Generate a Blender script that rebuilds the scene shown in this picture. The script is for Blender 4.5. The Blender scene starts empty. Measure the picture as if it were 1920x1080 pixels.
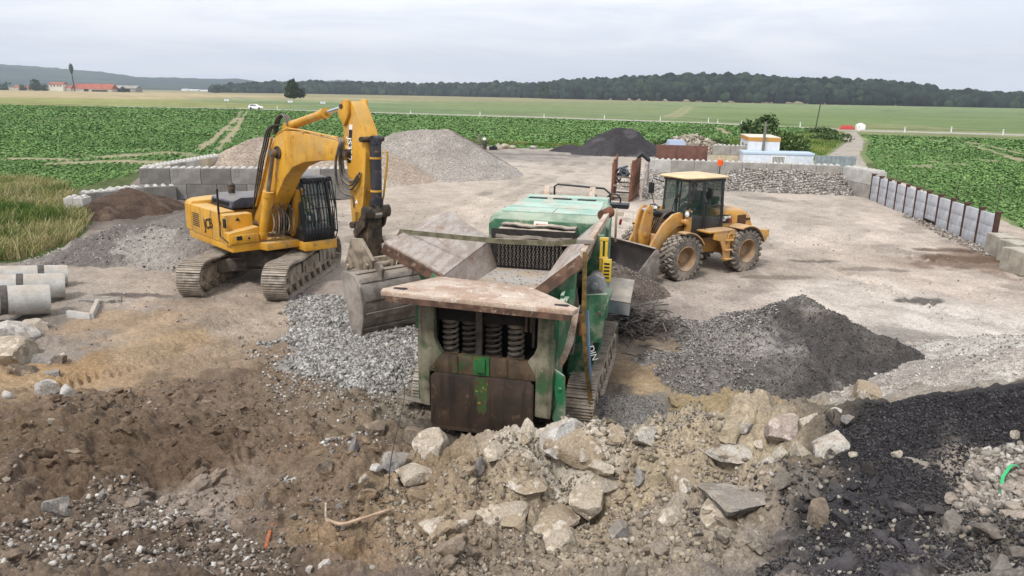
import bpy, bmesh, math, random
import numpy as np
from mathutils import Vector, Matrix, Euler
R=math.radians
COL=bpy.context.scene.collection
rnd=random.Random(7)
F_PX=1400.0;SKYV=8.4;SKYS=.1;EXPO=.5;HAZE=1.6e-4;GQ=.85

F=1400.0;PITCH=math.radians(14.55);ROLL=math.radians(1.0);CH=5.6
_f=(0,math.cos(PITCH),-math.sin(PITCH)); _r0=(1,0,0); _u0=(0,math.sin(PITCH),math.cos(PITCH))
# horizon drops to the right in the image: camera rolled counter-clockwise
cr,sr=math.cos(ROLL),math.sin(ROLL)
_r=tuple(cr*a+sr*b for a,b in zip(_r0,_u0)); _u=tuple(cr*b-sr*a for a,b in zip(_r0,_u0))
def ray(px,py):
    a=(px-960)/F;b=(540-py)/F
    return tuple(_f[i]+a*_r[i]+b*_u[i] for i in range(3))
def P(px,py,z=0.0):
    d=ray(px,py);t=(z-CH)/d[2]
    return (d[0]*t,d[1]*t,z)
def PD(px,py,dist):
    d=ray(px,py);t=dist/d[1]
    return (d[0]*t,dist,CH+d[2]*t)
def proj(p):
    v=(p[0],p[1],p[2]-CH)
    z=sum(a*b for a,b in zip(v,_f));x=sum(a*b for a,b in zip(v,_r));y=sum(a*b for a,b in zip(v,_u))
    return (960+F*x/z,540-F*y/z,z)
# ------------------------------------------------------------ noise (numpy)
def _h(ix,iy,s):
    n=(ix.astype(np.int64)*374761393+iy.astype(np.int64)*668265263+s*144665)&0x7fffffff
    n=((n^(n>>13))*1274126177)&0x7fffffff
    return ((n^(n>>16))&0xffff)/65535.0
def vnoise(x,y,s=0):
    x=np.asarray(x,float);y=np.asarray(y,float)
    ix=np.floor(x);iy=np.floor(y);fx=x-ix;fy=y-iy
    fx=fx*fx*fx*(fx*(fx*6-15)+10);fy=fy*fy*fy*(fy*(fy*6-15)+10)
    a=_h(ix,iy,s);b=_h(ix+1,iy,s);c=_h(ix,iy+1,s);d=_h(ix+1,iy+1,s)
    return (a+(b-a)*fx)*(1-fy)+(c+(d-c)*fx)*fy*1.0-0.5
def fbm(x,y,o=5,s=0,g=.5,ridge=False):
    t=0;a=1.0;x=np.asarray(x,float);y=np.asarray(y,float)
    for i in range(o):
        n=vnoise(x,y,s+i*17)
        if ridge: n=.5-np.abs(n)*2
        t=t+n*a;a*=g
        x,y=(x*1.62-y*1.18)+3.1,(x*1.18+y*1.62)+7.7
    return t
def worley(x,y,s=0):
    ix=np.floor(x);iy=np.floor(y);F1=np.full(x.shape,9.);F2=F1.copy();ID=np.zeros(x.shape)
    for dx in (-1,0,1):
        for dy in (-1,0,1):
            cx=ix+dx;cy=iy+dy;d=np.hypot(cx+_h(cx,cy,s+1)-x,cy+_h(cx,cy,s+2)-y);h=_h(cx,cy,s+3);n=d<F1
            F2=np.where(n,F1,np.minimum(F2,d));ID=np.where(n,h,ID);F1=np.where(n,d,F1)
    return F1,F2,ID
def sstep(a,b,x):
    t=np.clip((np.asarray(x,float)-a)/(b-a),0,1);return t*t*(3-2*t)
def inpoly(x,y,poly):
    x=np.asarray(x,float);y=np.asarray(y,float);r=np.zeros(x.shape,bool);n=len(poly)
    for i in range(n):
        x0,y0=poly[i][:2];x1,y1=poly[(i+1)%n][:2]
        if y0==y1: continue
        c=((y0>y)!=(y1>y))&(x<(x1-x0)*(y-y0)/(y1-y0)+x0)
        r^=c
    return r
# ------------------------------------------------------------ naming and linking
def tag(o,label=None,cat=None,group=None,kind=None):
    if label: o['label']=label
    if cat: o['category']=cat
    if group: o['group']=group
    if kind: o['kind']=kind
    return o
def thing(name,label,cat,loc=(0,0,0),rz=0,group=None):
    o=bpy.data.objects.new(name,None);COL.objects.link(o);o.location=loc;o.rotation_euler=(0,0,rz);o.empty_display_size=.3
    return tag(o,label,cat,group)
def link(name,me,mat,parent=None,loc=None,smooth=35):
    if mat is not None and len(me.materials)==0: me.materials.append(mat)
    if smooth is not None and len(me.polygons):
        me.polygons.foreach_set('use_smooth',np.ones(len(me.polygons),bool))
        if smooth<180: me.set_sharp_from_angle(angle=R(smooth))
    o=bpy.data.objects.new(name,me);COL.objects.link(o)
    if parent is not None:o.parent=parent
    if loc is not None:o.location=loc
    return o
def npmesh(name,V,Fc,mat=None,attr=None):
    """V (n,3); Fc (m,k) equal-size faces"""
    V=np.ascontiguousarray(V,dtype=np.float32);Fc=np.ascontiguousarray(Fc,dtype=np.int32)
    me=bpy.data.meshes.new(name);me.vertices.add(len(V));me.vertices.foreach_set('co',V.ravel())
    k=Fc.shape[1];me.loops.add(Fc.size);me.loops.foreach_set('vertex_index',Fc.ravel())
    me.polygons.add(len(Fc));me.polygons.foreach_set('loop_start',np.arange(0,Fc.size,k,dtype=np.int32))
    if mat: me.materials.append(mat)
    for an,(kind,data) in (attr or {}).items():
        a=me.attributes.new(an,kind,'POINT')
        a.data.foreach_set('color' if kind=='FLOAT_COLOR' else 'value',np.ascontiguousarray(data,dtype=np.float32).ravel())
    me.update(calc_edges=True);me.validate()
    return me
def rotm(rx=0,ry=0,rz=0): return Euler((rx,ry,rz)).to_matrix()
class MB:
    def __init__(s): s.v=[];s.f=[];s.m=[]
    def add(s,v,f):
        n=len(s.v);s.m.append((n,len(s.f)));s.v+=[tuple(p) for p in v];s.f+=[tuple(i+n for i in q) for q in f];return s
    def box(s,c,d,rot=None,taper=1.0):
        hx,hy,hz=d[0]/2,d[1]/2,d[2]/2;v=[]
        for z,t in ((-hz,1),(hz,taper)):
            for x,y in ((-hx,-hy),(hx,-hy),(hx,hy),(-hx,hy)): v.append(Vector((x*t,y*t,z)))
        if rot is not None:
            m=rot if isinstance(rot,Matrix) else rotm(*rot)
            v=[m@p for p in v]
        c=Vector(c)
        return s.add([p+c for p in v],[(3,2,1,0),(4,5,6,7),(0,1,5,4),(1,2,6,5),(2,3,7,6),(3,0,4,7)])
    def b2(s,a,b): # box from corners
        return s.box([(a[i]+b[i])/2 for i in range(3)],[abs(a[i]-b[i]) for i in range(3)])
    def cyl(s,p0,p1,r0,r1=None,n=16,cap=True):
        r1=r0 if r1 is None else r1;p0=Vector(p0);p1=Vector(p1);d=(p1-p0).normalized()
        a=d.orthogonal().normalized();b=d.cross(a);v=[]
        for p,r in ((p0,r0),(p1,r1)):
            for i in range(n):
                t=2*math.pi*i/n;v.append(p+a*(r*math.cos(t))+b*(r*math.sin(t)))
        f=[(i,(i+1)%n,n+(i+1)%n,n+i) for i in range(n)]
        if cap: f+=[tuple(range(n-1,-1,-1)),tuple(range(n,2*n))]
        return s.add(v,f)
    def bar(s,p0,p1,w,h,up=(0,0,1)):
        p0=Vector(p0);p1=Vector(p1);d=(p1-p0);L=d.length;d.normalize();u=Vector(up)
        x=d.cross(u)
        if x.length<1e-4: x=d.orthogonal()
        x.normalize();z=x.cross(d)
        return s.box((p0+p1)/2,(w,L,h),Matrix((x,d,z)).transposed())
    def tube(s,path,r,n=8,cap=True):
        path=[Vector(p) for p in path];m=len(path);rr=r if isinstance(r,(list,tuple)) else [r]*m;v=[];f=[];prev=None
        for k in range(m):
            d=(path[min(k+1,m-1)]-path[max(k-1,0)]).normalized()
            if prev is None: a=d.orthogonal().normalized()
            else:
                a=prev-d*prev.dot(d)
                a=a.normalized() if a.length>1e-5 else d.orthogonal().normalized()
            prev=a;b=d.cross(a)
            for i in range(n):
                t=2*math.pi*i/n;v.append(path[k]+a*(rr[k]*math.cos(t))+b*(rr[k]*math.sin(t)))
        for k in range(m-1):
            for i in range(n):
                j=(i+1)%n;f.append((k*n+i,k*n+j,(k+1)*n+j,(k+1)*n+i))
        if cap: f+=[tuple(range(n-1,-1,-1)),tuple((m-1)*n+i for i in range(n))]
        return s.add(v,f)
    def prism(s,poly,ax,t0,t1):
        """poly: 2d points; ax: extrusion axis ('x': pts are (y,z); 'y': (x,z); 'z': (x,y))"""
        def mk(a,b,t): return {'x':(t,a,b),'y':(a,t,b),'z':(a,b,t)}[ax]
        n=len(poly);v=[mk(a,b,t0) for a,b in poly]+[mk(a,b,t1) for a,b in poly]
        f=[(i,(i+1)%n,n+(i+1)%n,n+i) for i in range(n)]+[tuple(range(n-1,-1,-1)),tuple(range(n,2*n))]
        return s.add(v,f)
    def plate(s,pts,t):
        """polygon in 3d with thickness t along its normal"""
        P_=[Vector(p) for p in pts];nrm=Vector((0,0,0));n=len(P_)
        for i in range(n): nrm+=P_[i].cross(P_[(i+1)%n])
        nrm.normalize()
        v=P_+[p+nrm*t for p in P_]
        f=[(i,(i+1)%n,n+(i+1)%n,n+i) for i in range(n)]+[tuple(range(n-1,-1,-1)),tuple(range(n,2*n))]
        return s.add(v,f)
    def lathe(s,prof,p0,axis,n=24,closed=False):
        """prof: (along,r) list around axis from p0"""
        p0=Vector(p0);d=Vector(axis).normalized();a=d.orthogonal().normalized();b=d.cross(a);m=len(prof);v=[]
        for t,r in prof:
            for i in range(n):
                q=2*math.pi*i/n;v.append(p0+d*t+a*(r*math.cos(q))+b*(r*math.sin(q)))
        f=[]
        for k in range(m if closed else m-1):
            k2=(k+1)%m
            for i in range(n):
                j=(i+1)%n;f.append((k*n+i,k*n+j,k2*n+j,k2*n+i))
        return s.add(v,f)
    def sweep2(s,secs):
        """secs: list of equal-length rings (3d points), skinned and capped"""
        n=len(secs[0]);v=[p for r in secs for p in r];f=[]
        for k in range(len(secs)-1):
            for i in range(n):
                j=(i+1)%n;f.append((k*n+i,k*n+j,(k+1)*n+j,(k+1)*n+i))
        f+=[tuple(range(n-1,-1,-1)),tuple((len(secs)-1)*n+i for i in range(n))]
        return s.add(v,f)
    def hull(s,pts):
        bm=bmesh.new();[bm.verts.new(p) for p in pts];bmesh.ops.convex_hull(bm,input=bm.verts)
        bm.verts.ensure_lookup_table();bm.verts.index_update()
        s.add([v.co[:] for v in bm.verts],[[v.index for v in f.verts] for f in bm.faces]);bm.free();return s
    def build(s,name,mat,parent=None,bevel=0,smooth=35,loc=None):
        me=bpy.data.meshes.new(name);me.from_pydata(s.v,[],s.f)
        bm=bmesh.new();bm.from_mesh(me);bmesh.ops.recalc_face_normals(bm,faces=bm.faces)
        if bevel:
            ed=[e for e in bm.edges if len(e.link_faces)==2 and e.calc_face_angle(0)>R(40)]
            try: bmesh.ops.bevel(bm,geom=ed,offset=bevel,segments=2,affect='EDGES',profile=.6,clamp_overlap=True)
            except Exception: pass
        bm.to_mesh(me);bm.free()
        return link(name,me,mat,parent,loc,smooth)
def each(b,name,mat,parent,bevel=0,smooth=35):
    """every primitive collected in b becomes a part of its own"""
    out=[]
    for k,(v0,f0) in enumerate(b.m):
        v1,f1=b.m[k+1] if k+1<len(b.m) else (len(b.v),len(b.f))
        q=MB();q.v=b.v[v0:v1];q.f=[tuple(i-v0 for i in f) for f in b.f[f0:f1]];out.append(q.build(name,mat,parent,bevel,smooth))
    return out
def copy_tree(o,parent=None):
    c=o.copy();COL.objects.link(c);c.parent=parent
    for ch in list(o.children): copy_tree(ch,c)
    return c
def text_part(name,body,size,mat,parent,loc,rot,ext=.004,sx=1.0,bold=0.0):
    cu=bpy.data.curves.new(name,'FONT');cu.body=body;cu.size=size;cu.extrude=ext;cu.offset=bold;cu.align_x='CENTER';cu.align_y='CENTER'
    t=bpy.data.objects.new(name,cu);me=bpy.data.meshes.new_from_object(t);bpy.data.objects.remove(t)
    me.transform(Matrix.Diagonal((sx,1,1,1)))
    o=link(name,me,mat,parent,loc,None);o.rotation_euler=rot;return o
# ------------------------------------------------------------ materials
def SD(h,k=.3):
    c=S(h);l=.3*c[0]+.55*c[1]+.15*c[2];return tuple(v*(1-k)+l*k for v in c)
def S(h): # srgb hex -> linear
    c=[int(h[i:i+2],16)/255 for i in (0,2,4)]
    return tuple(x/12.92 if x<.04045 else ((x+.055)/1.055)**2.4 for x in c)
class NT:
    def __init__(s,m): s.t=m.node_tree;s.n=s.t.nodes;s.l=s.t.links
    def add(s,ty,**k):
        n=s.n.new(ty)
        for a,b in k.items():
            if a[0]=='i' and a[1:].isdigit(): n.inputs[int(a[1:])].default_value=b
            elif a.startswith('in_'): n.inputs[a[3:].replace('_',' ')].default_value=b
            else: setattr(n,a,b)
        return n
    def noise(s,co,sc,det=4,rough=.55,dist=0,dim='3D'):
        n=s.add('ShaderNodeTexNoise',in_Scale=sc,in_Detail=det,in_Roughness=rough,in_Distortion=dist)
        if co is not None: s.l.new(co,n.inputs['Vector'])
        return n.outputs['Fac']
    def rng(s,v,a,b,c=0.,d=1.,sm=True):
        n=s.add('ShaderNodeMapRange',clamp=True,in_From_Min=a,in_From_Max=b,in_To_Min=c,in_To_Max=d)
        if sm:n.interpolation_type='SMOOTHSTEP'
        s.l.new(v,n.inputs['Value']);return n.outputs['Result']
    def math(s,op,a,b=None):
        n=s.add('ShaderNodeMath',operation=op)
        for i,q in enumerate((a,b)):
            if q is None: continue
            if isinstance(q,(int,float)): n.inputs[i].default_value=q
            else: s.l.new(q,n.inputs[i])
        return n.outputs[0]
    def mix(s,f,a,b,bt='MIX'):
        n=s.add('ShaderNodeMix',data_type='RGBA',blend_type=bt,clamp_factor=True)
        for i,q in ((0,f),(6,a),(7,b)):
            if isinstance(q,(int,float)): n.inputs[i].default_value=q
            elif isinstance(q,tuple): n.inputs[i].default_value=(*q[:3],1)
            else: s.l.new(q,n.inputs[i])
        return n.outputs[2]
def mat(name,c,c2=None,sc=3.,lo=.4,hi=.6,rough=.8,metal=0.,bump=0.,bsc=None,spot=None,dust=None,island=0.,grain=0.,gsc=60.,vcol=False,spec=.5,stretch=None,alpha=None,trans=0.,emit=None,streak=None):
    """c/c2 noise mix; spot=[(col,scale,lo,hi)...]; dust=(col,amt) settles on upward faces; island=brightness jitter per loose piece"""
    m=bpy.data.materials.new(name);m.use_nodes=True;t=NT(m);b=t.n['Principled BSDF']
    tc=t.add('ShaderNodeTexCoord');co=tc.outputs['Object']
    if stretch:
        mp=t.add('ShaderNodeMapping');mp.inputs['Scale'].default_value=stretch;t.l.new(co,mp.inputs['Vector']);co2=mp.outputs[0]
    else: co2=co
    col=t.mix(t.rng(t.noise(co2,sc,6,.62),lo,hi),c,c2 if c2 else c)
    if vcol:
        a=t.add('ShaderNodeAttribute',attribute_name='Col');col=t.mix(1.0,a.outputs['Color'],col,'MULTIPLY')
    if island:
        g=t.add('ShaderNodeNewGeometry');v=t.rng(g.outputs['Random Per Island'],0,1,1-island,1+island,False)
        cc=t.add('ShaderNodeCombineColor')
        for i in range(3): t.l.new(v,cc.inputs[i])
        col=t.mix(1.0,col,cc.outputs[0],'MULTIPLY')
    for sp in (spot or []):
        col=t.mix(t.rng(t.noise(co,sp[1],6,.65),sp[2],sp[3],0,sp[4] if len(sp)>4 else 1.),col,sp[0])
    if streak:
        mp=t.add('ShaderNodeMapping');mp.inputs['Scale'].default_value=(1,1,.12);t.l.new(co,mp.inputs['Vector'])
        col=t.mix(t.rng(t.noise(mp.outputs[0],streak[1],5,.6),streak[2],streak[3],0,streak[4]),col,streak[0])
    if grain:
        gn=t.rng(t.noise(co,gsc,3,.7),.3,.7,1-grain,1+grain);cc=t.add('ShaderNodeCombineColor')
        for i in range(3): t.l.new(gn,cc.inputs[i])
        col=t.mix(1.0,col,cc.outputs[0],'MULTIPLY')
    if dust:
        g=t.add('ShaderNodeNewGeometry');sx=t.add('ShaderNodeSeparateXYZ');t.l.new(g.outputs['Normal'],sx.inputs[0])
        f=t.rng(sx.outputs[2],.25,.95);f=t.math('MULTIPLY',f,t.rng(t.noise(co,2.5,5,.6),.25,.6,.35,1.));f=t.math('MULTIPLY',f,dust[1])
        base=t.math('MULTIPLY',t.rng(t.noise(co,1.7,5,.65),.42,.75),dust[2] if len(dust)>2 else dust[1]*.35)
        col=t.mix(t.math('MAXIMUM',f,base),col,dust[0])
        rr=t.rng(f,0,1,rough,.95);t.l.new(rr,b.inputs['Roughness'])
    else: b.inputs['Roughness'].default_value=rough
    t.l.new(col,b.inputs['Base Color']);b.inputs['Metallic'].default_value=metal;b.inputs['Specular IOR Level'].default_value=spec
    if bump:
        bn=t.add('ShaderNodeBump',in_Strength=min(1,bump*1.0),in_Distance=.02 if bump<=1 else .02*bump);t.l.new(t.noise(co,bsc or sc*6,6,.65),bn.inputs['Height']);t.l.new(bn.outputs[0],b.inputs['Normal'])
    if trans: b.inputs['Transmission Weight'].default_value=trans
    if alpha is not None: b.inputs['Alpha'].default_value=alpha
    if emit: b.inputs['Emission Color'].default_value=(*emit[0],1);b.inputs['Emission Strength'].default_value=emit[1]
    return m
# ------------------------------------------------------------ terrain
TZ=[ # (px,py,z) picked where the ground is seen; converted to world points
 (0,1079,1.15),(250,1079,1.1),(550,1079,.95),(850,1079,.75),(1150,1079,1.0),(1500,1079,1.5),(1919,1079,2.0),
 (0,960,1.0),(300,960,.65),(560,960,.75),(800,960,.55),(1000,960,.65),(1200,960,.85),(1500,960,1.45),(1700,930,1.75),(1919,940,2.0),
 (0,860,.9),(150,850,.95),(350,860,.6),(550,850,.6),(730,830,.75),(730,900,.95),
 (860,872,1.2),(960,850,1.3),(1050,797,1.3),(1130,805,1.3),(1210,803,1.3),(1300,800,1.35),(1380,775,1.35),(1500,775,1.5),(1600,765,1.75),(1700,752,1.95),(1800,745,2.1),(1919,732,2.25),
 (1050,890,.8),(1200,880,.95),(1300,890,1.05),(1400,860,1.35),(900,930,.75),(1650,850,1.9),(1850,850,2.05),
 (0,780,.55),(120,770,.6),(300,780,.4),(500,780,.25),(660,770,.3),(0,725,.35),(100,715,.4),(250,725,.15),(400,720,0.05),(650,715,0),(0,660,0),(300,660,0),(700,650,0)]
TW=[(x,13.5,0) for x in (-12,-8,-4,0,4)]+[(-1.6,10.4,.1),(0,10.3,0),(1.2,10.2,0),(2.3,10.2,0),(3.2,10.2,.1),(4.3,10.6,.3),(5.5,11,.6),(7.2,11.4,1.0),(-2.2,11,.1),(-1,11.5,0),(.5,12,0),(2.5,12,0),
 (4,12.5,.1),(7,13.5,.1),(10,14,0),(13,15,0),(0,0,3.9),(3,0,4),(-3,0,3.8),(8,1,4),(-8,1,3.6),(0,3,3.0),(-4,3.2,2.6),(4,3.2,3.1),(8,4,3.3),(-8,4.5,2.2),(14,8,3.2),(-14,9,1.5),(-14,13.5,.2),(16,14,1),(20,6,3.5),(-20,5,3)]
_pts=np.array([P(a,b,c) for a,b,c in TZ]+TW);_xy=_pts[:,:2];_N=len(_pts)
def _K(d2): return .5*d2*np.log(d2+1e-9)
_A=np.zeros((_N+3,_N+3));_A[:_N,:_N]=_K(((_xy[:,None]-_xy[None])**2).sum(-1))+np.eye(_N)*.02
_A[:_N,_N]=1;_A[:_N,_N+1:]=_xy;_A[_N,:_N]=1;_A[_N+1:,:_N]=_xy.T
_w=np.linalg.solve(_A,np.concatenate([_pts[:,2],[0,0,0]]))
def h0(x,y):
    x=np.atleast_1d(np.asarray(x,float));y=np.atleast_1d(np.asarray(y,float));sh=x.shape;x=x.ravel();y=y.ravel();out=np.zeros(x.shape)
    m=(y<16)&(np.abs(x)<22)&(y>-3)
    if m.any():
        xm=x[m];ym=y[m];z=_w[_N]+_w[_N+1]*xm+_w[_N+2]*ym
        for i in range(_N): z=z+_w[i]*_K((xm-_xy[i,0])**2+(ym-_xy[i,1])**2)
        lim=13.2+1.2*sstep(4,9,xm)
        out[m]=np.clip(z,-.05,4.2)*(1-sstep(lim-1.5,lim+1.0,ym))
    b=~m&(y<16)
    if b.any(): out[b]=2.2*(1-sstep(6,14,y[b]))
    return out.reshape(sh)
_TT=np.geomspace(4,95,480)
def ztmp(px,py,zf=None):
    """first meeting of the ray seen at (px,py) with the terrain"""
    d=ray(px,py);zf=zf or h0;z=CH+d[2]*_TT;k=np.where(z<=zf(d[0]*_TT,d[1]*_TT))[0]
    if len(k): i=k[0];return (float(d[0]*_TT[i]),float(d[1]*_TT[i]),float(z[i]))
    return P(px,py,0)
# colour / roughness controls: (px,py,hex,rough metres)
TC=[(260,700,'7b6853',.03),(340,670,'8d7860',.02),(250,660,'9b8465',.02),(150,735,'7a654e',.04),(60,735,'8a7253',.03),(0,715,'937a57',.03),(330,740,'6f5c4a',.04),(480,760,'746250',.04),(560,780,'7d6b57',.04),(460,700,'75634f',.03),(500,670,'7f6c57',.02),(0,770,'6b5847',.05),(0,1060,'7b6a5a',.06),(150,1000,'6f5d4e',.06),(320,1000,'6E5E50',.04),(500,1040,'6a5a4c',.05),(700,1060,'73645a',.05),(620,960,'8A7152',.05),(720,1010,'85705A',.04),(560,900,'776450',.05),
 (0,900,'6d5b4a',.06),(150,860,'65523f',.08),(100,790,'66543f',.07),(350,830,'5f4c3a',.05),(350,940,'8A7C70',.02),(450,780,'6b5946',.05),(250,760,'6d5a48',.05),(600,840,'78624C',.06),(690,800,'7C6A55',.05),(560,800,'756350',.05),(690,760,'7A6A58',.05),
 (40,740,'6A5543',.04),(200,700,'937A5A',.02),(100,690,'96784F',.02),(300,640,'A68B66',.02),(420,640,'97826A',.02),(420,700,'705C4A',.03),(560,700,'715E4C',.03),(520,640,'85705C',.02),(300,720,'7c6650',.03),
 (640,650,'8B8478',.03),(700,700,'7E766A',.03),(740,760,'7C7364',.04),
 (850,950,'97836a',.07),(900,1050,'8f8070',.06),(780,900,'8a765b',.06),(1000,900,'9f8f77',.07),(1150,870,'a49379',.07),(1080,1000,'988a77',.06),(1250,960,'998b7b',.07),(1230,850,'a6967a',.07),(1300,830,'a5967c',.07),(1350,900,'998b79',.07),
 (1080,800,'BCB3A4',.06),(950,800,'4C4238',.04),(820,830,'59504A',.05),(1400,960,'8F8272',.08),(1420,840,'a8997f',.07),(1380,1060,'7D746B',.06),(1250,1060,'958879',.06),
 (1600,830,'323034',.03),(1720,800,'2F2D31',.03),(1850,770,'2D2B2F',.03),(1640,900,'35343A',.04),(1560,950,'36353A',.05),(1760,900,'38373B',.04),(1480,1030,'5a5452',.05),(1560,1000,'3d3b3e',.05),(1680,1030,'47444a',.05),(1420,1020,'8a7f72',.06),(1600,1040,'48454A',.04),(1750,1000,'47444A',.04),(1900,750,'2D2B2F',.03),(1520,850,'6c6050',.05),
 (1880,900,'94887C',.05),(1840,860,'8F857B',.05),(1900,990,'6a635c',.05),(1850,1060,'77706A',.05),(1480,900,'6d665e',.06),
 (1200,790,'77736F',.02),(1180,760,'6F6B68',.02),(1250,750,'78736E',.02),(1200,710,'A28A66',.02),(1240,680,'9A8363',.02),(1300,740,'94805a',.04),(1340,770,'8f7b58',.04),(1150,700,'80694f',.02),(1140,740,'625a52',.02),
 (1200,620,'8B7D70',.015),(1180,600,'6f665e',.015),(1300,600,'A1948A',.015),(1400,560,'AFA196',.01),
 (1600,560,'BBB0A6',.01),(1800,600,'C0B8B0',.01),(1900,640,'BDB5AD',.01),(1750,650,'8a827c',.02),(1820,690,'C2BCB4',.03),(1900,700,'C0B8AE',.03),(1650,745,'8d857b',.05),(1550,720,'7d756c',.05),(1850,520,'B3A498',.01),(1800,490,'80695A',.02),(1870,500,'7F6A5A',.02),(1700,470,'B0A295',.01),(1600,440,'B5A79B',.01),
 (1500,500,'A6988B',.01),(1450,430,'B0A397',.01),(1300,380,'ABA094',.01),(1100,330,'AFA397',.01),(1000,380,'B1A496',.01),(950,430,'B0A294',.01),(820,400,'B0A294',.01),(730,470,'AA9C8E',.01),(900,330,'ACA093',.01),
 (650,520,'A2948A',.01),(300,540,'A59688',.02),(230,600,'A0886C',.02),(180,560,'978B80',.02),(450,600,'A0907E',.015),(300,490,'9D8F82',.015),(300,400,'6a6058',.02),(400,460,'8f867c',.01),(130,640,'8C8177',.03),(60,600,'80766C',.03),(550,620,'978776',.015),
 (1100,282,'A89C92',.01),(1000,285,'8F867F',.01),(1400,350,'B0A397',.01),(1300,300,'A39789',.01)]
_tc=[]
for a,b,c,d in TC:
    p=ztmp(a,b);_tc.append((math.atan2(p[0],p[1]),math.log(math.hypot(p[0],p[1])),*[v*w for v,w in zip(SD(c,.24),(1.08,1.05,1.0))],d))
_tc=np.array(_tc)
def zone(x,y):
    """per point colour and roughness by warped inverse distance to the controls"""
    az=np.arctan2(x,y);lr=np.log(np.hypot(x,y)+.3);R_=np.hypot(x,y)
    wx=fbm(x*1.6,y*1.6,4,31)*.045+fbm(az*9,lr*9,3,33)*.05;wy=fbm(x*1.6,y*1.6,4,57)*.045+fbm(az*9,lr*9,3,58)*.05
    az=(az+wx).astype(np.float32);lr=(lr+wy).astype(np.float32);T=_tc.astype(np.float32);C=np.zeros((len(az),5),np.float32);T1=np.concatenate([T[:,2:6],np.ones((len(T),1),np.float32)],1)
    for i in range(0,len(az),8192):
        d=(az[i:i+8192,None]-T[None,:,0])**2+(lr[i:i+8192,None]-T[None,:,1])**2+np.float32(.0004)
        C[i:i+8192]=(1/(d*d*np.sqrt(d)))@T1
    return C[:,:4]/C[:,4:5]
# tread marks: strips of ripples (world polylines)
def _pl(pts): return [P(a,b,0)[:2] for a,b in pts]
TREAD=[(_pl([(40,735),(200,690),(330,640),(440,585)]),.42,.30),(_pl([(250,740),(330,700),(420,650),(520,600)]),.34,.28),(_pl([(200,700),(330,660),(450,600)]),.3,.25),
 (_pl([(380,760),(440,715),(560,680),(600,640)]),.3,.22),(_pl([(480,740),(560,690),(620,660)]),.5,.3),(_pl([(1500,480),(1700,560),(1919,620)]),.5,.5),(_pl([(1300,400),(1500,440),(1800,500)]),.5,.6),(_pl([(1400,600),(1650,640),(1900,680)]),.4,.5)]
def tread(x,y):
    z=np.zeros(x.shape);m=(y<32)
    xm,ym=x[m],y[m];xm=xm+fbm(xm*.8,ym*.8,2,5)*.3;acc=np.zeros(xm.shape)
    for pl,w,per in TREAD:
        s0=0
        for (ax,ay),(bx,by) in zip(pl,pl[1:]):
            L=math.hypot(bx-ax,by-ay);ux,uy=(bx-ax)/L,(by-ay)/L
            s=(xm-ax)*ux+(ym-ay)*uy;d=-(xm-ax)*uy+(ym-ay)*ux
            k=(1-sstep(w*.8,w*1.15,np.abs(d)))*sstep(-.2,.1,s)*(1-sstep(L-.1,L+.2,s))
            ph=(s+s0+np.abs(d)*.5)/per*2*np.pi*1.6
            acc=np.where(k>.01,acc*(1-k)+k*(np.tanh(np.sin(ph)*2)*.05-.035),acc);s0+=L
    z[m]=acc*(.35+1.0*np.clip(fbm(xm*.6,ym*.6,3,9)+.45,0,1));return z
def relief(x,y,rg):
    z=fbm(x*.35,y*.35,3,1)*rg*2.2+fbm(x*1.3,y*1.3,4,2)*rg*2.4
    z+=(np.abs(fbm(x*4,y*4,4,3))-.2)*rg*2.2+sstep(.05,.2,fbm(x*2.1,y*2.1,3,14))*rg*1.6-sstep(.12,.3,fbm(x*1.1,y*1.7,3,15))*rg*2.0
    m=(y<17)&(np.abs(x)<16)&(rg>.025)
    if m.any():
        xm=x[m]+fbm(x[m]*2,y[m]*2,2,8)*.25;ym=y[m]+fbm(x[m]*2,y[m]*2,2,18)*.25;rm=np.clip(rg[m]-.02,0,1);k=sstep(-.15,.2,fbm(xm*.8,ym*.8,3,11))
        for sc,am,sd in ((2.2,3.0,5),(5.5,1.5,6),(13,.55,7)):
            a,b,i=worley(xm*sc,ym*sc*1.25,sd);z[m]+=rm*am*1.7*(i-.3)*sstep(.02,.22,b-a)*(.35+.65*k)
    z+=np.abs(fbm(x*13,y*13,3,4))*rg*.8+fbm(x*.1,y*.1,3,6)*.06*sstep(12,20,y)
    return z
def hz(x,y):
    x=np.atleast_1d(np.asarray(x,float));y=np.atleast_1d(np.asarray(y,float))
    C=zone(x.ravel(),y.ravel());rg=C[:,3].reshape(x.shape)
    near=(y<80)
    return h0(x,y)+np.where(near,relief(x,y,rg)+tread(x,y),0)
# region outlines on the flat ground, given where they are seen
def PP(l): return [P(a,b,0)[:2] for a,b in l]
CROP_L=PP([(-2500,345),(60,345),(120,352),(150,352),(265,322),(400,300),(640,300),(760,270),(890,272),(1000,279),(1080,279),(1230,274),(1330,276),(1400,292),(1530,300),(1548,288),(1576,268),(1566,252),(1560,243),(1310,232),(700,213),(440,205),(0,197),(-2500,150)])
CROP_R=PP([(1614,253),(1632,264),(1624,290),(1650,318),(1700,342),(1790,372),(1920,432),(2600,760),(5200,760),(5200,330),(1920,262)])
PATH=PP([(1584,247),(1586,268),(1556,290),(1530,303),(1590,312),(1630,318),(1612,290),(1621,266),(1606,247)])
ROAD=[];
for off in (0,3.4):
    seg=[(-420,213.0,0),(700,213.0,0),(1310,231.5,0),(1600,246,0),(2600,290,0)]
_rd=[P(-2500,184)[:2],P(200,199.5)[:2],P(440,203.5)[:2],P(700,211)[:2],P(1000,219.5)[:2],P(1310,230)[:2],P(1590,244)[:2],P(1920,253)[:2],P(2900,286)[:2]]
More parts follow.
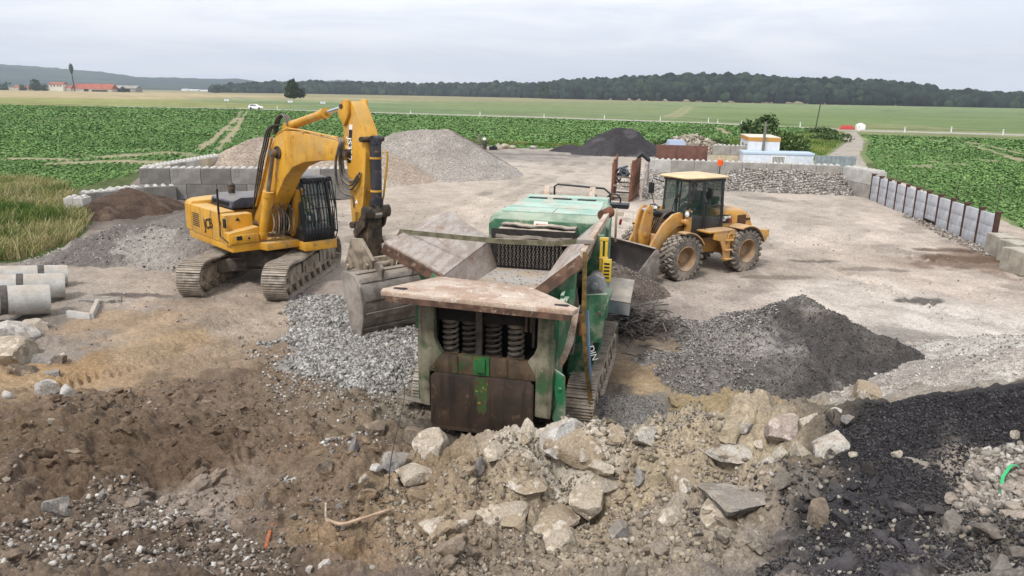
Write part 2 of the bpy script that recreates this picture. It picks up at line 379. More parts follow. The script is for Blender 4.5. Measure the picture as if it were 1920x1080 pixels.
def road_d(x,y):
    D=np.full(x.shape,1e9)
    for (ax,ay),(bx,by) in zip(_rd,_rd[1:]):
        L2=(bx-ax)**2+(by-ay)**2;t=np.clip(((x-ax)*(bx-ax)+(y-ay)*(by-ay))/L2,0,1)
        D=np.minimum(D,np.hypot(x-ax-t*(bx-ax),y-ay-t*(by-ay)))
    return D
VERGE=PP([(-1500,345),(60,345),(120,355),(160,385),(170,430),(140,460),(60,487),(0,495),(-1500,700)])
FARC=[(0,178,'CDB98A'),(200,182,'CBB787'),(400,180,'CDB98C'),(500,183,'B9AD7C'),(0,192,'A3A45E'),(200,193,'A6A862'),(380,196,'A0A35E'),(560,188,'A3A878'),(600,195,'7F9460'),(700,205,'7E9560'),(800,184,'A79F72'),(1000,183,'A79E70'),(1200,188,'A59A6C'),(900,195,'8E9B62'),(1000,205,'869860'),(1200,212,'8B9B66'),(1150,200,'909E68'),
 (1300,205,'8A9C60'),(1400,215,'7F9656'),(1500,200,'8CA065'),(1700,205,'869A60'),(1900,215,'80955C'),(1600,225,'7D9354'),(1850,238,'788F52'),(1450,230,'7A9052'),(1700,240,'8F9560')]
_fc=np.array([(math.atan2(*P(a,b)[:2]),math.log(P(a,b)[1]),*[v*.66 for v in SD(c,.05)]) for a,b,c in FARC])
def farcol(x,y):
    az=np.arctan2(x,y);lr=np.log(y+1);lr=lr+fbm(az*6,lr*2,3,77)*.12;az=az+fbm(az*8,lr*3,3,78)*.04;W=0;C=np.zeros((len(az),3))
    for t in _fc:
        w=1/(((az-t[0])*1.0)**2+((lr-t[1])*.7)**2+.001)**3.5;W=W+w;C+=w[:,None]*t[None,2:5]
    return C/W[:,None]
def build_ground():
    azs=np.concatenate([np.linspace(-100,-42,30)[:-1],np.linspace(-42,42,int(840*GQ)),np.linspace(42,100,30)[1:]])*math.pi/180
    rs=np.concatenate([np.linspace(.2,4.4,24),np.geomspace(4.5,14,int(430*GQ))[0:],np.geomspace(14,60,int(330*GQ))[1:],np.geomspace(60,420,int(210*GQ))[1:],np.geomspace(420,7000,60)[1:]])
    A,Rr=np.meshgrid(azs,rs);X=(np.sin(A)*Rr).ravel();Y=(np.cos(A)*Rr).ravel()
    C=np.full((len(X),4),.02);zi=np.where((Y<100)&(Y>-1))[0];C[zi]=zone(X[zi],Y[zi])
    wob=fbm(X*.5,Y*.5,3,90)*.6;Xw=X+wob;Yw=Y+fbm(X*.5,Y*.5,3,91)*.6
    crop=inpoly(Xw,Yw,CROP_L)|inpoly(Xw,Yw,CROP_R);rd=road_d(X,Y);road=rd<3.6
    path=inpoly(X,Y,PATH);verge=inpoly(Xw,Yw,VERGE)
    far=(Y>70)&~crop&~path
    yardpoly=PP([(560,330),(760,268),(890,270),(1000,277),(1085,277),(1230,273),(1300,280),(1400,290),(1520,300),(1600,315),(1700,345),(1920,432),(3200,900),(3200,1080)])
    yard=inpoly(X,Y,yardpoly+[(30,-20),(-120,-20),(-120,20),P(-900,500)[:2],P(0,470)[:2],P(170,400)[:2],P(265,330)[:2]])
    reg=np.zeros(len(X),int) # 0 ground
    reg[far&~yard]=2;reg[crop]=1;reg[path&~yard]=4;reg[road&(Y>70)]=3
    Z=h0(X,Y);near=Y<90;rg=C[:,3].copy();rg[crop|verge]=.02
    Z[near]+=relief(X[near],Y[near],rg[near])+tread(X[near],Y[near])
    Z+=np.where(Y>330,sstep(330,900,np.hypot(X,Y))*0,0)
    col=C[:,:3].copy()
    # yard stains, wheel polish, dust drifts as true surface colour
    ns=fbm(X*.16,Y*.16,4,40);n2=fbm(X*.7+Y*.2,Y*.22,4,41);n3=fbm(X*2.3,Y*2.3,4,42)
    col*=(1+.22*ns+.22*n2*sstep(9,14,Y)+.22*n3)[:,None]
    tw=0
    for pl,w in (([(700,470),(850,400),(1000,340),(1080,300)],.25),([(760,480),(900,410),(1040,345),(1110,303)],.25),([(1250,560),(1420,500),(1560,430),(1590,370)],.25),([(1180,600),(1390,520),(1520,440),(1560,372)],.3),([(1919,560),(1600,520),(1420,470),(1200,420),(950,400)],.3),([(1919,600),(1600,550),(1400,500),(1250,440),(950,420)],.3),([(240,620),(420,560),(640,480),(760,420)],.3),([(150,650),(360,590),(620,520),(740,460)],.3)):
        pl=[P(*q)[:2] for q in pl];d=np.full(len(X),9.)
        for (ax,ay),(bx,by) in zip(pl,pl[1:]):
            L2=(bx-ax)**2+(by-ay)**2;t=np.clip(((X-ax)*(bx-ax)+(Y-ay)*(by-ay))/L2,0,1);d=np.minimum(d,np.hypot(X-ax-t*(bx-ax),Y-ay-t*(by-ay)))
        d=d+fbm(X*.4,Y*.4,3,87)*.8;tw=np.maximum(tw,(1-sstep(w,w*2,np.abs(np.abs(d)-.9)))*(.6+fbm(X*.9,Y*.9,3,88)))
    col*=(1-.20*np.clip(tw,0,1))[:,None]
    st=sstep(.35,.5,fbm(X*.5+3,Y*.35,4,45))*(Y>12)*.35
    col=col*(1-st[:,None])+np.array([.10,.085,.07])*st[:,None]
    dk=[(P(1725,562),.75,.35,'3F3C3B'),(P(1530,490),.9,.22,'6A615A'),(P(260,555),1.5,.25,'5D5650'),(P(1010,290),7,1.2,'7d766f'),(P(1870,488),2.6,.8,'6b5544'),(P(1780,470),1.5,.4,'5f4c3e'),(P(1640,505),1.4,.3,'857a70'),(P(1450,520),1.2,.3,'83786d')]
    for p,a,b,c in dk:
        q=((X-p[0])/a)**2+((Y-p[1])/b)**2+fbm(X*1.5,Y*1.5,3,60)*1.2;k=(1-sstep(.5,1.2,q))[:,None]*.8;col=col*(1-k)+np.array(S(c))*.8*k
    # crop rows: bare soil tracks through the leaves
    def lines(pls,w):
        D=np.zeros(len(X))
        for pl in pls:
            pl=[P(a,b)[:2] for a,b in pl]
            for (ax,ay),(bx,by) in zip(pl,pl[1:]):
                L2=(bx-ax)**2+(by-ay)**2;t=np.clip(((X-ax)*(bx-ax)+(Y-ay)*(by-ay))/L2,0,1)
                d=np.hypot(X-ax-t*(bx-ax),Y-ay-t*(by-ay))+fbm(X*.3,Y*.3,3,71)*w*1.2
                D=np.maximum(D,1-sstep(w*.5,w*1.1,d))
        return D
    near_crop=crop&(Y<420)
    TRK=lines([[(376,281),(412,250),(444,222),(452,208)],[(408,281),(440,245),(458,216),(464,208)]],.55)
    bare=np.maximum(TRK,lines([[(20,297),(130,300),(290,289),(340,287)],[(120,306),(200,303),(300,305)]],1.5)*.95)
    bare=np.maximum(bare,lines([[(370,283),(340,288)],[(0,236),(90,226),(250,205)]],.5)*.8)
    bare=np.maximum(bare,lines([[(1300,236),(1345,240),(1368,252)],[(1330,236),(1385,250)],[(1740,262),(1830,275),(1920,303)],[(1790,262),(1860,275),(1920,290)],[(1650,290),(1680,296)]],.6)*.9)
    n5=fbm(X*.25,Y*.25,4,73)
    soil=np.array(S('A79B7C'))*.8;leafc=np.array(S('5d8040'))*.8
    k=np.clip(bare+sstep(.42,.55,n5)*.6,0,1)[:,None]
    cc=leafc*(1+.3*fbm(X*.08,Y*.08,4,74)+.25*fbm(X*.6,Y*.6,3,75))[:,None]
    col=np.where(crop[:,None],cc*(1-k)+soil*k,col)
    fc=np.zeros((len(X),3));fi=np.where(reg==2)[0]
    for i in range(0,len(fi),60000): fc[fi[i:i+60000]]=farcol(X[fi[i:i+60000]],Y[fi[i:i+60000]])
    az=np.arctan2(X,Y)
    row=1+.22*fbm(X*.012+Y*.004,Y*.06,4,80)+.16*fbm(X*.15,Y*.15,3,81)+.14*fbm((X*.9+Y*.43)*.25,(Y*.9-X*.43)*.01,2,83)
    # tramlines in the grain
    tr=lines([[(1245,221),(1262,214),(1290,198)],[(1262,222),(1285,210),(1300,196)]],1.6)
    fc=fc*row[:,None]*(1-tr[:,None]*.5)+np.array(S('B5AA86'))*.8*tr[:,None]*.5
    for pl in ([(0,193.5),(300,199.5),(440,201.5)],[(240,190),(560,199.5),(700,203)],[(700,204),(1000,211),(1300,222)],[(1320,224),(1600,240),(1920,247)],[(1300,201),(1600,207),(1919,212)]):
        f=lines([pl],2.2+0*X)*.65;fc=fc*(1-f[:,None])+np.array(S('4A5C34'))*.7*f[:,None]
    col=np.where((reg==2)[:,None],fc,col)
    vg=(verge|((Y>38)&(Y<110)&(reg==0)&~yard))
    col=np.where(vg[:,None],np.array(S('5d6a3a'))*.7*(1+.5*n3)[:,None],col)
    # grassy road shoulders
    sh=((rd<6)&(reg==2));col=np.where(sh[:,None],(np.array(S('8E9560'))*.8*(1+.4*n3)[:,None]),col)
    col=np.where((reg==3)[:,None],np.array(S('B5B0A8'))*.8*(1+.1*n3)[:,None],col)
    col=np.where((reg==4)[:,None],np.array(S('B3A99C'))*.8*(1+.25*n3+.2*n2)[:,None],col)
    col=np.clip(col,.008,.9)
    na=len(azs);nr=len(rs);I=np.arange(nr*na).reshape(nr,na)
    F=np.stack([I[:-1,:-1],I[:-1,1:],I[1:,1:],I[1:,:-1]],-1).reshape(-1,4)[:,::-1]
    fr=np.take(reg,F[:,0])
    def gm(name,**k): return mat(name,(1,1,1),(.8,.8,.8),vcol=True,spec=.2,**k)
    mats={0:('ground',gm('soil',sc=9,rough=.95,grain=.28,gsc=30,bump=1.0,bsc=20,spot=[(S('4a423a'),70,.60,.72,.35),(S('d8d0c4'),48,.66,.72,.5)])),
      1:('crop_field',gm('crop_green',sc=1.2,rough=.9,bump=.6,bsc=5,grain=.2,gsc=3.2)),
      2:('grain_field',gm('grain',sc=.2,rough=.95,bump=0,grain=.14,gsc=1.5)),
      3:('road',gm('road_asphalt',sc=2,rough=.9,grain=.1,gsc=20)),4:('path',gm('gravel_path',sc=4,rough=.95,grain=.25,gsc=15,bump=.6,bsc=10))}
    V=np.stack([X,Y,Z],-1);RGBA=np.concatenate([col,np.ones((len(X),1))],1)
    for k,(nm,m) in mats.items():
        f=F[fr==k]
        if len(f)==0: continue
        u,inv=np.unique(f,return_inverse=True)
        me=npmesh(nm,V[u],inv.reshape(-1,4),m,{'Col':('FLOAT_COLOR',RGBA[u])})
        tag(link(nm,me,None,smooth=180),kind='structure')
build_ground()
def G(px,py): return ztmp(px,py)
def gz(x,y): return float(hz(x,y)[0])
DUSTC=S('B9AB9A')
m_yel=mat('yellow_paint',S('D39C2C'),S('C08A22'),sc=1.2,rough=.5,spot=[(S('A9853F'),1.6,.48,.66,.6),(S('6B4A22'),3.5,.58,.68,.6),(S('3a2a1a'),9,.62,.70,.75)],dust=(S('C2AA7E'),.6,.34),bump=.1,bsc=30,streak=(S('5a4222'),7,.56,.75,.55))
m_cat=mat('loader_yellow',S('C4913F'),S('AE7C36'),sc=1.5,rough=.5,dust=(DUSTC,.5,.35),spot=[(S('9c7c4c'),1.8,.48,.66,.55),(S('5b4530'),6,.6,.7,.55)],bump=.08,bsc=30)
m_black=mat('black_paint',S('15171b'),S('212328'),sc=3,rough=.4,dust=(DUSTC,.25,.08))
m_hood=mat('dark_hood',S('2b303c'),S('3a404c'),sc=2,rough=.35,dust=(DUSTC,.3,.3))
m_steel=mat('worn_steel',S('8d8680'),S('6a625b'),sc=3,rough=.5,metal=.35,spot=[(S('7a5a41'),5,.55,.68,.6)],dust=(DUSTC,.6),bump=.2,bsc=18)
m_track=mat('track_steel',S('A39A8F'),S('70675d'),sc=6,lo=.35,hi=.65,rough=.6,metal=.25,dust=(DUSTC,.6,.45),bump=.3,bsc=25)
m_dirty=mat('dirty_frame',S('8F8270'),S('61574a'),sc=4,rough=.85,dust=(DUSTC,.7,.5),bump=.5,bsc=14)
m_darkf=mat('dark_frame',S('3d3731'),S('292522'),sc=4,rough=.8,dust=(DUSTC,.45,.25),bump=.3,bsc=14)
m_chrome=mat('chrome_rod',S('C9CED4'),rough=.12,metal=1)
m_rod=mat('dull_rod',S('9a938b'),S('7f776f'),rough=.35,metal=.7)
m_hose=mat('rubber_hose',S('29251f'),S('4b443b'),sc=8,rough=.6,dust=(DUSTC,.4,.3))
m_glass=mat('cab_glass',S('4a605a'),rough=.05,spec=.9,alpha=.3)
m_glass2=mat('dark_glass',S('2c3c3c'),rough=.05,spec=.9,alpha=.35)
m_grime=mat('greasy_metal',S('5a4a38'),S('2f271f'),sc=5,rough=.65,bump=.3,bsc=20)
m_rust=mat('rusty_steel',S('7B4A34'),S('5a3a2c'),sc=4,rough=.9,bump=.4,bsc=20,spot=[(S('2f2320'),7,.58,.7,.6)])
m_rubber=mat('tyre_rubber',S('6a635b'),S('4a453f'),sc=4,lo=.35,hi=.65,rough=.85,dust=(S('A89C8E'),.75,.65),bump=.4,bsc=30)
m_white=mat('white_marking',S('E6E4DD'),rough=.6)
m_blk=mat('black_marking',S('15161a'),rough=.5)
m_red=mat('red_marking',S('8e2a22'),rough=.5)
def dozer_track(L,rad,w,pitch,mat_,name,parent,loc,rz,grouser=.03,lab=None):
    """endless track: shoes set one by one round a stadium loop; local y = travel"""
    b=MB();hs=L/2-rad;per=4*hs+2*math.pi*rad;n=int(per/pitch);
    for i in range(n):
        s=i*per/n
        if s<2*hs: y,z,a=-hs+s,2*rad,0
        elif s<2*hs+math.pi*rad: q=(s-2*hs)/rad;y,z,a=hs+rad*math.sin(q),rad+rad*math.cos(q),-q
        elif s<4*hs+math.pi*rad: y,z,a=hs-(s-2*hs-math.pi*rad),0,math.pi
        else: q=(s-4*hs-math.pi*rad)/rad;y,z,a=-hs-rad*math.sin(q),rad-rad*math.cos(q),math.pi-q
        if a==0 and L>3: z-=.05*math.sin(math.pi*(y+hs)/(2*hs)*2)**2
        m=rotm(a,0,0);c=Vector((0,y,z))
        b.box(c,(w,per/n*.93,.045),m)
        for k in (-.4,-.02,.36): b.box(c+m@Vector((0,k*per/n,.022+grouser/2)),(w*.99,per/n*.10,grouser),m)
        for k in (-1,1): b.box(c+m@Vector((k*.09,0,-.05)),(.05,per/n*1.02,.09),m)
    o=b.build(name,mat_,parent,smooth=None);o.location=loc;o.rotation_euler=(0,0,rz)
    if lab:o['label']=lab
    return o
def roller_frame(L,rad,side,tr,h=.4):
    f=MB();hs=L/2-rad
    f.prism([(-hs-.05,rad*.55),(hs+.05,rad*.55),(hs-.05,rad*1.38),(hs-.5,rad*1.5),(-hs+.5,rad*1.5),(-hs+.05,rad*1.38)],'x',-.17,.17)
    for y in (-hs+.25,-.35,.4,hs-.4): f.b2((side*.17,y-.16,rad*.75),(side*.20,y+.16,rad*1.2))
    f.build('track_frame',m_dirty,tr,bevel=.012)
    rl=MB()
    for k in range(8): y=-hs+.25+k*(2*hs-.5)/7;rl.cyl((-.2,y,.17),(.2,y,.17),.12,n=12)
    for y in (-.8,.2,.9): rl.cyl((-.14,y,2*rad-.19),(.14,y,2*rad-.19),.1,n=12)
    each(rl,'roller',m_dirty,tr)
    MB().lathe([(-.2,.08),(-.2,rad*.45),(-.1,rad*.6),(-.1,rad*.86),(.1,rad*.86),(.1,rad*.6),(.2,rad*.45),(.2,.08)],(0,-hs,rad),(1,0,0),24).build('idler',m_dirty,tr)
    sp=MB().lathe([(-.24,.02),(-.24,rad*.4),(-.12,rad*.55),(-.05,rad*.8),(.05,rad*.8),(.12,rad*.55),(.24,rad*.4),(.24,.02)],(0,hs,rad),(1,0,0),24)
    for k in range(20):
        a=k*math.pi/10;sp.box((0,hs+rad*.83*math.cos(a),rad+rad*.83*math.sin(a)),(.08,.07,.1),rotm(a-math.pi/2,0,0))
    sp.build('sprocket',m_dirty,tr)
def hose(path,r,name,parent,m=None,n=6):
    P_=[Vector(p) for p in path];out=[]
    for i in range(len(P_)-1):
        p0=P_[max(i-1,0)];p1=P_[i];p2=P_[i+1];p3=P_[min(i+2,len(P_)-1)]
        for k in range(6):
            t=k/6;out.append(.5*((2*p1)+(p2-p0)*t+(2*p0-5*p1+4*p2-p3)*t*t+(3*p1-p0-3*p2+p3)*t**3))
    out.append(P_[-1]);return MB().tube(out,r,n).build(name,m or m_hose,parent)
def cylinder(root,name,p0,p1,frac,rb,rr,mb,mr,collar=True,lab=None):
    p0=Vector(p0);p1=Vector(p1);q=p0+(p1-p0)*frac;d=(p1-p0).normalized()
    b=MB().cyl(p0,q,rb,n=18).cyl(q-d*.16,q+d*.02,rb*1.22,n=18).cyl(p0+d*.05,p0+d*.15,rb*1.12,n=18)
    ax=Vector((1,0,0));b.cyl(p0-ax*.1,p0+ax*.1,rb*.95,n=14)
    o=b.build(name,mb,root)
    if lab:o['label']=lab
    MB().cyl(q,p1,rr,n=16).cyl(p1-ax*.09,p1+ax*.09,rb*.85,n=14).build('rod',mr,o)
    return o
def make_excavator():
    root=thing('excavator','yellow tracked excavator with barred cab lowering its wide bucket beside the green crusher','excavator',(-7.45,22.1,0),R(-137))
    u=R(-4.3+137)
    for sx,lab in ((-1,None),(1,None)):
        lo=Vector((math.cos(u)*1.2*sx,math.sin(u)*1.2*sx,0.02))
        tr=dozer_track(5.0,.47,.68,.2,m_track,'track',root,lo,u)
        roller_frame(5.0,.47,sx,tr)
    ch=MB();ch.box((0,0,.78),(2.0,1.5,.42),taper=.85)
    for a in (.55,-.55,math.pi-.55,math.pi+.55): ch.box((math.cos(a)*.75,math.sin(a)*1.1,.62),(1.5,.5,.36),(0,0,a))
    ch.cyl((0,0,.95),(0,0,1.2),.75,n=32)
    c=ch.build('chassis',m_darkf,root,bevel=.02);c.rotation_euler=(0,0,u)
    # upper deck
    d=MB();d.prism([(-1.42,-2.2),(-.9,-2.75),(.9,-2.75),(1.42,-2.2),(1.42,.98),(.62,1.0),(.55,1.3),(-.45,1.3),(-.5,.2),(-1.42,.2)],'z',1.17,1.38)
    d.build('platform',m_yel,root,bevel=.02)
    w=MB();sec=[]
    for z,k in ((1.3,.93),(1.42,1.0),(2.2,1.0),(2.3,.95)):
        sec.append([Vector((x*k,-2.1+(y+2.1)*k,z)) for x,y in ((-1.45,-1.9),(-1.45,-2.35),(-1.15,-2.75),(-.6,-2.97),(.6,-2.97),(1.15,-2.75),(1.45,-2.35),(1.45,-1.9))])
    w.sweep2(sec);w.build('counterweight',m_yel,root,bevel=.025)
    sp=MB()
    for y0,y1 in ((-1.88,-1.15),(-1.13,-.35),(-.33,.2)):
        sp.b2((.95,y0,1.38),(1.45,y1,2.22))
    sp.b2((-1.45,-1.88,1.38),(-.95,-.25,2.22));sp.b2((-.94,-1.88,1.38),(.94,-.5,2.12))
    s_=sp.build('side_panel',m_yel,root,bevel=.03)
    text_part('logo','JCB',.42,m_blk,s_,(1.462,-.55,1.78),(R(90),R(-12),R(90)),.003,1.0,.006)
    lv=MB()
    for k in range(7): lv.box((1.455,-1.5,1.62+k*.06),(.02,.5,.02),(0,.5,0))
    lv.build('vent',m_blk,s_)
    tk=MB();tk.b2((.62,.22,1.38),(1.45,.62,2.18));tk=tk.build('fuel_tank',m_yel,root,bevel=.035)
    bx=MB();bx.prism([(.62,1.38),(1.5,1.38),(1.5,1.72),(.62,1.84)],'y',.63,1.0);bx.b2((.66,1.0,1.42),(1.46,1.035,1.66))
    b_=bx.build('tool_box',m_yel,root,bevel=.02);each(MB().b2((1.15,1.03,1.52),(1.3,1.05,1.63)).cyl((.95,1.02,1.55),(.95,1.055,1.55),.03,n=10),'latch',m_blk,b_)
    MB().plate([(1.0,.64,2.0),(1.14,.64,2.0),(1.07,.64,2.1)],.004).build('warning_sign',m_blk,tk)
    hd=MB();hd.prism([(-1.2,2.2),(-1.1,2.46),(.55,2.52),(.8,2.42),(.86,2.2)],'y',-1.85,-.25)
    h_=hd.build('engine_hood',m_hood,root,bevel=.04)
    v=MB()
    for k in range(9): v.b2((.83,-1.6+k*.13,2.26),(.875,-1.55+k*.13,2.38))
    v.build('vent',m_blk,h_)
    MB().cyl((.3,-1.5,2.45),(.3,-1.5,2.62),.1).lathe([(0,.08),(.03,.12),(.16,.12),(.24,.03)],(.3,-1.5,2.6),(0,0,1),16).build('exhaust',m_grime,root)
    MB().tube([(1.42,.3,1.5),(1.46,.3,2.3),(1.46,.32,2.9)],.032,8).tube([(1.46,.35,2.0),(1.55,.5,1.6),(1.5,.95,1.45)],.016,6).build('handrail',m_blk,root)
    MB().box((1.5,.75,1.98),(.04,.16,.26)).build('mirror',m_blk,root,bevel=.015)
    # cab: x from -1.45 (left) to -.5
    cx0,cx1,y0,y1,zb,zt=-1.45,-.46,-.3,1.5,1.2,3.1
    cb=MB()
    base=[(y0,zb),(y1+.02,zb),(y1+.1,zb+.25),(y1+.02,zb+.5),(y0,zb+.5)]
    cb.prism(base,'x',cx0,cx1)
    for x in (cx0+.04,cx1-.04):
        cb.bar((x,y0+.05,zb+.4),(x,y0+.05,zt-.05),.09,.09);cb.bar((x,y1+.02,zb+.4),(x,y1-.28,zt-.04),.09,.08);cb.bar((x,.75,zb+.4),(x,.75,zt-.05),.07,.07)
        cb.bar((x,y0,zt-.08),(x,y1-.28,zt-.08),.09,.09)
    cb.bar((cx0,y0+.04,zt-.08),(cx1,y0+.04,zt-.08),.08,.09);cb.bar((cx0,y1-.26,zt-.08),(cx1,y1-.26,zt-.08),.08,.09)
    cab=cb.build('cab',m_black,root,bevel=.02)
    MB().prism([(cx0-.02,zb-.12),(cx1+.02,zb-.12),(cx1+.02,zb+.14),(cx0-.02,zb+.14)],'y',y0+.1,y1+.16).build('cab_base',m_yel,root,bevel=.02)
    rf=MB();rf.sweep2([[Vector((x,y,zt+z)) for x,y in ((cx0-k,y0-k),(cx1+k,y0-k),(cx1+k,y1-.25+k),(cx0-k,y1-.25+k))] for z,k in ((-.03,.03),(.04,.03),(.09,-.08))])
    rf.build('roof',m_hood,cab,bevel=.02)
    MB().plate([(cx0+.02,y1,zb+.5),(cx1-.02,y1,zb+.5),(cx1-.02,y1-.27,zt-.1),(cx0+.02,y1-.27,zt-.1)],.01).build('window',m_glass,cab,smooth=None)
    for x in (cx0+.02,cx1-.03):
        MB().plate([(x,y0+.08,zb+.5),(x,y1-.02,zb+.5),(x,y1-.27,zt-.1),(x,y0+.08,zt-.1)],.01).build('window',m_glass,cab,smooth=None)
    MB().plate([(cx0+.02,y0+.02,zb+.5),(cx1-.02,y0+.02,zb+.5),(cx1-.02,y0+.02,zt-.1),(cx0+.02,y0+.02,zt-.1)],.01).build('window',m_glass,cab,smooth=None)
    MB().b2((-1.15,.25,zb+.2),(-.75,.75,zb+.62)).b2((-1.15,.2,zb+.6),(-.75,.32,zb+1.25)).build('seat',m_blk,cab,bevel=.04)
    g=MB()
    for k in range(11):
        x=cx0-.02+k*(cx1-cx0+.04)/10
        g.tube([(x,y1+.08,zb+.16),(x,y1+.22,zb+.4),(x,y1+.2,zb+.9),(x,y1-.02,zt-.02),(x,y1-.12,zt+.05)],.017,6)
    for z,dy in ((zb+.4,.22),(zb+.75,.21),(zb+1.1,.15),(zb+1.5,.06),(zt-.02,-.02)): g.bar((cx0-.03,y1+dy,z),(cx1+.03,y1+dy,z),.02,.02)
    for x in (cx0-.02,cx1+.02):
        g.tube([(x,y1+.22,zb+.4),(x,y1-.1,zb+.45)],.016,6);g.tube([(x,y1-.02,zt-.02),(x,y1-.35,zt-.02)],.016,6)
    g.build('window_guard',m_blk,cab)
    g=MB()
    for k in range(6): g.tube([(cx0-.09,y1+.1-k*.0-.12*k,zb+.35),(cx0-.1,y1+.05-.12*k,zb+1.2),(cx0-.06,y1-.1-.12*k,zt-.1)],.014,6)
    g.tube([(cx0-.09,y1+.1,zb+.35),(cx0-.09,y1-.5,zb+.35)],.014);g.build('side_guard',m_blk,cab)
    each(MB().cyl((cx1-.1,y1-.02,zt+.02),(cx1-.1,y1+.08,zt+.02),.075).cyl((cx0+.1,y1-.02,zt+.02),(cx0+.1,y1+.08,zt+.02),.075),'work_lamp',m_blk,cab)
    # boom, profile in (y,z), boxed 0.5 wide
    top=[(-.12,1.6),(-.1,1.95),(.35,2.75),(.85,3.7),(1.25,4.35),(1.62,4.78),(2.1,4.98),(2.6,5.0),(4.0,4.78),(5.15,4.58),(5.42,4.38)]
    bot=[(5.3,4.12),(5.0,4.02),(4.0,4.05),(3.15,4.05),(2.5,3.9),(2.02,3.55),(1.55,3.0),(1.0,2.35),(.55,1.82),(.28,1.52),(.05,1.46)]
    bm_=MB().prism(top+bot,'x',-.25,.25);boom=bm_.build('boom',m_yel,root,bevel=.015)
    each(MB().cyl((-.42,1.72,4.3),(.42,1.72,4.3),.1,n=16).cyl((-.3,1.72,4.3),(.3,1.72,4.3),.2,n=20).cyl((-.33,5.33,4.28),(.33,5.33,4.28),.1,n=16).cyl((-.45,.0,1.72),(.45,0,1.72),.16,n=16),'pin',m_grime,boom)
    br=MB()
    for x in (-.12,.12): br.prism([(1.75,4.85),(2.35,4.95),(2.1,5.22),(1.92,5.22)],'x',x-.03,x+.03)
    br.build('bracket',m_yel,boom)
    pp=MB()
    for x in (.14,.2): pp.tube([(x,1.3,4.5),(x,1.65,4.88),(x,2.2,5.06),(x,3,5.02),(x,5.0,4.7),(x+.1,5.1,4.62)],.022,6)
    for y in (2.3,3.2,4.1,4.9): pp.box((.17,y,5.05-(y-2.3)*.125),(.2,.06,.05))
    for x in (.28,.32): pp.tube([(x,1.5,4.75),(x,.95,3.7),(x,.5,2.9),(x,.2,2.4)],.018,6)
    pp.build('hydraulic_pipe',m_yel,boom)
    for i,x in enumerate((.12,.18,.24)): hose([(x,1.75,5.15),(x+.1,1.35,5.0),(x+.16,1.1,4.4),(x+.18,.85,3.9),(x+.16,.4,2.9),(x+.1,.1,2.3)],.024,'hose',boom)
    for i in range(3): hose([(.05+.06*i,2.2,5.15),(.05+.06*i,1.95,5.45),(.08+.06*i,1.6,5.3),(.15+.05*i,1.5,4.85)],.026,'hose',boom)
    for x in (-.5,.5):
        cylinder(root,'boom_cylinder',(x,.95,1.55),(x*.8,1.72,4.3),.54,.125,.06,m_yel,m_rod)
    for i in range(9):
        a=random.Random(i);x=-.3+.075*i
        hose([(x,.7,1.55),(x+.05,1.25+a.random()*.1,1.5+a.random()*.2),(x,1.3,2.0+a.random()*.5),(x+.02,.95,2.3+a.random()*.3)],.018,'hose',root,m=m_hose if i%2 else m_dirty)
    # arm (dipper): near vertical, pin to boom at (5.33,4.28)
    ap=[(5.0,5.62),(5.12,5.82),(5.3,5.86),(5.5,5.62),(5.88,5.0),(6.02,4.6),(6.08,4.0),(6.06,2.4),(5.98,2.0),(5.78,1.9),(5.62,2.05),(5.46,3.0),(5.24,4.0),(5.1,4.5),(5.02,5.1)]
    arm=MB().prism(ap,'x',-.2,.2).build('arm',m_yel,root,bevel=.015)
    ear=MB()
    for x in (-.24,.24): ear.prism([(4.86,5.5),(4.95,5.82),(5.12,5.92),(5.3,5.9),(5.35,5.5),(5.15,5.1)],'x',x-.035,x+.035)
    ear.build('arm_ear',m_yel,arm,bevel=.01)
    each(MB().cyl((-.3,5.02,5.7),(.3,5.02,5.7),.07).cyl((-.3,5.98,4.75),(.3,5.98,4.75),.085).cyl((-.32,5.8,2.06),(.32,5.8,2.06),.11).cyl((-.32,5.33,4.28),(.32,5.33,4.28),.13),'pin',m_grime,arm)
    dec=MB().b2((.2,5.3,3.98),(.206,5.44,5.0)).build('decal',m_blk,arm,smooth=None)
    text_part('lettering','JS330',.24,m_white,dec,(.208,5.37,4.42),(0,R(90),0),.002,1.0,.004)
    MB().b2((.2,5.3,5.01),(.206,5.44,5.16)).build('decal',m_white,arm,smooth=None)
    wp=MB().plate([(.201,5.72,2.75),(.201,5.84,2.75),(.201,5.78,2.88)],.004).build('warning_sign',m_white,arm)
    cylinder(root,'arm_cylinder',(0,2.12,5.15),(0,5.02,5.7),.64,.13,.065,m_yel,m_chrome)
    cylinder(root,'bucket_cylinder',(0,6.14,4.75),(0,6.38,2.45),.86,.13,.07,mat('flaked_black_paint',S('22242b'),S('34343a'),sc=4,rough=.5,spot=[(S('8a6a4a'),9,.58,.66,.8)]),m_rod)
    cl=MB()
    for z in (4.2,3.2): cl.cyl((0,6.14+(4.75-z)*.104,z-.03),(0,6.14+(4.75-z)*.104,z+.03),.145,n=16);cl.b2((-.08,6.0,z-.03),(.08,6.1,z+.03))
    for x in (-.16,.2): cl.tube([(x,6.07,4.4),(x,6.08,3.5),(x,6.06,2.7)],.022,6)
    cl.tube([(-.1,6.3,4.35),(-.2,6.35,4.4),(-.22,6.36,4.2),(-.2,6.32,3.0),(-.15,6.3,2.7)],.025,6)
    cl.build('cylinder_clamp',m_yel,arm)
    for i,(dx,q) in enumerate(((.27,0),(.33,.12),(.3,.25),(-.27,.1))):
        hose([(dx-.05,5.0,4.72),(dx+.04,5.2,4.6-q*.3),(dx+.04,5.22,4.1-q),(dx+.02,5.35,3.62-q),(dx,5.7,3.45-q),(dx-.02,5.95,3.75-q*.6)],.033,'hose',arm)
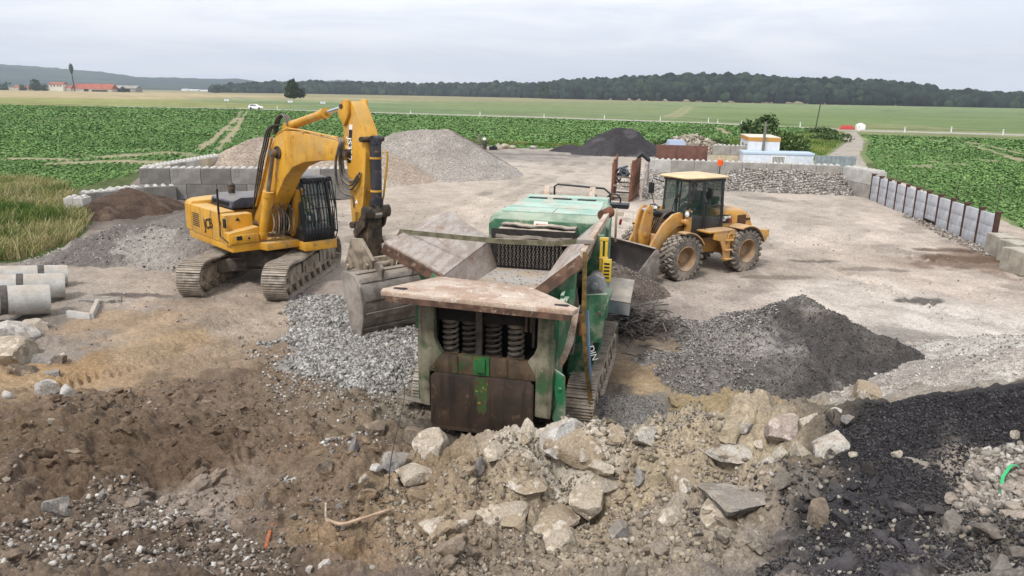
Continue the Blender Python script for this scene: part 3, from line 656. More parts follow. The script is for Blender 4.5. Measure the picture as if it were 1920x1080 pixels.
    hose([(.28,5.05,4.6),(.34,4.98,4.0),(.34,5.1,3.3),(.3,5.4,3.0),(.22,5.62,2.95),(.2,5.7,2.6)],.033,'hose',arm)
    lk=MB()
    for x in (-.27,.27):
        lk.prism([(6.32,2.5),(6.45,2.42),(6.3,2.2),(5.85,1.98),(5.78,2.08),(5.9,2.18)],'x',x-.03,x+.03)
    lk.cyl((-.36,6.37,2.43),(.36,6.37,2.43),.1);lk.b2((-.2,5.75,1.62),(.2,6.3,2.4));lk.build('bucket_link',m_grime,root,bevel=.01)
    # quick hitch and bucket
    q=MB()
    for x in (-.3,.3): q.prism([(5.55,2.15),(5.95,2.2),(6.45,1.75),(6.4,1.45),(6.1,1.4),(5.6,1.45),(5.3,1.3),(5.2,1.45)],'x',x-.05,x+.05)
    q.b2((-.25,5.5,1.5),(.25,6.2,1.75)).cyl((-.4,5.35,1.42),(.4,5.35,1.42),.07).cyl((-.4,6.25,1.58),(.4,6.25,1.58),.07)
    q.build('quick_hitch',m_dirty,root,bevel=.015)
    outer=[(5.0,1.15),(5.15,1.42),(5.5,1.5),(6.0,1.46),(6.42,1.22),(6.62,.8),(6.58,.35),(6.35,0.02),(6.0,-.28)]
    outer=[(y,z+.02) for y,z in outer]
    inner=[(y+(5.7-y)*.07,z+(.75-z)*.07) for y,z in outer]
    bk=MB().prism(outer+inner[::-1],'x',-1.02,1.0)
    bucket=bk.build('bucket',m_steel,root,bevel=.006)
    side=MB()
    for x in (-1.05,1.0): side.prism([(4.78,1.42),(5.0,1.5),(5.5,1.52),(6.0,1.48),(6.44,1.24),(6.64,.8),(6.6,.35),(6.38,0),(6.06,-.36),(5.92,-.3),(5.5,.15),(5.0,.95)],'x',x,x+.05)
    side.build('side_plate',mat('scoured_steel',S('A79F97'),S('867e77'),sc=2.5,rough=.5,metal=.35,bump=.25,bsc=14,spot=[(S('6f5a4a'),3,.58,.7,.5)],dust=(DUSTC,.5,.3)),bucket,bevel=.01)
    st=MB()
    for (ya,za) in ((5.9,1.52),(6.3,1.36),(6.62,.95),(6.66,.5),(6.45,.1)): st.box((0,ya,za),(1.96,.16,.03),(-math.atan2(ya-5.7,za-.7),0,0))
    st.build('wear_strip',m_steel,bucket,bevel=.005)
    er=MB()
    for x in (-.42,.42): er.prism([(5.1,1.42),(5.25,1.6),(5.6,1.62),(6.2,1.75),(6.45,1.6),(6.4,1.3),(5.6,1.44)],'x',x-.035,x+.035)
    er.build('bucket_ear',m_steel,bucket)
    lip=MB().plate([(-1.0,6.32,0.02),(1.0,6.32,.02),(1.0,5.98,-.38),(-1.0,5.98,-.38)],.04);lip.build('cutting_edge',m_steel,bucket)
    def warp(o,f):
        if o.data: 
            for v in o.data.vertices: v.co=f(v.co)
            if any(abs(q)>1e-6 for q in o.location): o.location=f(o.location.copy())
        for c in o.children: warp(c,f)
    def fa(c):
        k=float(sstep(2.2,5.2,c.y));a=1.6+(c.z-1.6)*.87 if c.z>1.6 else c.z
        return Vector((c.x,c.y,(1-k)*a+k*(2.35+(c.z-1.9)*.765)))
    for o in list(root.children):
        n=o.name.split('.')[0]
        if n in('boom','boom_cylinder','arm','arm_cylinder','bucket_cylinder'):
            warp(o,fa)
            if n in('arm','bucket_cylinder'): warp(o,lambda c:Vector((c.x,c.y+.22*(c.z-4.1)/1.4*float(c.y>2),c.z)))
        elif n=='bucket_link': warp(o,lambda c:Vector((c.x,c.y-.22,c.z+(c.z-1.6)*.5)))
        elif n=='bucket': warp(o,lambda c:Vector((c.x*1.02-.18,5.93+(c.y-4.78)*.5,1.5-(1.5-c.z)*.94)))
    return root
EXC=make_excavator()
def loader_wheel(parent,loc,steer=0):
    r,w=.70,.54
    ty=MB().lathe([(-w/2+.02,.40),(-w/2,.50),(-w/2+.02,.60),(-w/2+.08,.655),(w/2-.08,.655),(w/2-.02,.60),(w/2,.50),(w/2-.02,.40),(w/2-.09,.37),(-w/2+.09,.37)],(0,0,0),(1,0,0),40,closed=True)
    n=22
    for k in range(n):
        for sx in (-1,1):
            a=2*math.pi*(k+(.5 if sx>0 else 0))/n
            # chevron lug: two bars stepping along the tread
            for j,(x,da,wd) in enumerate(((.065,0,.13),(.185,.13,.15))):
                aa=a+da;c=Vector((sx*x,math.sin(aa)*.672,math.cos(aa)*.672))
                ty.box(c,(wd,.125,.10),rotm(-aa,0,0)@rotm(0,0,sx*(.35+.25*j)),taper=.86)
            aa=a+.19;ty.box((sx*(w/2-.015),math.sin(aa)*.63,math.cos(aa)*.63),(.05,.1,.11),rotm(-aa,0,0),taper=.8)
    wh=ty.build('wheel',m_rubber,parent,smooth=30);wh.location=loc;wh.rotation_euler=(0,0,steer)
    rm=MB().lathe([(-.24,.40),(-.25,.375),(-.2,.36),(-.16,.33),(-.05,.31),(.02,.29),(.02,.18),(.1,.16),(.12,.02)],(0,0,0),(1,0,0),28)
    rm2=MB().lathe([(-.25,.41),(-.27,.385),(-.22,.35),(-.1,.325),(.0,.30),(.02,.17),(-.04,.15),(-.04,.0)],(0,0,0),(1,0,0),28)
    for k in range(12): a=k*math.pi/6;rm2.cyl((-.005,.235*math.sin(a),.235*math.cos(a)),(-.03,.235*math.sin(a),.235*math.cos(a)),.018,n=6)
    rim=rm2.build('rim',mat('dusty_rim',S('8f6f48'),S('6f563a'),sc=4,rough=.8,dust=(DUSTC,.4,.5)) if 'dusty_rim' not in bpy.data.materials else bpy.data.materials['dusty_rim'],wh)
    return wh
def make_loader():
    # local: +Y forward, +X right, left side faces the camera
    A=Vector(P(1275,523));B=Vector(P(1387,506));hd=(A-B).normalized();az=math.atan2(hd.x,hd.y)
    left=Vector((-hd.y,hd.x,0));mid=(A+B)/2-left*1.0
    root=thing('wheel_loader','yellow wheel loader with black cab and orange beacon driving towards the crusher','wheel loader',(mid.x,mid.y,0),-az)
    wb=2.75;yf,yr=wb/2,-wb/2
    for x in (-1,1):
        for y in (yf,yr):
            w=loader_wheel(root,(x*.98,y,.69),0)
            if x>0: w.rotation_euler=(0,0,math.pi)
    ar=.0
    ax=MB()
    for y in (yf,yr): ax.cyl((-.9,y,.69),(.9,y,.69),.16,n=14).cyl((-.25,y,.69),(.25,y,.69),.28,n=18)
    ax.build('axle',m_cat,root)
    # rear frame and bonnet
    fr=MB();fr.b2((-.42,-2.3,.6),(.42,-.1,1.1)).b2((-.3,-.1,.62),(.3,.6,.95)).b2((-.4,.5,.6),(.4,1.7,1.25));fr.build('chassis',m_cat,root,bevel=.03)
    cw=MB().b2((-1.1,-2.45,.92),(1.1,-2.2,1.25)).b2((-1.14,-2.5,1.05),(-.92,-2.2,1.32));cw.build('counterweight',m_cat,root,bevel=.04)
    sec=[]
    for y,zt,hw in ((-.55,2.02,.50),(-1.3,2.02,.52),(-1.9,1.95,.54),(-2.2,1.8,.53),(-2.38,1.5,.5)):
        sec.append([Vector((x*hw,y,z)) for x,z in ((-1,1.0),(-1.0,zt-.22),(-.86,zt-.05),(-.5,zt+.03),(.5,zt+.03),(.86,zt-.05),(1,zt-.22),(1,1.0))])
    hood=MB().sweep2(sec).build('engine_hood',m_cat,root,bevel=.02)
    MB().b2((-.552,-1.95,1.25),(-.535,-1.55,1.78)).build('grille',mat('brown_grille',S('5b3c26'),S('452d1d'),sc=30,rough=.8),hood)
    d=MB().plate([(-.528,-.62,1.55),(-.528,-1.3,1.55),(-.532,-1.2,1.82),(-.522,-.62,1.85)],.008).build('decal',m_blk,hood,smooth=None)
    if True:
        text_part('lettering','CAT',.2,m_white,d,(-.545,-.8,1.70),(R(90),0,R(-90)),.004,1,.01)
        text_part('lettering','926M',.12,m_white,d,(-.545,-1.07,1.74),(R(90),0,R(-90)),.004,1,.004)
        MB().plate([(-.54,-1.12,1.56),(-.54,-1.3,1.56),(-.54,-1.22,1.78)],.006).build('triangle',m_red,d,smooth=None)
        text_part('lettering','926M',.1,m_blk,hood,(-.56,-2.05,1.62),(R(90),0,R(-90)),.004,1,.004)
    MB().cyl((.25,-.9,2.0),(.25,-.9,2.35),.09).tube([(.25,-.9,2.35),(.25,-1.0,2.45),(.25,-1.1,2.47)],.06,10).cyl((-.1,-.85,2.0),(-.1,-.85,2.3),.12).cyl((-.1,-.85,2.25),(-.1,-.85,2.4),.16).build('exhaust',m_black,root)
    # fenders: arc shells
    for y,a0,a1,x0,x1,r_ in ((yf,-12,62,.92,1.24,.84),(yr,-25,72,.66,1.26,.85)):
        for sx in (-1,1):
            f=MB();ri=r_-.035;n=10;po=[];pi=[]
            for k in range(n+1):
                a=R(a0+(a1-a0)*k/n);po.append((y-r_*math.sin(a),.69+r_*math.cos(a)));pi.append((y-ri*math.sin(a),.69+ri*math.cos(a)))
            f.prism(po+pi[::-1],'x',sx*x0,sx*x1)
            f.build('fender',m_cat if y<0 else m_cat,root,bevel=.008)
            g=MB().prism([(a,b) for a,b in pi]+[(y+(a-y)*.93,.69+(b-.69)*.93) for a,b in pi[::-1]],'x',sx*(x1-.03),sx*(x1+.0));g.build('fender_flap',m_black,root)
    # platform, steps
    st=MB().b2((-1.22,-.72,1.42),(-.5,.45,1.47)).b2((-1.22,-.72,1.15),(-1.0,-.5,1.42));st.build('platform',m_cat,root,bevel=.01)
    sd=MB()
    for x0 in (-1.2,1.12):
        sd.prism([(-.55,1.42),(.2,1.42),(.2,1.2),(-.1,1.12),(-.28,.8),(-.32,.45),(-.6,.45)],'x',x0,x0+.06)
        for z in (1.12,.8,.5): sd.b2((x0+(-.12 if x0<0 else 0),-.6,z),(x0+(.1 if x0<0 else .2),-.3,z+.04))
    each(sd,'step',m_cat,root,bevel=.006)
    MB().tube([(-1.24,-.62,.95),(-1.24,-.62,1.3),(-1.24,-.5,1.36),(-1.24,-.4,1.3),(-1.24,-.4,.95)],.022,8).build('handrail',m_cat,root)
    # cab
    z0,z1=1.45,3.08
    cb=MB();hw=.66
    cb.prism([(-.7,z0-.15),(.55,z0-.15),(.78,z0+.1),(.8,z0+.5),(-.7,z0+.3)],'x',-hw,hw)
    for sx in (-1,1):
        cb.bar((sx*hw*.99,-.66,z0),(sx*hw*.93,-.62,z1),.09,.10);cb.bar((sx*hw*.97,.18,z0),(sx*hw*.93,.2,z1),.10,.09);cb.bar((sx*hw*.86,.83,z0+.4),(sx*hw*.82,.78,z1),.07,.07)
        cb.bar((sx*hw*.99,-.7,z0+.75),(sx*hw*.97,.2,z0+.75),.05,.05);cb.bar((sx*hw*.94,-.7,z1-.05),(sx*hw*.85,.8,z1-.05),.09,.1)
    cb.bar((-.6,.8,z1-.05),(.6,.8,z1-.05),.08,.1);cb.bar((-.6,-.65,z1-.05),(.6,-.65,z1-.05),.08,.1)
    cb.bar((-.58,.84,z0+.45),(.58,.84,z0+.45),.08,.12);cb.bar((-.2,.86,z0+.5),(-.2,.82,z1),.035,.05)
    cab=cb.build('cab',m_black,root,bevel=.02)
    def win(p,m=m_glass2): MB().plate(p,.008).build('window',m,cab,smooth=None)
    win([(-.57,.86,z0+.5),(.57,.86,z0+.5),(.54,.82,z1-.08),(-.54,.82,z1-.08)],m_glass)
    for sx in (-1,1):
        win([(sx*.645,.16,z0+.1),(sx*.645,-.6,z0+.1),(sx*.63,-.6,z1-.1),(sx*.63,.16,z1-.1)])
        win([(sx*.635,.24,z0+.35),(sx*.57,.82,z0+.5),(sx*.55,.79,z1-.1),(sx*.62,.24,z1-.1)])
    win([(-.6,-.68,z0+.6),(.6,-.68,z0+.6),(.58,-.64,z1-.1),(-.58,-.64,z1-.1)])
    sec=[]
    for z,k in ((0,0),(.04,.03),(.08,-.02),(.11,-.16)):
        sec.append([Vector((x,y,z1+z)) for x,y in ((-.72-k,-.72-k),(.72+k,-.72-k),(.72+k,.35),(.6+k,1.0+k),(-.6-k,1.0+k),(-.72-k,.35))])
    MB().sweep2(sec).build('roof',mat('pale_roof',S('DCC596'),S('CFB586'),rough=.6,dust=(DUSTC,.5,.2)),cab,bevel=.01)
    bc=MB().cyl((-.35,-.7,z1+.1),(-.35,-.7,z1+.4),.018,n=6).build('beacon_stem',m_black,root)
    MB().lathe([(0,.085),(.16,.09),(.2,.06),(.21,0)],(-.35,-.7,z1+.37),(0,0,1),16).build('beacon',mat('orange_beacon',S('E0561C'),rough=.3),bc)
    MB().b2((-.22,-.3,z0+.1),(.22,.15,z0+.5)).b2((-.22,-.42,z0+.45),(.22,-.28,z0+1.15)).build('seat',m_blk,cab,bevel=.04)
    MB().lathe([(-.012,.17),(0,.185),(.012,.17),(0,.155)],(0,.42,z0+.75),(0,-.5,.85),20,closed=True).cyl((0,.42,z0+.75),(0,.55,z0+.4),.03).build('steering_wheel',m_blk,cab)
    wi=MB().tube([(.1,.9,z0+.45),(-.05,.91,z0+.95),(-.3,.88,z0+1.25)],.012,6).tube([(-.02,.9,z0+.9),(-.3,.9,z0+1.15)],.02,6).build('wiper',m_blk,cab)
    for sx in (-1,1):
        a=MB().tube([(sx*.62,.8,z1-.2),(sx*.95,.98,z1-.1),(sx*1.0,1.0,z1-.25)],.018,6).tube([(sx*.62,.85,z0+.55),(sx*.85,.98,z0+.7),(sx*1.0,1.0,z1-.55)],.015,6).build('mirror_arm',m_blk,root)
        MB().box((sx*1.0,1.0,z1-.42),(.2,.06,.36),(0,0,sx*.3)).build('mirror',m_blk,a,bevel=.03)
    MB().box((-.8,.12,z1-.45),(.2,.06,.34)).tube([(-.64,.2,z1-.1),(-.8,.15,z1-.2),(-.8,.12,z1-.4)],.014,6).build('mirror',m_blk,root,bevel=.02)
    hr=MB()
    for x in (-.78,):
        hr.tube([(x,.22,z0),(x-.02,.24,z0+.9),(x+.12,.22,z0+1.05)],.016,6)
    for x0,x1,y,z in ((.35,.75,1.25,1.5),(-.25,-.6,1.02,1.7)): hr.tube([(x0,y,z),(x0,y,z+.6),(x0+(x1-x0)*.15,y,z+.66),(x1-(x1-x0)*.15,y,z+.66),(x1,y,z+.6),(x1,y,z)],.018,6)
    hr.build('handrail',m_blk,root)
    # front frame tower
    tw=MB()
    for x in (-.28,.28): tw.prism([(.75,.6),(1.7,.6),(1.75,1.1),(1.45,1.6),(1.1,1.95),(.8,1.9),(.62,1.4)],'x',x-.06,x+.06)
    tw.b2((-.3,.8,.7),(.3,1.5,1.1));tw.cyl((-.75,.98,1.75),(.75,.98,1.75),.09);tw.b2((-.26,.9,1.45),(.26,1.3,1.6))
    for x in (-.62,.62): tw.box((x,.82,1.75),(.12,.2,.7))
    tw.build('front_frame',m_cat,root,bevel=.015)
    for sx in (-1,1):
        l=MB().box((sx*.72,.92,2.0),(.2,.12,.16)).build('lamp_bracket',m_black,root,bevel=.03)
        MB().lathe([(0,.085),(.03,.09),(.05,.06),(.055,0)],(sx*.72,.97,2.0),(0,1,0),16).build('headlight',mat('lamp_glass',S('DADDE0'),rough=.1,spec=.8) if sx<0 else bpy.data.materials['lamp_glass'],l)
    # lift arms: arched plates
    for sx in (-1,1):
        ar_=MB().prism([(.86,1.9),(1.1,2.05),(1.4,2.0),(1.8,1.72),(2.2,1.2),(2.5,.62),(2.52,.36),(2.36,.3),(2.2,.5),(1.85,1.0),(1.5,1.4),(1.2,1.6),(.95,1.62)],'x',sx*.5-.05,sx*.5+.05)
        ar_.build('lift_arm',m_cat,root,bevel=.015)
        cylinder(root,'lift_cylinder',(sx*.36,.95,.95),(sx*.42,1.75,1.25),.62,.08,.04,m_black,m_chrome)
    MB().b2((-.5,1.75,1.05),(.5,1.95,1.35)).cyl((-.6,2.42,.45),(.6,2.42,.45),.07).build('cross_tube',m_cat,root,bevel=.02)
    tl=MB()
    for x in (-.13,.13): tl.prism([(1.95,2.25),(2.1,2.28),(2.25,2.1),(2.42,1.5),(2.4,1.1),(2.2,.78),(2.05,.9),(2.0,1.4),(1.92,1.95)],'x',x-.045,x+.045)
    tl.cyl((-.2,2.1,2.12),(.2,2.1,2.12),.07).cyl((-.2,2.2,1.35),(.2,2.2,1.35),.08)
    tl.build('tilt_lever',m_cat,root,bevel=.01)
    cylinder(root,'tilt_cylinder',(0,1.15,1.85),(0,2.1,2.12),.6,.1,.045,m_black,m_chrome)
    for i in range(6): hose([(-.2+.08*i,.95,1.9),(-.22+.08*i,1.2,2.05),(-.15+.07*i,1.5,1.85),(-.2+.1*i,1.7,1.4)],.02,'hose',root)
    cp=MB()
    for x in (-.5,.5): cp.b2((x-.06,2.38,.2),(x+.06,2.62,1.05))
    cp.b2((-.6,2.5,.25),(.6,2.6,.45)).b2((-.6,2.5,.85),(.6,2.6,1.0)).cyl((-.2,2.5,.92),(.2,2.5,.92),.06);cp.build('coupler',m_cat,root,bevel=.01)
    # bucket, opening forward
    W=1.32
    o=[(2.66,1.08),(2.62,.7),(2.66,.35),(2.82,.12),(3.1,.03),(3.72,.02)]
    i_=[(y+.035,z+.03) for y,z in o];i_[-1]=(3.75,.04);i_[0]=(2.7,1.09)
    bk=MB().prism(o+i_[::-1],'x',-W,W).build('bucket',mat('worn_dark_bucket',S('2c2724'),S('3f3833'),sc=2,rough=.6,spot=[(S('6a5f55'),3,.6,.75,.5)]),root,smooth=40)
    sp=MB()
    for x in (-W-.03,W): sp.prism([(2.66,1.12),(2.6,.7),(2.64,.33),(2.8,.09),(3.1,.0),(3.74,.0),(3.7,.12),(3.45,.5),(3.05,.9),(2.82,1.12)],'x',x,x+.03)
    sp.build('side_plate',m_steel,bk,bevel=.008)
    MB().b2((-W,3.66,.0),(W,3.82,.035)).build('cutting_edge',m_steel,bk)
    MB().prism([(2.62,1.08),(2.78,1.2),(2.82,1.17),(2.7,1.06)],'x',-W,W).build('spill_guard',m_steel,bk)
    return root
LOADER=make_loader()
m_green=mat('green_paint',S('1C6640'),S('255a3d'),sc=1.4,rough=.5,dust=(S('A9B2A0'),.85,.35),spot=[(S('8b8d78'),2.6,.5,.66,.75),(S('5a3a28'),6,.64,.74,.8)],bump=.15,bsc=22,streak=(S('6d6a58'),9,.55,.72,.6))
m_greenw=mat('weathered_frame',S('857f6c'),S('5d5b48'),sc=2.2,lo=.35,hi=.6,rough=.85,spot=[(S('2d5a35'),2.3,.49,.60,.85),(S('4a3628'),4.5,.55,.66,.8),(S('BDB6A2'),9,.62,.72,.5)],bump=.35,bsc=16,dust=(DUSTC,.7,.15),streak=(S('3a3026'),8,.5,.7,.6))
m_panel=mat('oily_panel',S('47382c'),S('2b221b'),sc=1.6,lo=.3,hi=.65,rough=.6,spot=[(S('7a6248'),5,.58,.7,.5),(S('22301c'),3,.6,.7,.7)],bump=.2,bsc=14,streak=(S('1f1712'),10,.48,.66,.7))
m_plate=mat('rusted_plate',S('BBAA9A'),S('A38A77'),sc=1.8,lo=.4,hi=.6,rough=.8,spot=[(S('A0704F'),3.2,.56,.68,.6),(S('D9CFC0'),5,.56,.66,.7),(S('5c4436'),14,.6,.7,.7)],bump=.25,bsc=18,grain=.2,gsc=35)
m_wing=mat('scratched_plate',S('B1A79E'),S('9A8B7F'),sc=1.5,rough=.6,metal=.2,spot=[(S('8a6248'),3,.57,.7,.6),(S('6d5c50'),11,.6,.7,.6)],bump=.15,bsc=12,stretch=(6,1,1),grain=.15,gsc=25)
m_rim=mat('muddy_edge',S('6A5040'),S('4b382d'),sc=5,rough=.9,bump=.5,bsc=18,spot=[(S('9b8672'),7,.58,.68,.7)])
m_void=mat('painted_shade',S('2a2623'),S('1a1816'),sc=4,rough=.9)  # near-black colour painted in as the shade of recesses, openings and gaps
m_bed=mat('dusty_feeder',S('A79684'),S('A39E98'),sc=1.6,rough=.95,bump=.5,bsc=18,grain=.2)
m_beam=mat('oily_beam',S('62503c'),S('3d3023'),sc=2.4,lo=.3,hi=.65,rough=.6,spot=[(S('2c4a26'),3.2,.52,.64,.85),(S('8d7a5e'),4.5,.6,.7,.6)],bump=.3,bsc=16,streak=(S('231a13'),9,.5,.68,.6))
def make_crusher():
    root=thing('rock_crusher','large dusty green rock crusher with open steel hopper wings in the middle of the yard','crusher',(-.4,11.3,0),R(-13))
    # front frame: two posts joined by a beam
    f=MB();pts=[(-1.12,.6),(-.955,.58),(-.955,1.22),(-.9,1.28),(-.74,1.5),(-.8,1.6),(-.87,1.75),(-.87,2.42),(-1.14,2.42),(-1.16,1.4)]
    f.prism(pts,'y',0.0,.14);f.prism([(.82,.58),(1.07,.56),(1.1,1.35),(1.12,2.42),(.84,2.42),(.83,1.75),(.77,1.6),(.68,1.5),(.8,1.3),(.82,1.2)],'y',0,.14)
    each(MB().prism([(-.955,1.18),(.82,1.18),(.8,1.3),(.68,1.5),(-.74,1.5),(-.9,1.28),(-.955,1.22)],'y',.01,.12),'crossbeam',m_beam,root,bevel=.01)
    each(MB().b2((-.9,-.02,1.25),(-.86,.0,1.3)).b2((-.5,-.015,1.22),(-.47,.01,1.5)).b2((.32,-.015,1.22),(.35,.01,1.5)).b2((.6,.14,1.95),(.64,.18,2.3)).b2((.68,.14,1.95),(.72,.18,2.3)),'stiffener',m_beam,root);each(f,'front_post',m_greenw,root,bevel=.015)
    gp=MB()
    for x0,x1 in ((-1.17,-1.15),(1.10,1.15)): gp.b2((x0-.02,-.0,1.9),(x1+.02,.6,2.42))
    gp.b2((-1.2,.14,.6),(-1.12,1.6,2.35));gp.b2((1.06,.14,1.5),(1.14,1.2,2.3));each(gp,'side_post',m_green,root,bevel=.01)
    d=MB();c=.07;d.prism([(-.93+c,.22),(.8-c,.22),(.8,.22+c),(.8,1.18-c),(.8-c,1.18),(-.93+c,1.18),(-.93,1.18-c),(-.93,.22+c)],'y',-.035,.02)
    dp=d.build('front_panel',m_panel,root,bevel=.012);MB().b2((-.9,-.05,.2),(.78,0,.25)).build('panel_lip',m_panel,dp)
    g=MB().b2((-.2,-.02,1.2),(.06,0,1.52)).b2((-.15,-.06,1.26),(.0,-.02,1.48)).build('green_bracket',mat('fresh_green_paint',S('27703a'),S('2a5a30'),rough=.5,spot=[(S('6d5a2f'),5,.55,.65,.8)]),root)
    MB().prism([(-.17,1.16),(.05,1.16),(.04,.9),(.07,.82),(.02,.74),(.03,.6),(-.03,.5),(-.06,.58),(-.1,.52),(-.13,.68),(-.12,.8),(-.18,.88)],'y',-.04,-.037).build('paint_patch',mat('green_paint_smear',S('2a5228'),S('47391f'),sc=11,rough=.7,spot=[(S('8a8038'),16,.58,.66,.8)]),dp,smooth=None)
    each(MB().b2((-.2,.1,1.25),(-.1,.2,2.4)).b2((.72,.14,1.7),(.76,.2,2.3)),'support_bar',m_darkf,root)
    for i,x in enumerate((-.72,-.38,.02,.4)):
        b=MB();pa=[]
        for k in range(91):
            a=k/90*2*math.pi*5.5;pa.append((x+.115*math.cos(a),.42+.115*math.sin(a),1.42+.52*k/90))
        b.tube(pa,.028,8).cyl((x,.42,1.36),(x,.42,1.42),.15).cyl((x,.42,1.94),(x,.42,2.0),.15)
        b.build('spring',m_dirty if i in(0,3) else m_darkf,root)
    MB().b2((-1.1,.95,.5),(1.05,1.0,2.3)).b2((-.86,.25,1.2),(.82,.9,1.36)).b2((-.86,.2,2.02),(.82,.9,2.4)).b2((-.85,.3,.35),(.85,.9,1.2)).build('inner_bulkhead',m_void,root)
    ch=MB().b2((-.75,.9,.45),(.75,8.3,1.1)).b2((-1.0,1.6,1.1),(1.0,8.0,1.9)).b2((-.35,.2,.05),(-.15,.5,.5)).b2((.2,.8,.1),(.4,1.1,.5));ch.build('chassis',m_darkf,root,bevel=.02)
    # hopper plates
    pl=MB().plate([(-1.1,.97,2.47),(-1.62,-.28,2.53),(-1.58,-.45,2.53),(1.44,-.45,2.46),(1.5,-.28,2.46),(.56,.8,2.44)],.075)
    hp=pl.build('rear_hopper_plate',m_plate,root,bevel=.012);hp['label']='rust stained trapezoid plate'
    for (x,y) in ((-1.36,-.2),(1.22,-.2)):
        MB().prism([(x-.1,y-.04),(x+.1,y-.06),(x+.13,y),(x+.1,y+.05),(x-.1,y+.04)],'z',2.55 if x<0 else 2.50,2.605 if x<0 else 2.54).build('slot',m_void,hp,smooth=None)  # dark raised piece; its colour paints the shade of an oval hole
    MB().bar((-1.5,-.46,2.49),(1.4,-.46,2.42),.03,.09).build('plate_edge',m_rim,hp)
    A=[Vector(p) for p in ((-2.2,1.16,3.0),(-2.04,4.27,3.1),(-1.0,4.04,2.6),(-1.14,1.28,2.45))]
    wl=MB().plate(A,-.06).build('hopper_wing',m_wing,root,bevel=.01);wl['label']='left wing, grey and scratched'
    MB().bar(A[0]+Vector((0,-.02,-.06)),A[3]+Vector((0,-.02,-.06)),.1,.16).build('wing_rim',m_rim,wl)
    MB().bar(A[0]+Vector((0,0,-.05)),A[1]+Vector((0,0,-.05)),.06,.12).build('wing_rim',m_wing,wl)
    MB().plate([(-1.0,4.04,2.62),(-.82,3.9,2.1),(-.98,1.4,2.05),(-1.14,1.25,2.47)],.04).build('hopper_wall',m_wing,root)
    B=[Vector(p) for p in ((.6,1.02,2.43),(1.27,1.35,3.02),(1.36,4.2,3.26),(.66,4.0,2.62))]
    wr=MB().plate(B,-.07).build('hopper_wing',m_wing,root,bevel=.01);wr['label']='right wing, edge on, with a muddy rim'
    MB().bar(B[0]+Vector((.02,-.02,-.08)),B[1]+Vector((.05,-.02,-.1)),.1,.2,(1,0,-.6)).build('wing_rim',m_rim,wr)
    MB().bar(B[1]+Vector((.04,0,-.02)),B[2]+Vector((.04,0,-.02)),.09,.14).build('wing_rim',m_plate,wr)
    rb=MB()
    for k in range(7): y=1.6+k*.42;rb.prism([(.75,2.5),(1.28,2.96),(1.36,2.96),(1.3,2.7),(.95,2.4)],'y',y,y+.05)
    each(rb,'wing_rib',m_plate,wr)
    MB().cyl((1.3,4.1,3.25),(1.45,4.35,3.3),.11,n=14).build('wing_hinge',m_rust,wr)
    MB().plate([(.64,4.0,2.6),(.62,3.9,2.1),(.58,1.2,2.05),(.6,1.02,2.42)],-.04).build('hopper_wall',m_wing,root)
    MB().plate([(-1.1,.95,2.46),(.56,.8,2.43),(.58,1.6,2.0),(-1.0,1.6,2.0)],.03).b2((-1.0,1.5,1.98),(.62,3.95,2.08)).build('feeder_bed',m_bed,root)
    mb=MB();r2=random.Random(3)
    for k in range(110):
        x,y=r2.uniform(-.9,.5),r2.uniform(1.6,3.8);s=r2.uniform(.008,.025);mb.box((x,y,2.09),(s*2,s*1.6,s),(r2.random(),r2.random(),r2.random()*3))
    tag(mb.build('dust_lump',m_bed,root),kind='stuff')
    cc=MB();ncol=17
    for i in range(ncol):
        x=-.8+1.38*(i+.5)/ncol
        for k in range(9):
            z=2.65-k*.058
            if k%2==i%2: cc.lathe([(-.01,.027),(0,.034),(.01,.027),(0,.018)],(x,3.8,z),(0,1,0),8,closed=True)
            else: cc.b2((x-.009,3.79,z-.036),(x+.009,3.81,z+.036))
    cc.build('chain_curtain',mat('chain_steel',S('77716b'),S('5b5650'),sc=20,rough=.5,metal=.5),root,smooth=None)
    MB().b2((-.95,3.9,1.9),(.85,3.95,2.9)).build('crusher_mouth',m_void,root)  # dark sheet painted as the shade of the void behind the chains
    # canopy
    sec=[]
    for y,z,xl,xr in ((4.55,3.0,-1.18,1.42),(4.75,3.12,-1.2,1.42),(6.3,3.14,-1.05,1.3),(7.4,3.12,-.95,1.18)):
        sec.append([Vector(p) for p in ((xl,y,1.15),(xl,y,z-.12),(xl+.12,y,z),(xr-.12,y,z),(xr,y,z-.12),(xr,y,1.15))])
    cn=MB().sweep2(sec).build('engine_canopy',m_green,root,bevel=.02)
    mtop=mat('dusty_top',S('A9C0B4'),S('8fae9f'),sc=1.6,rough=.85,spot=[(S('BBAFA0'),1.8,.48,.6,.8)],grain=.1,gsc=20)
    tp=MB()
    tp.b2((-.98,4.85,3.125),(.15,5.5,3.145));tp.b2((.17,4.85,3.125),(1.2,5.5,3.145));tp.b2((-.93,5.53,3.135),(1.1,6.35,3.155));tp.b2((-.9,6.4,3.13),(1.05,6.9,3.15))
    each(tp,'top_panel',mtop,cn,bevel=.004)
    for x in (-.6,.0,.6): MB().b2((x-.22,6.98,3.13),(x+.22,7.15,3.155)).build('vent_slot',m_void,cn,smooth=None)
    MB().b2((-.9,7.2,2.6),(1.1,7.6,3.17)).build('rear_beam',mtop,cn,bevel=.01)
    MB().b2((-.18,4.53,2.83),(.12,4.546,2.99)).build('label_plate',m_white,cn,smooth=None)
    MB().b2((-.14,4.522,2.88),(.08,4.53,2.94)).build('label_print',m_red,cn,smooth=None)
    for x in (-.45,.5): MB().box((x,4.53,2.86),(.07,.04,.1)).build('hinge',mtop,cn,bevel=.01)
    rf=MB();n=24
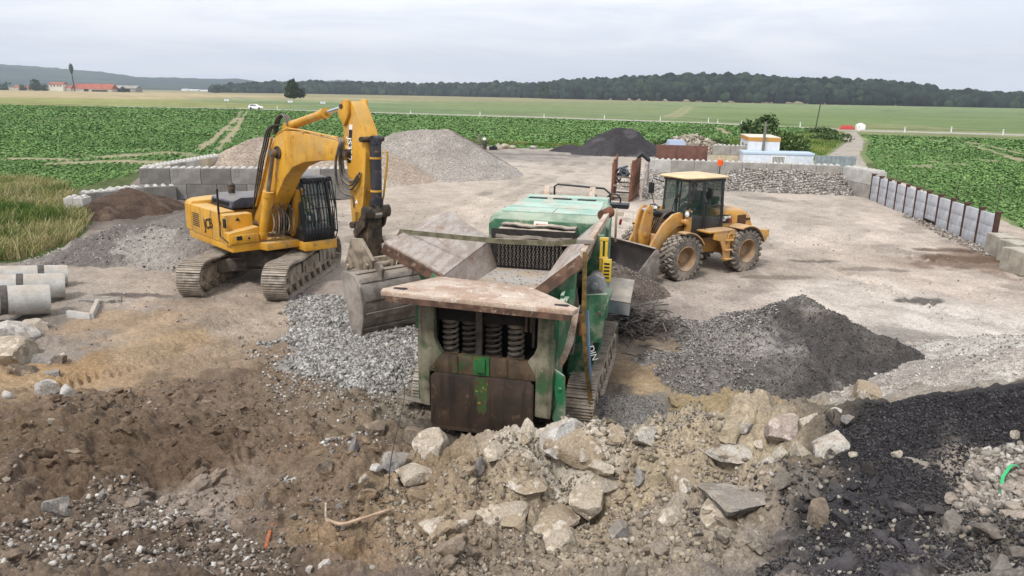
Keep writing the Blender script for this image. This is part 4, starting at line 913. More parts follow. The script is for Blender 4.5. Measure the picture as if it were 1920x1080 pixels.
    for j,(z,y0,th) in enumerate(((2.93,4.3,.03),(2.86,4.1,.05),(2.78,3.86,.06))):
        top=[(-.85+1.6*k/n,z+.014*math.sin(k*.5+j)+.005*math.sin(k*1.7+j*2)) for k in range(n+1)]
        rf.prism(top+[(a,b-th) for a,b in top[::-1]],'y',y0,y0+.6)
    each(rf,'rubber_flap',mat('torn_rubber',S('4a4744'),S('6f6a64'),sc=5,rough=.85,dust=(DUSTC,.95,.6)),root)
    MB().b2((-.85,3.78,2.64),(.75,3.95,2.71)).build('header_beam',m_wing,root,bevel=.01)
    # rear rails and drum
    rr=MB()
    for x in (-.55,.62): rr.bar((x,7.6,2.7),(x,8.0,3.35),.14,.05,(0,1,0))
    each(rr,'rail_post',m_plate,root,bevel=.01)
    MB().tube([(-.38,8.1,2.9),(-.38,8.1,3.32),(-.3,8.1,3.38),(.9,8.1,3.32),(1.05,8.1,3.2),(1.08,8.1,2.8)],.025,8).build('handrail',m_blk,root)
    MB().cyl((-.5,8.2,3.02),(.7,8.2,3.02),.14,n=18).build('conveyor_drum',m_steel,root)
    MB().lathe([(-.02,.17),(0,.19),(.02,.17),(0,.15)],(1.2,7.6,3.1),(0,1,0.2),18,closed=True).box((1.35,7.3,3.02),(.5,.4,.1)).build('guard_ring',m_blk,root)
    MB().box((1.35,6.9,2.6),(.05,.08,.8)).box((1.45,6.8,2.9),(.14,.12,.1)).build('lamp_post',m_plate,root);MB().box((1.47,6.7,2.72),(.06,.05,.14),(.3,.2,0)).build('tail_lamp',m_red,root,bevel=.01)
    cv=MB();cv.prism([(8.0,.9),(12.5,2.1),(12.5,2.25),(8.0,1.1)],'x',-.55,.55);cv.build('discharge_conveyor',m_darkf,root,bevel=.02)
    # right flank
    sd=MB();sd.prism([(2.7,1.1),(4.55,1.1),(4.55,2.95),(4.3,3.12),(3.4,2.95),(2.9,2.4)],'x',1.28,1.36)
    sd.prism([(1.3,1.2),(2.7,1.2),(2.7,2.5),(1.6,2.4)],'x',.98,1.04);sd.prism([(1.05,2.35),(1.5,2.4),(2.0,2.6),(2.0,1.5),(1.3,1.45)],'x',1.0,1.06)
    each(sd,'flank_plate',m_green,root,bevel=.012)
    MB().prism([(1.3,2.2),(1.72,2.25),(1.66,1.29),(1.42,.62),(1.38,.56),(1.1,.6),(1.06,.74),(1.18,1.64)],'y',1.72,1.80).b2((1.36,1.8,1.3),(1.6,2.6,1.38)).cyl((1.14,1.66,.68),(1.14,1.84,.68),.06,n=12).build('leg_beam',m_green,root,bevel=.012)
    MB().prism([(1.2,3.0),(1.36,3.12),(1.52,3.12),(1.56,3.0),(1.56,2.0),(1.22,1.9)],'y',2.62,2.7).build('column_plate',m_green,root,bevel=.012)
    each(MB().plate([(.62,1.12,2.36),(1.2,1.3,2.86),(1.2,1.32,2.27),(1.09,1.26,1.5),(.9,1.2,1.86)],.03).plate([(1.14,1.32,2.8),(1.2,1.6,2.8),(1.16,1.6,1.5),(1.1,1.3,1.5)],.03),'hopper_gusset',m_green,root)
    each(MB().box((1.44,2.6,2.62),(.08,.02,.08)).box((1.3,1.7,1.95),(.07,.05,.07)).cyl((1.22,1.25,2.0),(1.22,1.2,2.0),.04,n=10).cyl((1.6,1.68,1.9),(1.6,1.72,1.9),.03,n=8),'fitting',m_steel,root)
    lg=MB().plate([(1.52,1.71,1.35),(1.63,1.71,1.35),(1.52,1.71,.95),(1.4,1.71,.95)],-.004).build('decal',m_blk,root,smooth=None)
    text_part('lettering','DIN',.16,m_white,lg,(1.515,1.703,1.15),(R(90),R(68),0),.003)
    MB().prism([(1.06,1.41),(1.26,1.28),(1.3,.9),(1.3,.55),(1.16,.42),(1.08,.55),(1.16,.8),(1.08,1.1)],'y',.1,.16).b2((1.08,.16,.5),(1.14,.7,1.5)).cyl((1.2,.08,1.05),(1.2,.18,1.05),.035,n=10).build('corner_bracket',m_green,root,bevel=.01)
    MB().prism([(1.06,1.35),(1.2,1.6),(1.32,2.2),(1.44,2.42),(1.36,1.8),(1.26,1.5),(1.16,1.3)],'y',.3,.34).build('torn_sheet',m_plate,root)
    MB().b2((1.0,.4,.55),(1.12,1.2,.85)).build('yellow_block',m_yel,root,bevel=.01)
    mo=MB().cyl((1.45,2.2,2.3),(1.45,2.85,2.3),.17,n=20).cyl((1.45,2.12,2.28),(1.45,2.2,2.28),.21,n=8).cyl((1.45,2.05,2.28),(1.45,2.12,2.28),.07,n=12).build('drive_motor',mat('motor_grey',S('8f959b'),S('777c80'),rough=.5,dust=(DUSTC,.6)),root,bevel=.008)
    each(MB().box((1.45,2.1,2.12),(.12,.06,.06)).box((1.56,2.12,2.2),(.05,.06,.05)),'motor_bolt',m_steel,mo)
    yl=MB()
    for x in (1.47,1.56): yl.b2((x,2.5,2.48),(x+.05,2.56,3.08))
    yl.b2((1.46,2.49,3.04),(1.62,2.57,3.1));yl.b2((1.46,2.49,2.7),(1.62,2.57,2.74));yl.b2((1.54,2.42,2.3),(1.70,2.48,2.72));yb=yl.build('yellow_guard',mat('bright_yellow',S('D6B52A'),S('C4A322'),rough=.5,dust=(DUSTC,.5,.3)),root,bevel=.008)
    for k in range(5): MB().b2((1.57,2.412,2.36+k*.065),(1.67,2.42,2.39+k*.065)).build('guard_slot',m_blk,yb,smooth=None)
    pi=MB()
    for k in range(4): pi.tube([(1.1+.03*k,1.4,1.2),(1.15+.03*k,1.5,1.6+.05*k),(1.12+.03*k,1.8,1.9),(1.1,2.2,2.2)],.025,6)
    pi.cyl((1.05,1.0,1.25),(1.05,1.7,1.3),.07,n=12);pi.build('hydraulic_pipe',m_hose,root)
    cs=MB()
    for k in range(16):
        z=2.75-k*.05
        if k%2: cs.lathe([(-.007,.018),(0,.024),(.007,.018),(0,.012)],(1.33,1.5,z),(0,1,0),8,closed=True)
        else: cs.b2((1.325,1.492,z-.03),(1.335,1.508,z+.03))
    cs.build('hanging_chain',m_steel,root);MB().cyl((1.33,1.45,1.55),(1.33,1.45,1.92),.055,n=12).build('shock_block',m_rust,root)
    for x,n in ((1.42,0),(-1.36,0)):
        tr=dozer_track(4.3,.38,.5,.16,m_track,'track',root,(x,3.05,0.0),0,grouser=.02);roller_frame(4.3,.38,1 if x>0 else -1,tr)
    # side chute tray
    t_=MB().plate([(1.5,3.7,1.62),(1.5,4.7,1.85),(2.0,4.7,1.82),(2.0,3.7,1.58)],.02).plate([(1.5,3.68,1.60),(2.0,3.68,1.56),(2.0,3.6,1.34),(1.5,3.6,1.38)],.02)
    t_.build('chute_tray',mat('grey_chute',S('59646d'),S('474f56'),sc=3,rough=.6,dust=(DUSTC,.8,.3),spot=[(S('A86a5a'),4,.6,.7,.6)]),root)
    MB().prism([(2.9,1.7),(5.0,1.75),(5.0,1.5),(2.9,1.4)],'x',1.3,1.6).build('chute_frame',m_green,root,bevel=.01)
    MB().plate([(-1.95,1.5,2.86),(-1.15,1.3,2.42),(-1.15,1.3,1.75),(-1.2,1.35,1.75)],.04).plate([(-1.55,1.25,2.72),(-1.13,1.15,2.42),(-1.13,1.1,2.0)],.04).build('wing_support',m_green,root)
    return root
CRU=make_crusher()
def crl(x,y,z):
    c,s=math.cos(R(-13)),math.sin(R(-13));return (-.4+x*c-y*s,11.3+x*s+y*c,z)
def strap(name,pts,w,t,m,label,cat,up=(0,0,1)):
    b=MB();pts=[Vector(p) for p in pts];sec=[]
    for i,p in enumerate(pts):
        d=(pts[min(i+1,len(pts)-1)]-pts[max(i-1,0)]).normalized();x=d.cross(Vector(up))
        x=x.normalized() if x.length>1e-3 else Vector((1,0,0));n=x.cross(d);sec.append([p+x*w/2+n*t/2,p-x*w/2+n*t/2,p-x*w/2-n*t/2,p+x*w/2-n*t/2])
    return tag(b.sweep2(sec).build(name,m,smooth=None),label,cat)
m_str=mat('olive_webbing',S('6E6A55'),S('55513f'),sc=6,rough=.9)
strap('ratchet_strap',[crl(-2.25,1.95,2.95),crl(-2.2,1.98,3.09),crl(-1.2,1.95,3.055),crl(-.2,1.9,3.035),crl(.7,1.86,3.06),crl(1.28,1.85,3.15)],.012,.09,m_str,'olive webbing strap stretched across the hopper between its two wings','strap')
strap('hanging_strap',[crl(1.38,1.1,3.1),crl(1.4,1.05,2.6),crl(1.42,1.0,1.9),crl(1.5,.95,1.2),crl(1.62,.9,.5),crl(1.72,.86,.02)],.075,.015,mat('brown_webbing',S('7A5F2E'),S('4f3f22'),sc=9,lo=.35,hi=.6,rough=.9),'dirty brown strap hanging from the right hopper wing down to the ground','strap',(0,1,0))
strap('blue_strap',[crl(1.46,1.12,2.1),crl(1.5,1.1,1.6),crl(1.56,1.05,1.0),crl(1.6,1.02,.1)],.055,.012,mat('blue_webbing',S('5F86B0'),S('6f7f8f'),sc=5,rough=.9),'faded blue strap hanging just behind the brown one beside the crusher','strap',(0,1,0))
MB().box(crl(1.3,1.75,3.16),(.3,.14,.08),(0,0,R(-13))).build('strap_buckle',m_steel,bpy.data.objects['ratchet_strap'],bevel=.01)
# ------------------------------------------------------------ rocks, mounds, scatter
def ico(l):
    bm=bmesh.new();bmesh.ops.create_icosphere(bm,subdivisions=l,radius=1);V=np.array([v.co[:] for v in bm.verts]);F=np.array([[v.index for v in f.verts] for f in bm.faces]);bm.free();return V,F
ICO={l:ico(l) for l in (1,2,3,4)}
def n3(V,s,seed): return vnoise(V[:,0]*s+V[:,2]*.7*s,V[:,1]*s-V[:,2]*.6*s,seed)+vnoise(V[:,1]*s+9+V[:,0]*.3*s,V[:,2]*s,seed+5)
def rock(seed,l=3,dims=(1,1,1),planes=11,cut=.55,rough=.05):
    r=np.random.RandomState(seed);V,F=ICO[l];V=V.copy()
    for _ in range(planes):
        n=r.normal(size=3);n/=np.linalg.norm(n);d=cut+r.rand()*.3;p=V@n;o=p>d;V[o]-=((p-d)[o])[:,None]*n
    if rough and l>1:
        nn=V/np.linalg.norm(V,axis=1)[:,None];V=V+nn*(n3(V,2.2,seed)*rough+n3(V,6,seed+3)*rough*.6+(n3(V,14,seed+4)*rough*.4 if l>3 else 0))[:,None]
    mx=np.abs(V).max(0);V=V/mx*np.array(dims)*.5
    return V,F
def hullrock(seed,n=11,dims=(1,.8,.6)):
    r=np.random.RandomState(seed);p=r.normal(size=(n,3));p/=np.linalg.norm(p,axis=1)[:,None];p*=(.75+.5*r.rand(n,1));p=np.clip(p,-.85,.85);p=p/np.abs(p).max(0)*np.array(dims)*.5
    q=MB().hull(p.tolist());V=np.array(q.v);F=[f for f in q.f if len(f)==3]
    for f in q.f:
        if len(f)==4: F+=[(f[0],f[1],f[2]),(f[0],f[2],f[3])]
    return V,np.array(F)
PRO=[hullrock(100+i,9+i%4,(1,.62+.05*(i%5),.42+.07*(i%4))) for i in range(14)]
PRO2=[rock(200+i,2,(1,.85,.65+.06*(i%4)),9,.5,.05) for i in range(10)]
def rotmats(n,r,tilt=3.14):
    a=r.rand(n)*2*np.pi;b=(r.rand(n)-.5)*tilt;c=(r.rand(n)-.5)*tilt
    ca,sa,cb,sb,cc,sc=np.cos(a),np.sin(a),np.cos(b),np.sin(b),np.cos(c),np.sin(c)
    Rz=np.zeros((n,3,3));Rz[:,0,0]=ca;Rz[:,0,1]=-sa;Rz[:,1,0]=sa;Rz[:,1,1]=ca;Rz[:,2,2]=1
    Rx=np.zeros((n,3,3));Rx[:,0,0]=1;Rx[:,1,1]=cb;Rx[:,1,2]=-sb;Rx[:,2,1]=sb;Rx[:,2,2]=cb
    Ry=np.zeros((n,3,3));Ry[:,1,1]=1;Ry[:,0,0]=cc;Ry[:,0,2]=sc;Ry[:,2,0]=-sc;Ry[:,2,2]=cc
    return Rz@Rx@Ry
def stones_mesh(pts,size,r,protos=PRO,tilt=2.0,cols=None):
    """pts (n,3), size (n,) -> merged V,F,C"""
    k=r.randint(0,len(protos),len(pts));VV=[];FF=[];CC=[];off=0
    for j,(V,F) in enumerate(protos):
        m=k==j
        if not m.any(): continue
        n=m.sum();M=rotmats(n,r,tilt);W=np.einsum('nij,vj->nvi',M,V)*size[m][:,None,None]+pts[m][:,None,:]
        VV.append(W.reshape(-1,3));FF.append((F[None]+(np.arange(n)*len(V))[:,None,None]).reshape(-1,3)+off)
        if cols is not None: CC.append(np.repeat(cols[m],len(V),axis=0))
        off+=n*len(V)
    return np.concatenate(VV),np.concatenate(FF),(np.concatenate(CC) if CC else None)
def m_stone(name,**k): return mat(name,(1,1,1),(.72,.7,.68),sc=5,rough=.9,vcol=True,island=.0,bump=.3,bsc=30,spec=.25,**k)
M_STONE=m_stone('loose_stone')
def pal(names,n,r,jit=.16):
    C=np.array([SD(h,.2) for h in names])*.85;i=r.randint(0,len(names),n);c=C[i]*(1+(r.rand(n,1)-.5)*2*jit);return np.concatenate([np.clip(c,0,1),np.ones((n,1))],1)
def in_poly_pts(poly,n,r):
    p=np.array(poly)[:,:2];lo=p.min(0);hi=p.max(0);out=np.zeros((0,2))
    while len(out)<n:
        q=lo+r.rand(n*2,2)*(hi-lo);out=np.concatenate([out,q[inpoly(q[:,0],q[:,1],poly)]])
    return out[:n]
def scatter(name,poly_px,n,smin,smax,palette,label=None,zf=None,seed=1,power=3,sink=.25,clump=0,protos=PRO,parent=None,flat=1.0):
    r=np.random.RandomState(seed);poly=[ztmp(*p)[:2] for p in poly_px];q=in_poly_pts(poly,n,r)
    if clump: k=fbm(q[:,0]*.9,q[:,1]*.9,4,seed+3)>clump*.4-.2;q=q[k]
    s=smin+(smax-smin)*r.rand(len(q))**power
    z=(zf or hz)(q[:,0],q[:,1])+s*(.35-sink)
    V,F,C=stones_mesh(np.column_stack([q,z]),s,r,protos,2.2,pal(palette,len(q),r))
    me=npmesh(name,V,F,M_STONE,{'Col':('FLOAT_COLOR',C)});o=link(name,me,None,parent,smooth=None)
    return tag(o,label,None,kind='stuff')
def mound(name,ridge,slope,res,colf,label,cat,rough=.05,base=0.,mat_=None,warp=.3,seed=0,zmax=None,power=1.0,extra=None):
    """heap of loose material at its angle of repose below a ridge line of (x,y,z)"""
    Rg=[]
    for (a,b) in zip(ridge,ridge[1:]):
        for k in range(8): Rg.append([a[i]+(b[i]-a[i])*k/8 for i in range(3)])
    Rg.append(list(ridge[-1]));Rg=np.array(Rg);mx=Rg[:,2].max()/slope+1.2
    x0,y0=Rg[:,0].min()-mx,Rg[:,1].min()-mx;x1,y1=Rg[:,0].max()+mx,Rg[:,1].max()+mx
    nx,ny=int((x1-x0)/res)+1,int((y1-y0)/res)+1;X,Y=np.meshgrid(np.linspace(x0,x1,nx),np.linspace(y0,y1,ny));X=X.ravel();Y=Y.ravel()
    wx=X+fbm(X*.5,Y*.5,3,seed)*warp;wy=Y+fbm(X*.5,Y*.5,3,seed+1)*warp
    def hf(x,y,wx,wy):
        H=np.full(x.shape,-9.);acc=np.zeros(x.shape)
        for p in Rg:
            d=np.hypot(wx-p[0],wy-p[1]);h=p[2]-slope*np.sqrt(d*d+.02*p[2])**power;H=np.maximum(H,h)
        return H
    H=hf(X,Y,wx,wy);H0=H.copy()
    H=H+fbm(X*1.2,Y*1.2,4,seed+2)*rough*2+np.abs(fbm(X*5,Y*5,3,seed+3))*rough*1.2+fbm(X*.4,Y*.4,2,seed+9)*rough*2
    g=h0(X,Y) if (Y.min()<16) else 0*X
    H=np.where(H0>0,H,H0*.6+H-H0);keep=H>g-.12;H=np.maximum(H,g-.14)
    C=colf(X,Y,H);C=np.clip(np.concatenate([C,np.ones((len(X),1))],1),0,1)
    I=np.arange(nx*ny).reshape(ny,nx);F=np.stack([I[:-1,:-1],I[:-1,1:],I[1:,1:],I[1:,:-1]],-1).reshape(-1,4);F=F[keep[F].any(1)]
    u,inv=np.unique(F,return_inverse=True);V=np.column_stack([X,Y,H])
    me=npmesh(name,V[u],inv.reshape(-1,4),mat_ or M_HEAP,{'Col':('FLOAT_COLOR',C[u])})
    o=link(name,me,None,smooth=180);tag(o,label,cat)
    o_h={'X':X,'Y':Y,'H':H,'keep':keep&(H>g+.02)}
    return o,o_h
M_HEAP=mat('heaped_material',(1,1,1),(.7,.7,.7),sc=7,rough=.95,vcol=True,bump=1.0,bsc=22,grain=.45,gsc=32,spec=.2)
M_FINE=mat('fine_gravel',(1,1,1),(.86,.86,.86),sc=3,rough=.95,vcol=True,bump=1.0,bsc=9,grain=.4,gsc=9,spec=.2)
def pile_stones(name,oh,parent,n,smin,smax,palette,seed=1,power=3,cond=None,protos=PRO):
    r=np.random.RandomState(seed);ok=oh['keep'].copy()
    if cond is not None: ok&=cond(oh['X'],oh['Y'],oh['H'])
    i=r.choice(np.where(ok)[0],n);s=smin+(smax-smin)*r.rand(n)**power
    res=.12;pts=np.column_stack([oh['X'][i]+(r.rand(n)-.5)*res,oh['Y'][i]+(r.rand(n)-.5)*res,oh['H'][i]+s*.12])
    V,F,C=stones_mesh(pts,s,r,protos,3.,pal(palette,n,r));me=npmesh(name,V,F,M_STONE,{'Col':('FLOAT_COLOR',C)})
    return tag(link(name,me,None,parent,smooth=None),kind='stuff')
def cf(*hx,sc=.5,seed=3,lo=-.15,hi=.15,amp=.12):
    A=[np.array(SD(h,.15))*.88 for h in hx]
    def f(X,Y,H):
        k=sstep(lo,hi,fbm(X*sc,Y*sc,4,seed))[:,None];c=A[0]*(1-k)+A[1]*k
        if len(A)>2: k=sstep(.2,.35,fbm(X*sc*1.7,Y*sc*1.7,4,seed+5))[:,None];c=c*(1-k)+A[2]*k
        return c*(1+amp*fbm(X*3,Y*3,3,seed+8))[:,None]
    return f
# the big grey and tan aggregate heaps behind the block wall
g1,_h1=mound('gravel_heap',[PD(745,243,53.5),PD(790,239,54),PD(842,238,54)],.62,.22,cf('9f968c','938a80','aca298',sc=.25),'tall grey gravel heap with a flat top beside the green field','heap',rough=.035,mat_=M_FINE,seed=21,warp=.5)
g2,_h2=mound('gravel_heap',[PD(455,262,47.5),PD(490,252,48.5),PD(560,262,48),PD(640,258,48.5),PD(705,268,49.3)],.60,.22,cf('A89683','B3A493','9c8b7a',sc=.25),'long tan gravel heap behind the grey block wall and the excavator','heap',rough=.04,mat_=M_FINE,seed=31,warp=.5)
g3,_h3=mound('gravel_heap',[PD(845,240,57),PD(868,252,57.5),PD(905,285,57.5)],.62,.25,cf('7f6f62','8a7a6c',sc=.4),'brown gravel strip running down the far side of the tall grey heap','heap',rough=.04,mat_=M_FINE,seed=33)
bk_,_=mound('asphalt_heap',[PD(1135,247,76.5),PD(1160,238,77),PD(1180,240,77)],.56,.25,cf('3A3739','474346','555053',sc=.35),'large black asphalt heap at the far edge of the yard','heap',rough=.05,mat_=M_FINE,seed=41,warp=.7)
mound('asphalt_heap',[PD(1052,272,78),PD(1072,270,78),PD(1090,274,78)],.45,.3,cf('454144','3b383a',sc=.5),'low black asphalt heap left of the large black one','heap',rough=.04,mat_=M_FINE,seed=43)
rb,oh=mound('rubble_heap',[PD(1272,262,79),PD(1300,255,80),PD(1320,262,80),PD(1340,275,79)],.5,.3,cf('B5A792','9f917e',sc=.5),'heap of pale stone blocks behind the rusty brown panel','heap',rough=.1,mat_=M_FINE,seed=51)
pile_stones('block',oh,rb,900,.25,.8,['C9BCA6','B3A48F','D6CAB6','A09180','8d8173'],seed=5,power=1.6)
gp,oh=mound('stone_heap',[(13.3,48.4,.95),(14.5,48.5,1.35),(17,48.0,1.4),(19,47.6,1.4),(20.2,47.2,1.3)],.62,.2,cf('8f8880','a39b92',sc=.6),'wide heap of broken grey stone against the back block wall','heap',rough=.06,mat_=M_FINE,seed=61)
pile_stones('stone',oh,gp,12000,.09,.24,['BDB6AE','A59D95','D2CCC4','8C857E','726b65','B5A99a'],seed=6,power=1.6)
gp2,oh=mound('stone_heap',[(8.9,47.6,1.2),(8.6,46,.8),(8.3,44,.5),(8.3,42.6,.3)],.5,.15,cf('948a80','a89d92',sc=.6),'small spill of pale stones below the end of the block wall by the white frame','heap',rough=.05,mat_=M_FINE,seed=63)
pile_stones('stone',oh,gp2,2600,.08,.2,['C9C0B6','B5ACA3','DCD5CC','8C857E'],seed=7,power=1.6)
gl,oh=mound('soil_heap',[PD(30,492,23.2),PD(110,464,24),PD(170,438,24.8),PD(230,418,25.4),PD(300,420,25.4),PD(372,432,24.8)],.5,.1,cf('8d847c','756d67','9d958c',sc=.5),'long grey soil bank in front of the dry grass on the left','heap',rough=.11,seed=71)
pile_stones('stone',oh,gl,2200,.02,.12,['A79F96','8d857c','c0b8ae','766e66'],seed=8,power=3)
mound('manure_heap',[PD(188,368,33.2),PD(215,352,34.2),PD(248,347,35),PD(290,360,35.6),PD(335,379,36.2)],.5,.12,cf('5F4B3C','4f3e32','6f5b4a',sc=.9),'dark brown heap of fibrous soil in front of the low block wall','heap',rough=.12,seed=73)
mound('soil_heap',[PD(345,402,31.5),PD(390,396,33),PD(430,392,34)],.25,.15,cf('6f665e','7c736a',sc=.7),'low dark dirt ramp behind the excavator','heap',rough=.05,seed=75)
cone,oh=mound('spoil_cone',[PD(1152,486,21.6),PD(1160,490,21.6)],.56,.05,cf('6B5D52','7b6d60','5c5048',sc=1.),'brown cone of crushed fines dropping beside the crusher chute','heap',rough=.03,seed=81,warp=.15)
pile_stones('grit',oh,cone,2500,.02,.07,['8d8075','6a5d53','a3978c','B5ada4'],seed=9,power=2)
def darkc(X,Y,H):
    A=np.array(S('69645f'))*.9;B=np.array(S('514d4b'))*.9;G_=np.array(S('97918b'))*.9
    az=np.arctan2(X,Y);k=sstep(.0,.5,(az-.335)*6+fbm(X*.9,Y*.9,4,7)*.9+.12)[:,None];c=G_*(1-k)+B*k
    k2=sstep(.05,.25,fbm(X*.8,Y*.8,4,17))[:,None];c=c*(1-k2*.6)+A*k2*.6
    k3=sstep(1.1,1.6,H+fbm(X*1.5,Y*1.5,3,19)*.6)[:,None]*.5;return c*(1-k3)+np.array(S('8a8078'))*.8*k3
dm,oh=mound('rubble_mound',[PD(1292,660,14.6),PD(1380,613,15.2),PD(1440,582,15.5),PD(1512,555,15.7),PD(1565,580,15.3),PD(1625,606,15.0),PD(1690,630,14.9),PD(1745,655,14.6),PD(1800,682,14.2)],.57,.035,darkc,'large grey and black mound of road planings in the right middle ground','heap',rough=.10,seed=91,warp=.7)
pile_stones('stone',oh,dm,16000,.012,.08,['A8A29C','8E8883','C2BCB5','716b67'],seed=10,power=3.5,cond=lambda X,Y,H:np.arctan2(X,Y)<.335+fbm(X*.9,Y*.9,3,7)*.08)
pile_stones('stone',oh,dm,12000,.01,.055,['5a5452','6a6461','474342','7d7670'],seed=11,power=3,cond=lambda X,Y,H:np.arctan2(X,Y)>.30)
wm,oh=mound('sand_heap',[PD(1868,664,12.6),PD(1925,645,13.0),PD(2050,620,13.6)],.40,.05,cf('BDB4A9','ADA297','CFC7BC',sc=.7),'pale grey sand and rubble bank at the right edge','heap',rough=.06,seed=95)
pile_stones('stone',oh,wm,4500,.012,.09,['D5CEC4','BDB4A9','E2DCD4','8f877e'],seed=12,power=4)
cm,oh=mound('crushed_heap',[P(590,640,.08),P(650,665,.14),(P(720,690)[0],P(720,690)[1],.16)],.17,.06,cf('8E8881','a19b94',sc=1.),'spread of crushed grey concrete under the excavator bucket','heap',rough=.05,seed=97)
pile_stones('stone',oh,cm,14000,.03,.13,['A8A5A1','BBB9B5','8e8b86','CCCAC6','797570','9a9288'],seed=13,power=1.8,protos=PRO)
def lumps(name,poly_px,n,s0,s1,label,seed,tint=1.0,power=2.5):
    r=np.random.RandomState(seed);poly=[ztmp(*p)[:2] for p in poly_px];q=in_poly_pts(poly,n,r);s=s0+(s1-s0)*r.rand(n)**power
    z=hz(q[:,0],q[:,1])+s*.02;C=zone(q[:,0]+.15*r.rand(n),q[:,1]+.15*r.rand(n))[:,:3]*tint*(.9+.22*r.rand(n,1));C=np.concatenate([np.clip(C,0,1),np.ones((n,1))],1)
    pr=[rock(400+i,3,(1,.75,.5),8,.55,.2) for i in range(8)];V,F,CC=stones_mesh(np.column_stack([q,z]),s,r,pr,1.6,C)
    return tag(link(name,npmesh(name,V,F,M_LUMP,{'Col':('FLOAT_COLOR',CC)}),None,smooth=30),label,None,kind='stuff')
M_LUMP=mat('earth_lump',(1,1,1),(.8,.8,.8),sc=6,rough=.95,vcol=True,bump=.9,bsc=22,grain=.22,gsc=34,spec=.2)
lumps('earth_lumps',[(700,1000),(830,880),(1050,800),(1300,800),(1400,850),(1380,1079),(820,1079)],110,.06,.5,'lumps of sandy earth and stone caked into the bank',201,.93)
lumps('earth_lumps',[(0,760),(330,700),(620,780),(760,850),(760,1079),(0,1079)],420,.06,.34,'lumps of brown earth on the lower left slope',202,1.08)
lumps('earth_lumps',[(1350,900),(1600,880),(1700,960),(1919,900),(1919,1079),(1300,1079)],220,.06,.34,'lumps of dark rubble on the lower right slope',203,1.15)
lumps('earth_lumps',[(1250,700),(1330,720),(1370,790),(1330,800),(1230,740)],60,.08,.35,'lumps of ochre sand between mound and chippings',204,1.0)
# ---- stones lying on the ground (too many to count)
GREY=['A9A6A1','B9B6B1','918d88','C9C6C1','7b7772'];SOIL=['6E5E4F','857463','574a3f','9a8a78','77695c','B0A290'];MIXP=SOIL+['C9C2B6','B0ABA4','DAD6CE']
scatter('rubble_stones',[(530,580),(560,552),(640,556),(790,600),(790,725),(720,748),(640,735),(590,680)],14000,.025,.13,GREY,'crushed grey stones spread round the bucket',seed=21,power=2)
scatter('rubble_stones',[(560,640),(620,720),(780,740),(800,780),(640,800),(520,790),(480,700)],2600,.012,.09,MIXP,'thin scatter of stones between the dirt and the crusher',seed=22,power=3)
scatter('rubble_stones',[(440,640),(560,560),(640,640),(640,745),(540,760),(470,710)],2600,.02,.11,GREY+MIXP,'stones straying from the grey heap over the track marks',seed=35,power=2.5,clump=.7)
scatter('soil_clods',[(0,760),(330,700),(560,740),(760,850),(760,1079),(0,1079)],17000,.01,.075,SOIL,'clods and small stones in the brown soil',seed=23,power=4.5,clump=.6)
scatter('mixed_stones',[(420,1079),(420,1000),(520,900),(640,820),(740,860),(640,960),(640,1079)],6500,.012,.10,MIXP+GREY,'stones scattered down the brown slope',seed=24,power=4,clump=.5)
scatter('mixed_stones',[(0,1079),(0,960),(250,900),(330,960),(430,980),(560,1079)],6500,.01,.10,MIXP,'stones on the brown ground at the lower left',seed=25,power=4.5)
scatter('sand_crumbs',[(760,1079),(700,900),(860,875),(1050,800),(1300,800),(1400,850),(1380,1079)],15000,.008,.10,['A59478','9a8a72','B5A68c','857660','C2B7A4','8f8474','6d6254'],'crumbs of sandy soil and stone on the bank',seed=26,power=5)
scatter('black_planings',[(1545,800),(1700,755),(1919,735),(1919,830),(1820,850),(1780,960),(1919,970),(1919,1079),(1380,1079),(1560,960),(1620,900),(1550,850)],34000,.01,.045,['302e31','3b393c','252427','4a484b','5b595b'],'black asphalt planings covering the slope on the right',seed=27,power=3)
scatter('mixed_stones',[(1380,900),(1600,870),(1650,950),(1919,960),(1919,1079),(1250,1079),(1250,980)],7000,.008,.085,['8d857b','B5ADA3','7B7269','5b554f','4a4646','3a3737'],'pale stones mixed into the dark slope at the lower right',seed=28,power=5,clump=.4)
scatter('mixed_stones',[(1820,850),(1919,830),(1919,980),(1780,960)],1600,.015,.12,['A89E92','C2B9AD','8B8279'],'grey sandy rubble at the right edge',seed=29,power=3.5)
scatter('fine_chippings',[(1120,740),(1220,745),(1290,780),(1330,830),(1200,860),(1110,820)],9000,.012,.045,['8b8783','6f6b68','a5a19c','57534f'],'grey chippings in the hollow right of the crusher',seed=30,power=1.5)
scatter('yard_stones',[(0,640),(300,480),(640,400),(1000,345),(1300,380),(1700,440),(1919,520),(1919,640),(1500,560),(1250,640),(700,600),(300,720)],6000,.015,.09,['B5AA9F','8f857b','c9c1b7','6d645c'],'small loose stones on the yard',seed=31,power=5)
scatter('wall_stones',[(1705,398),(1780,428),(1866,462),(1880,480),(1850,482),(1760,442),(1690,406)],1300,.05,.2,['A89E92','8d8379','c5bcb1','6f665e'],'rubble along the foot of the panel wall',seed=32,power=2.5)
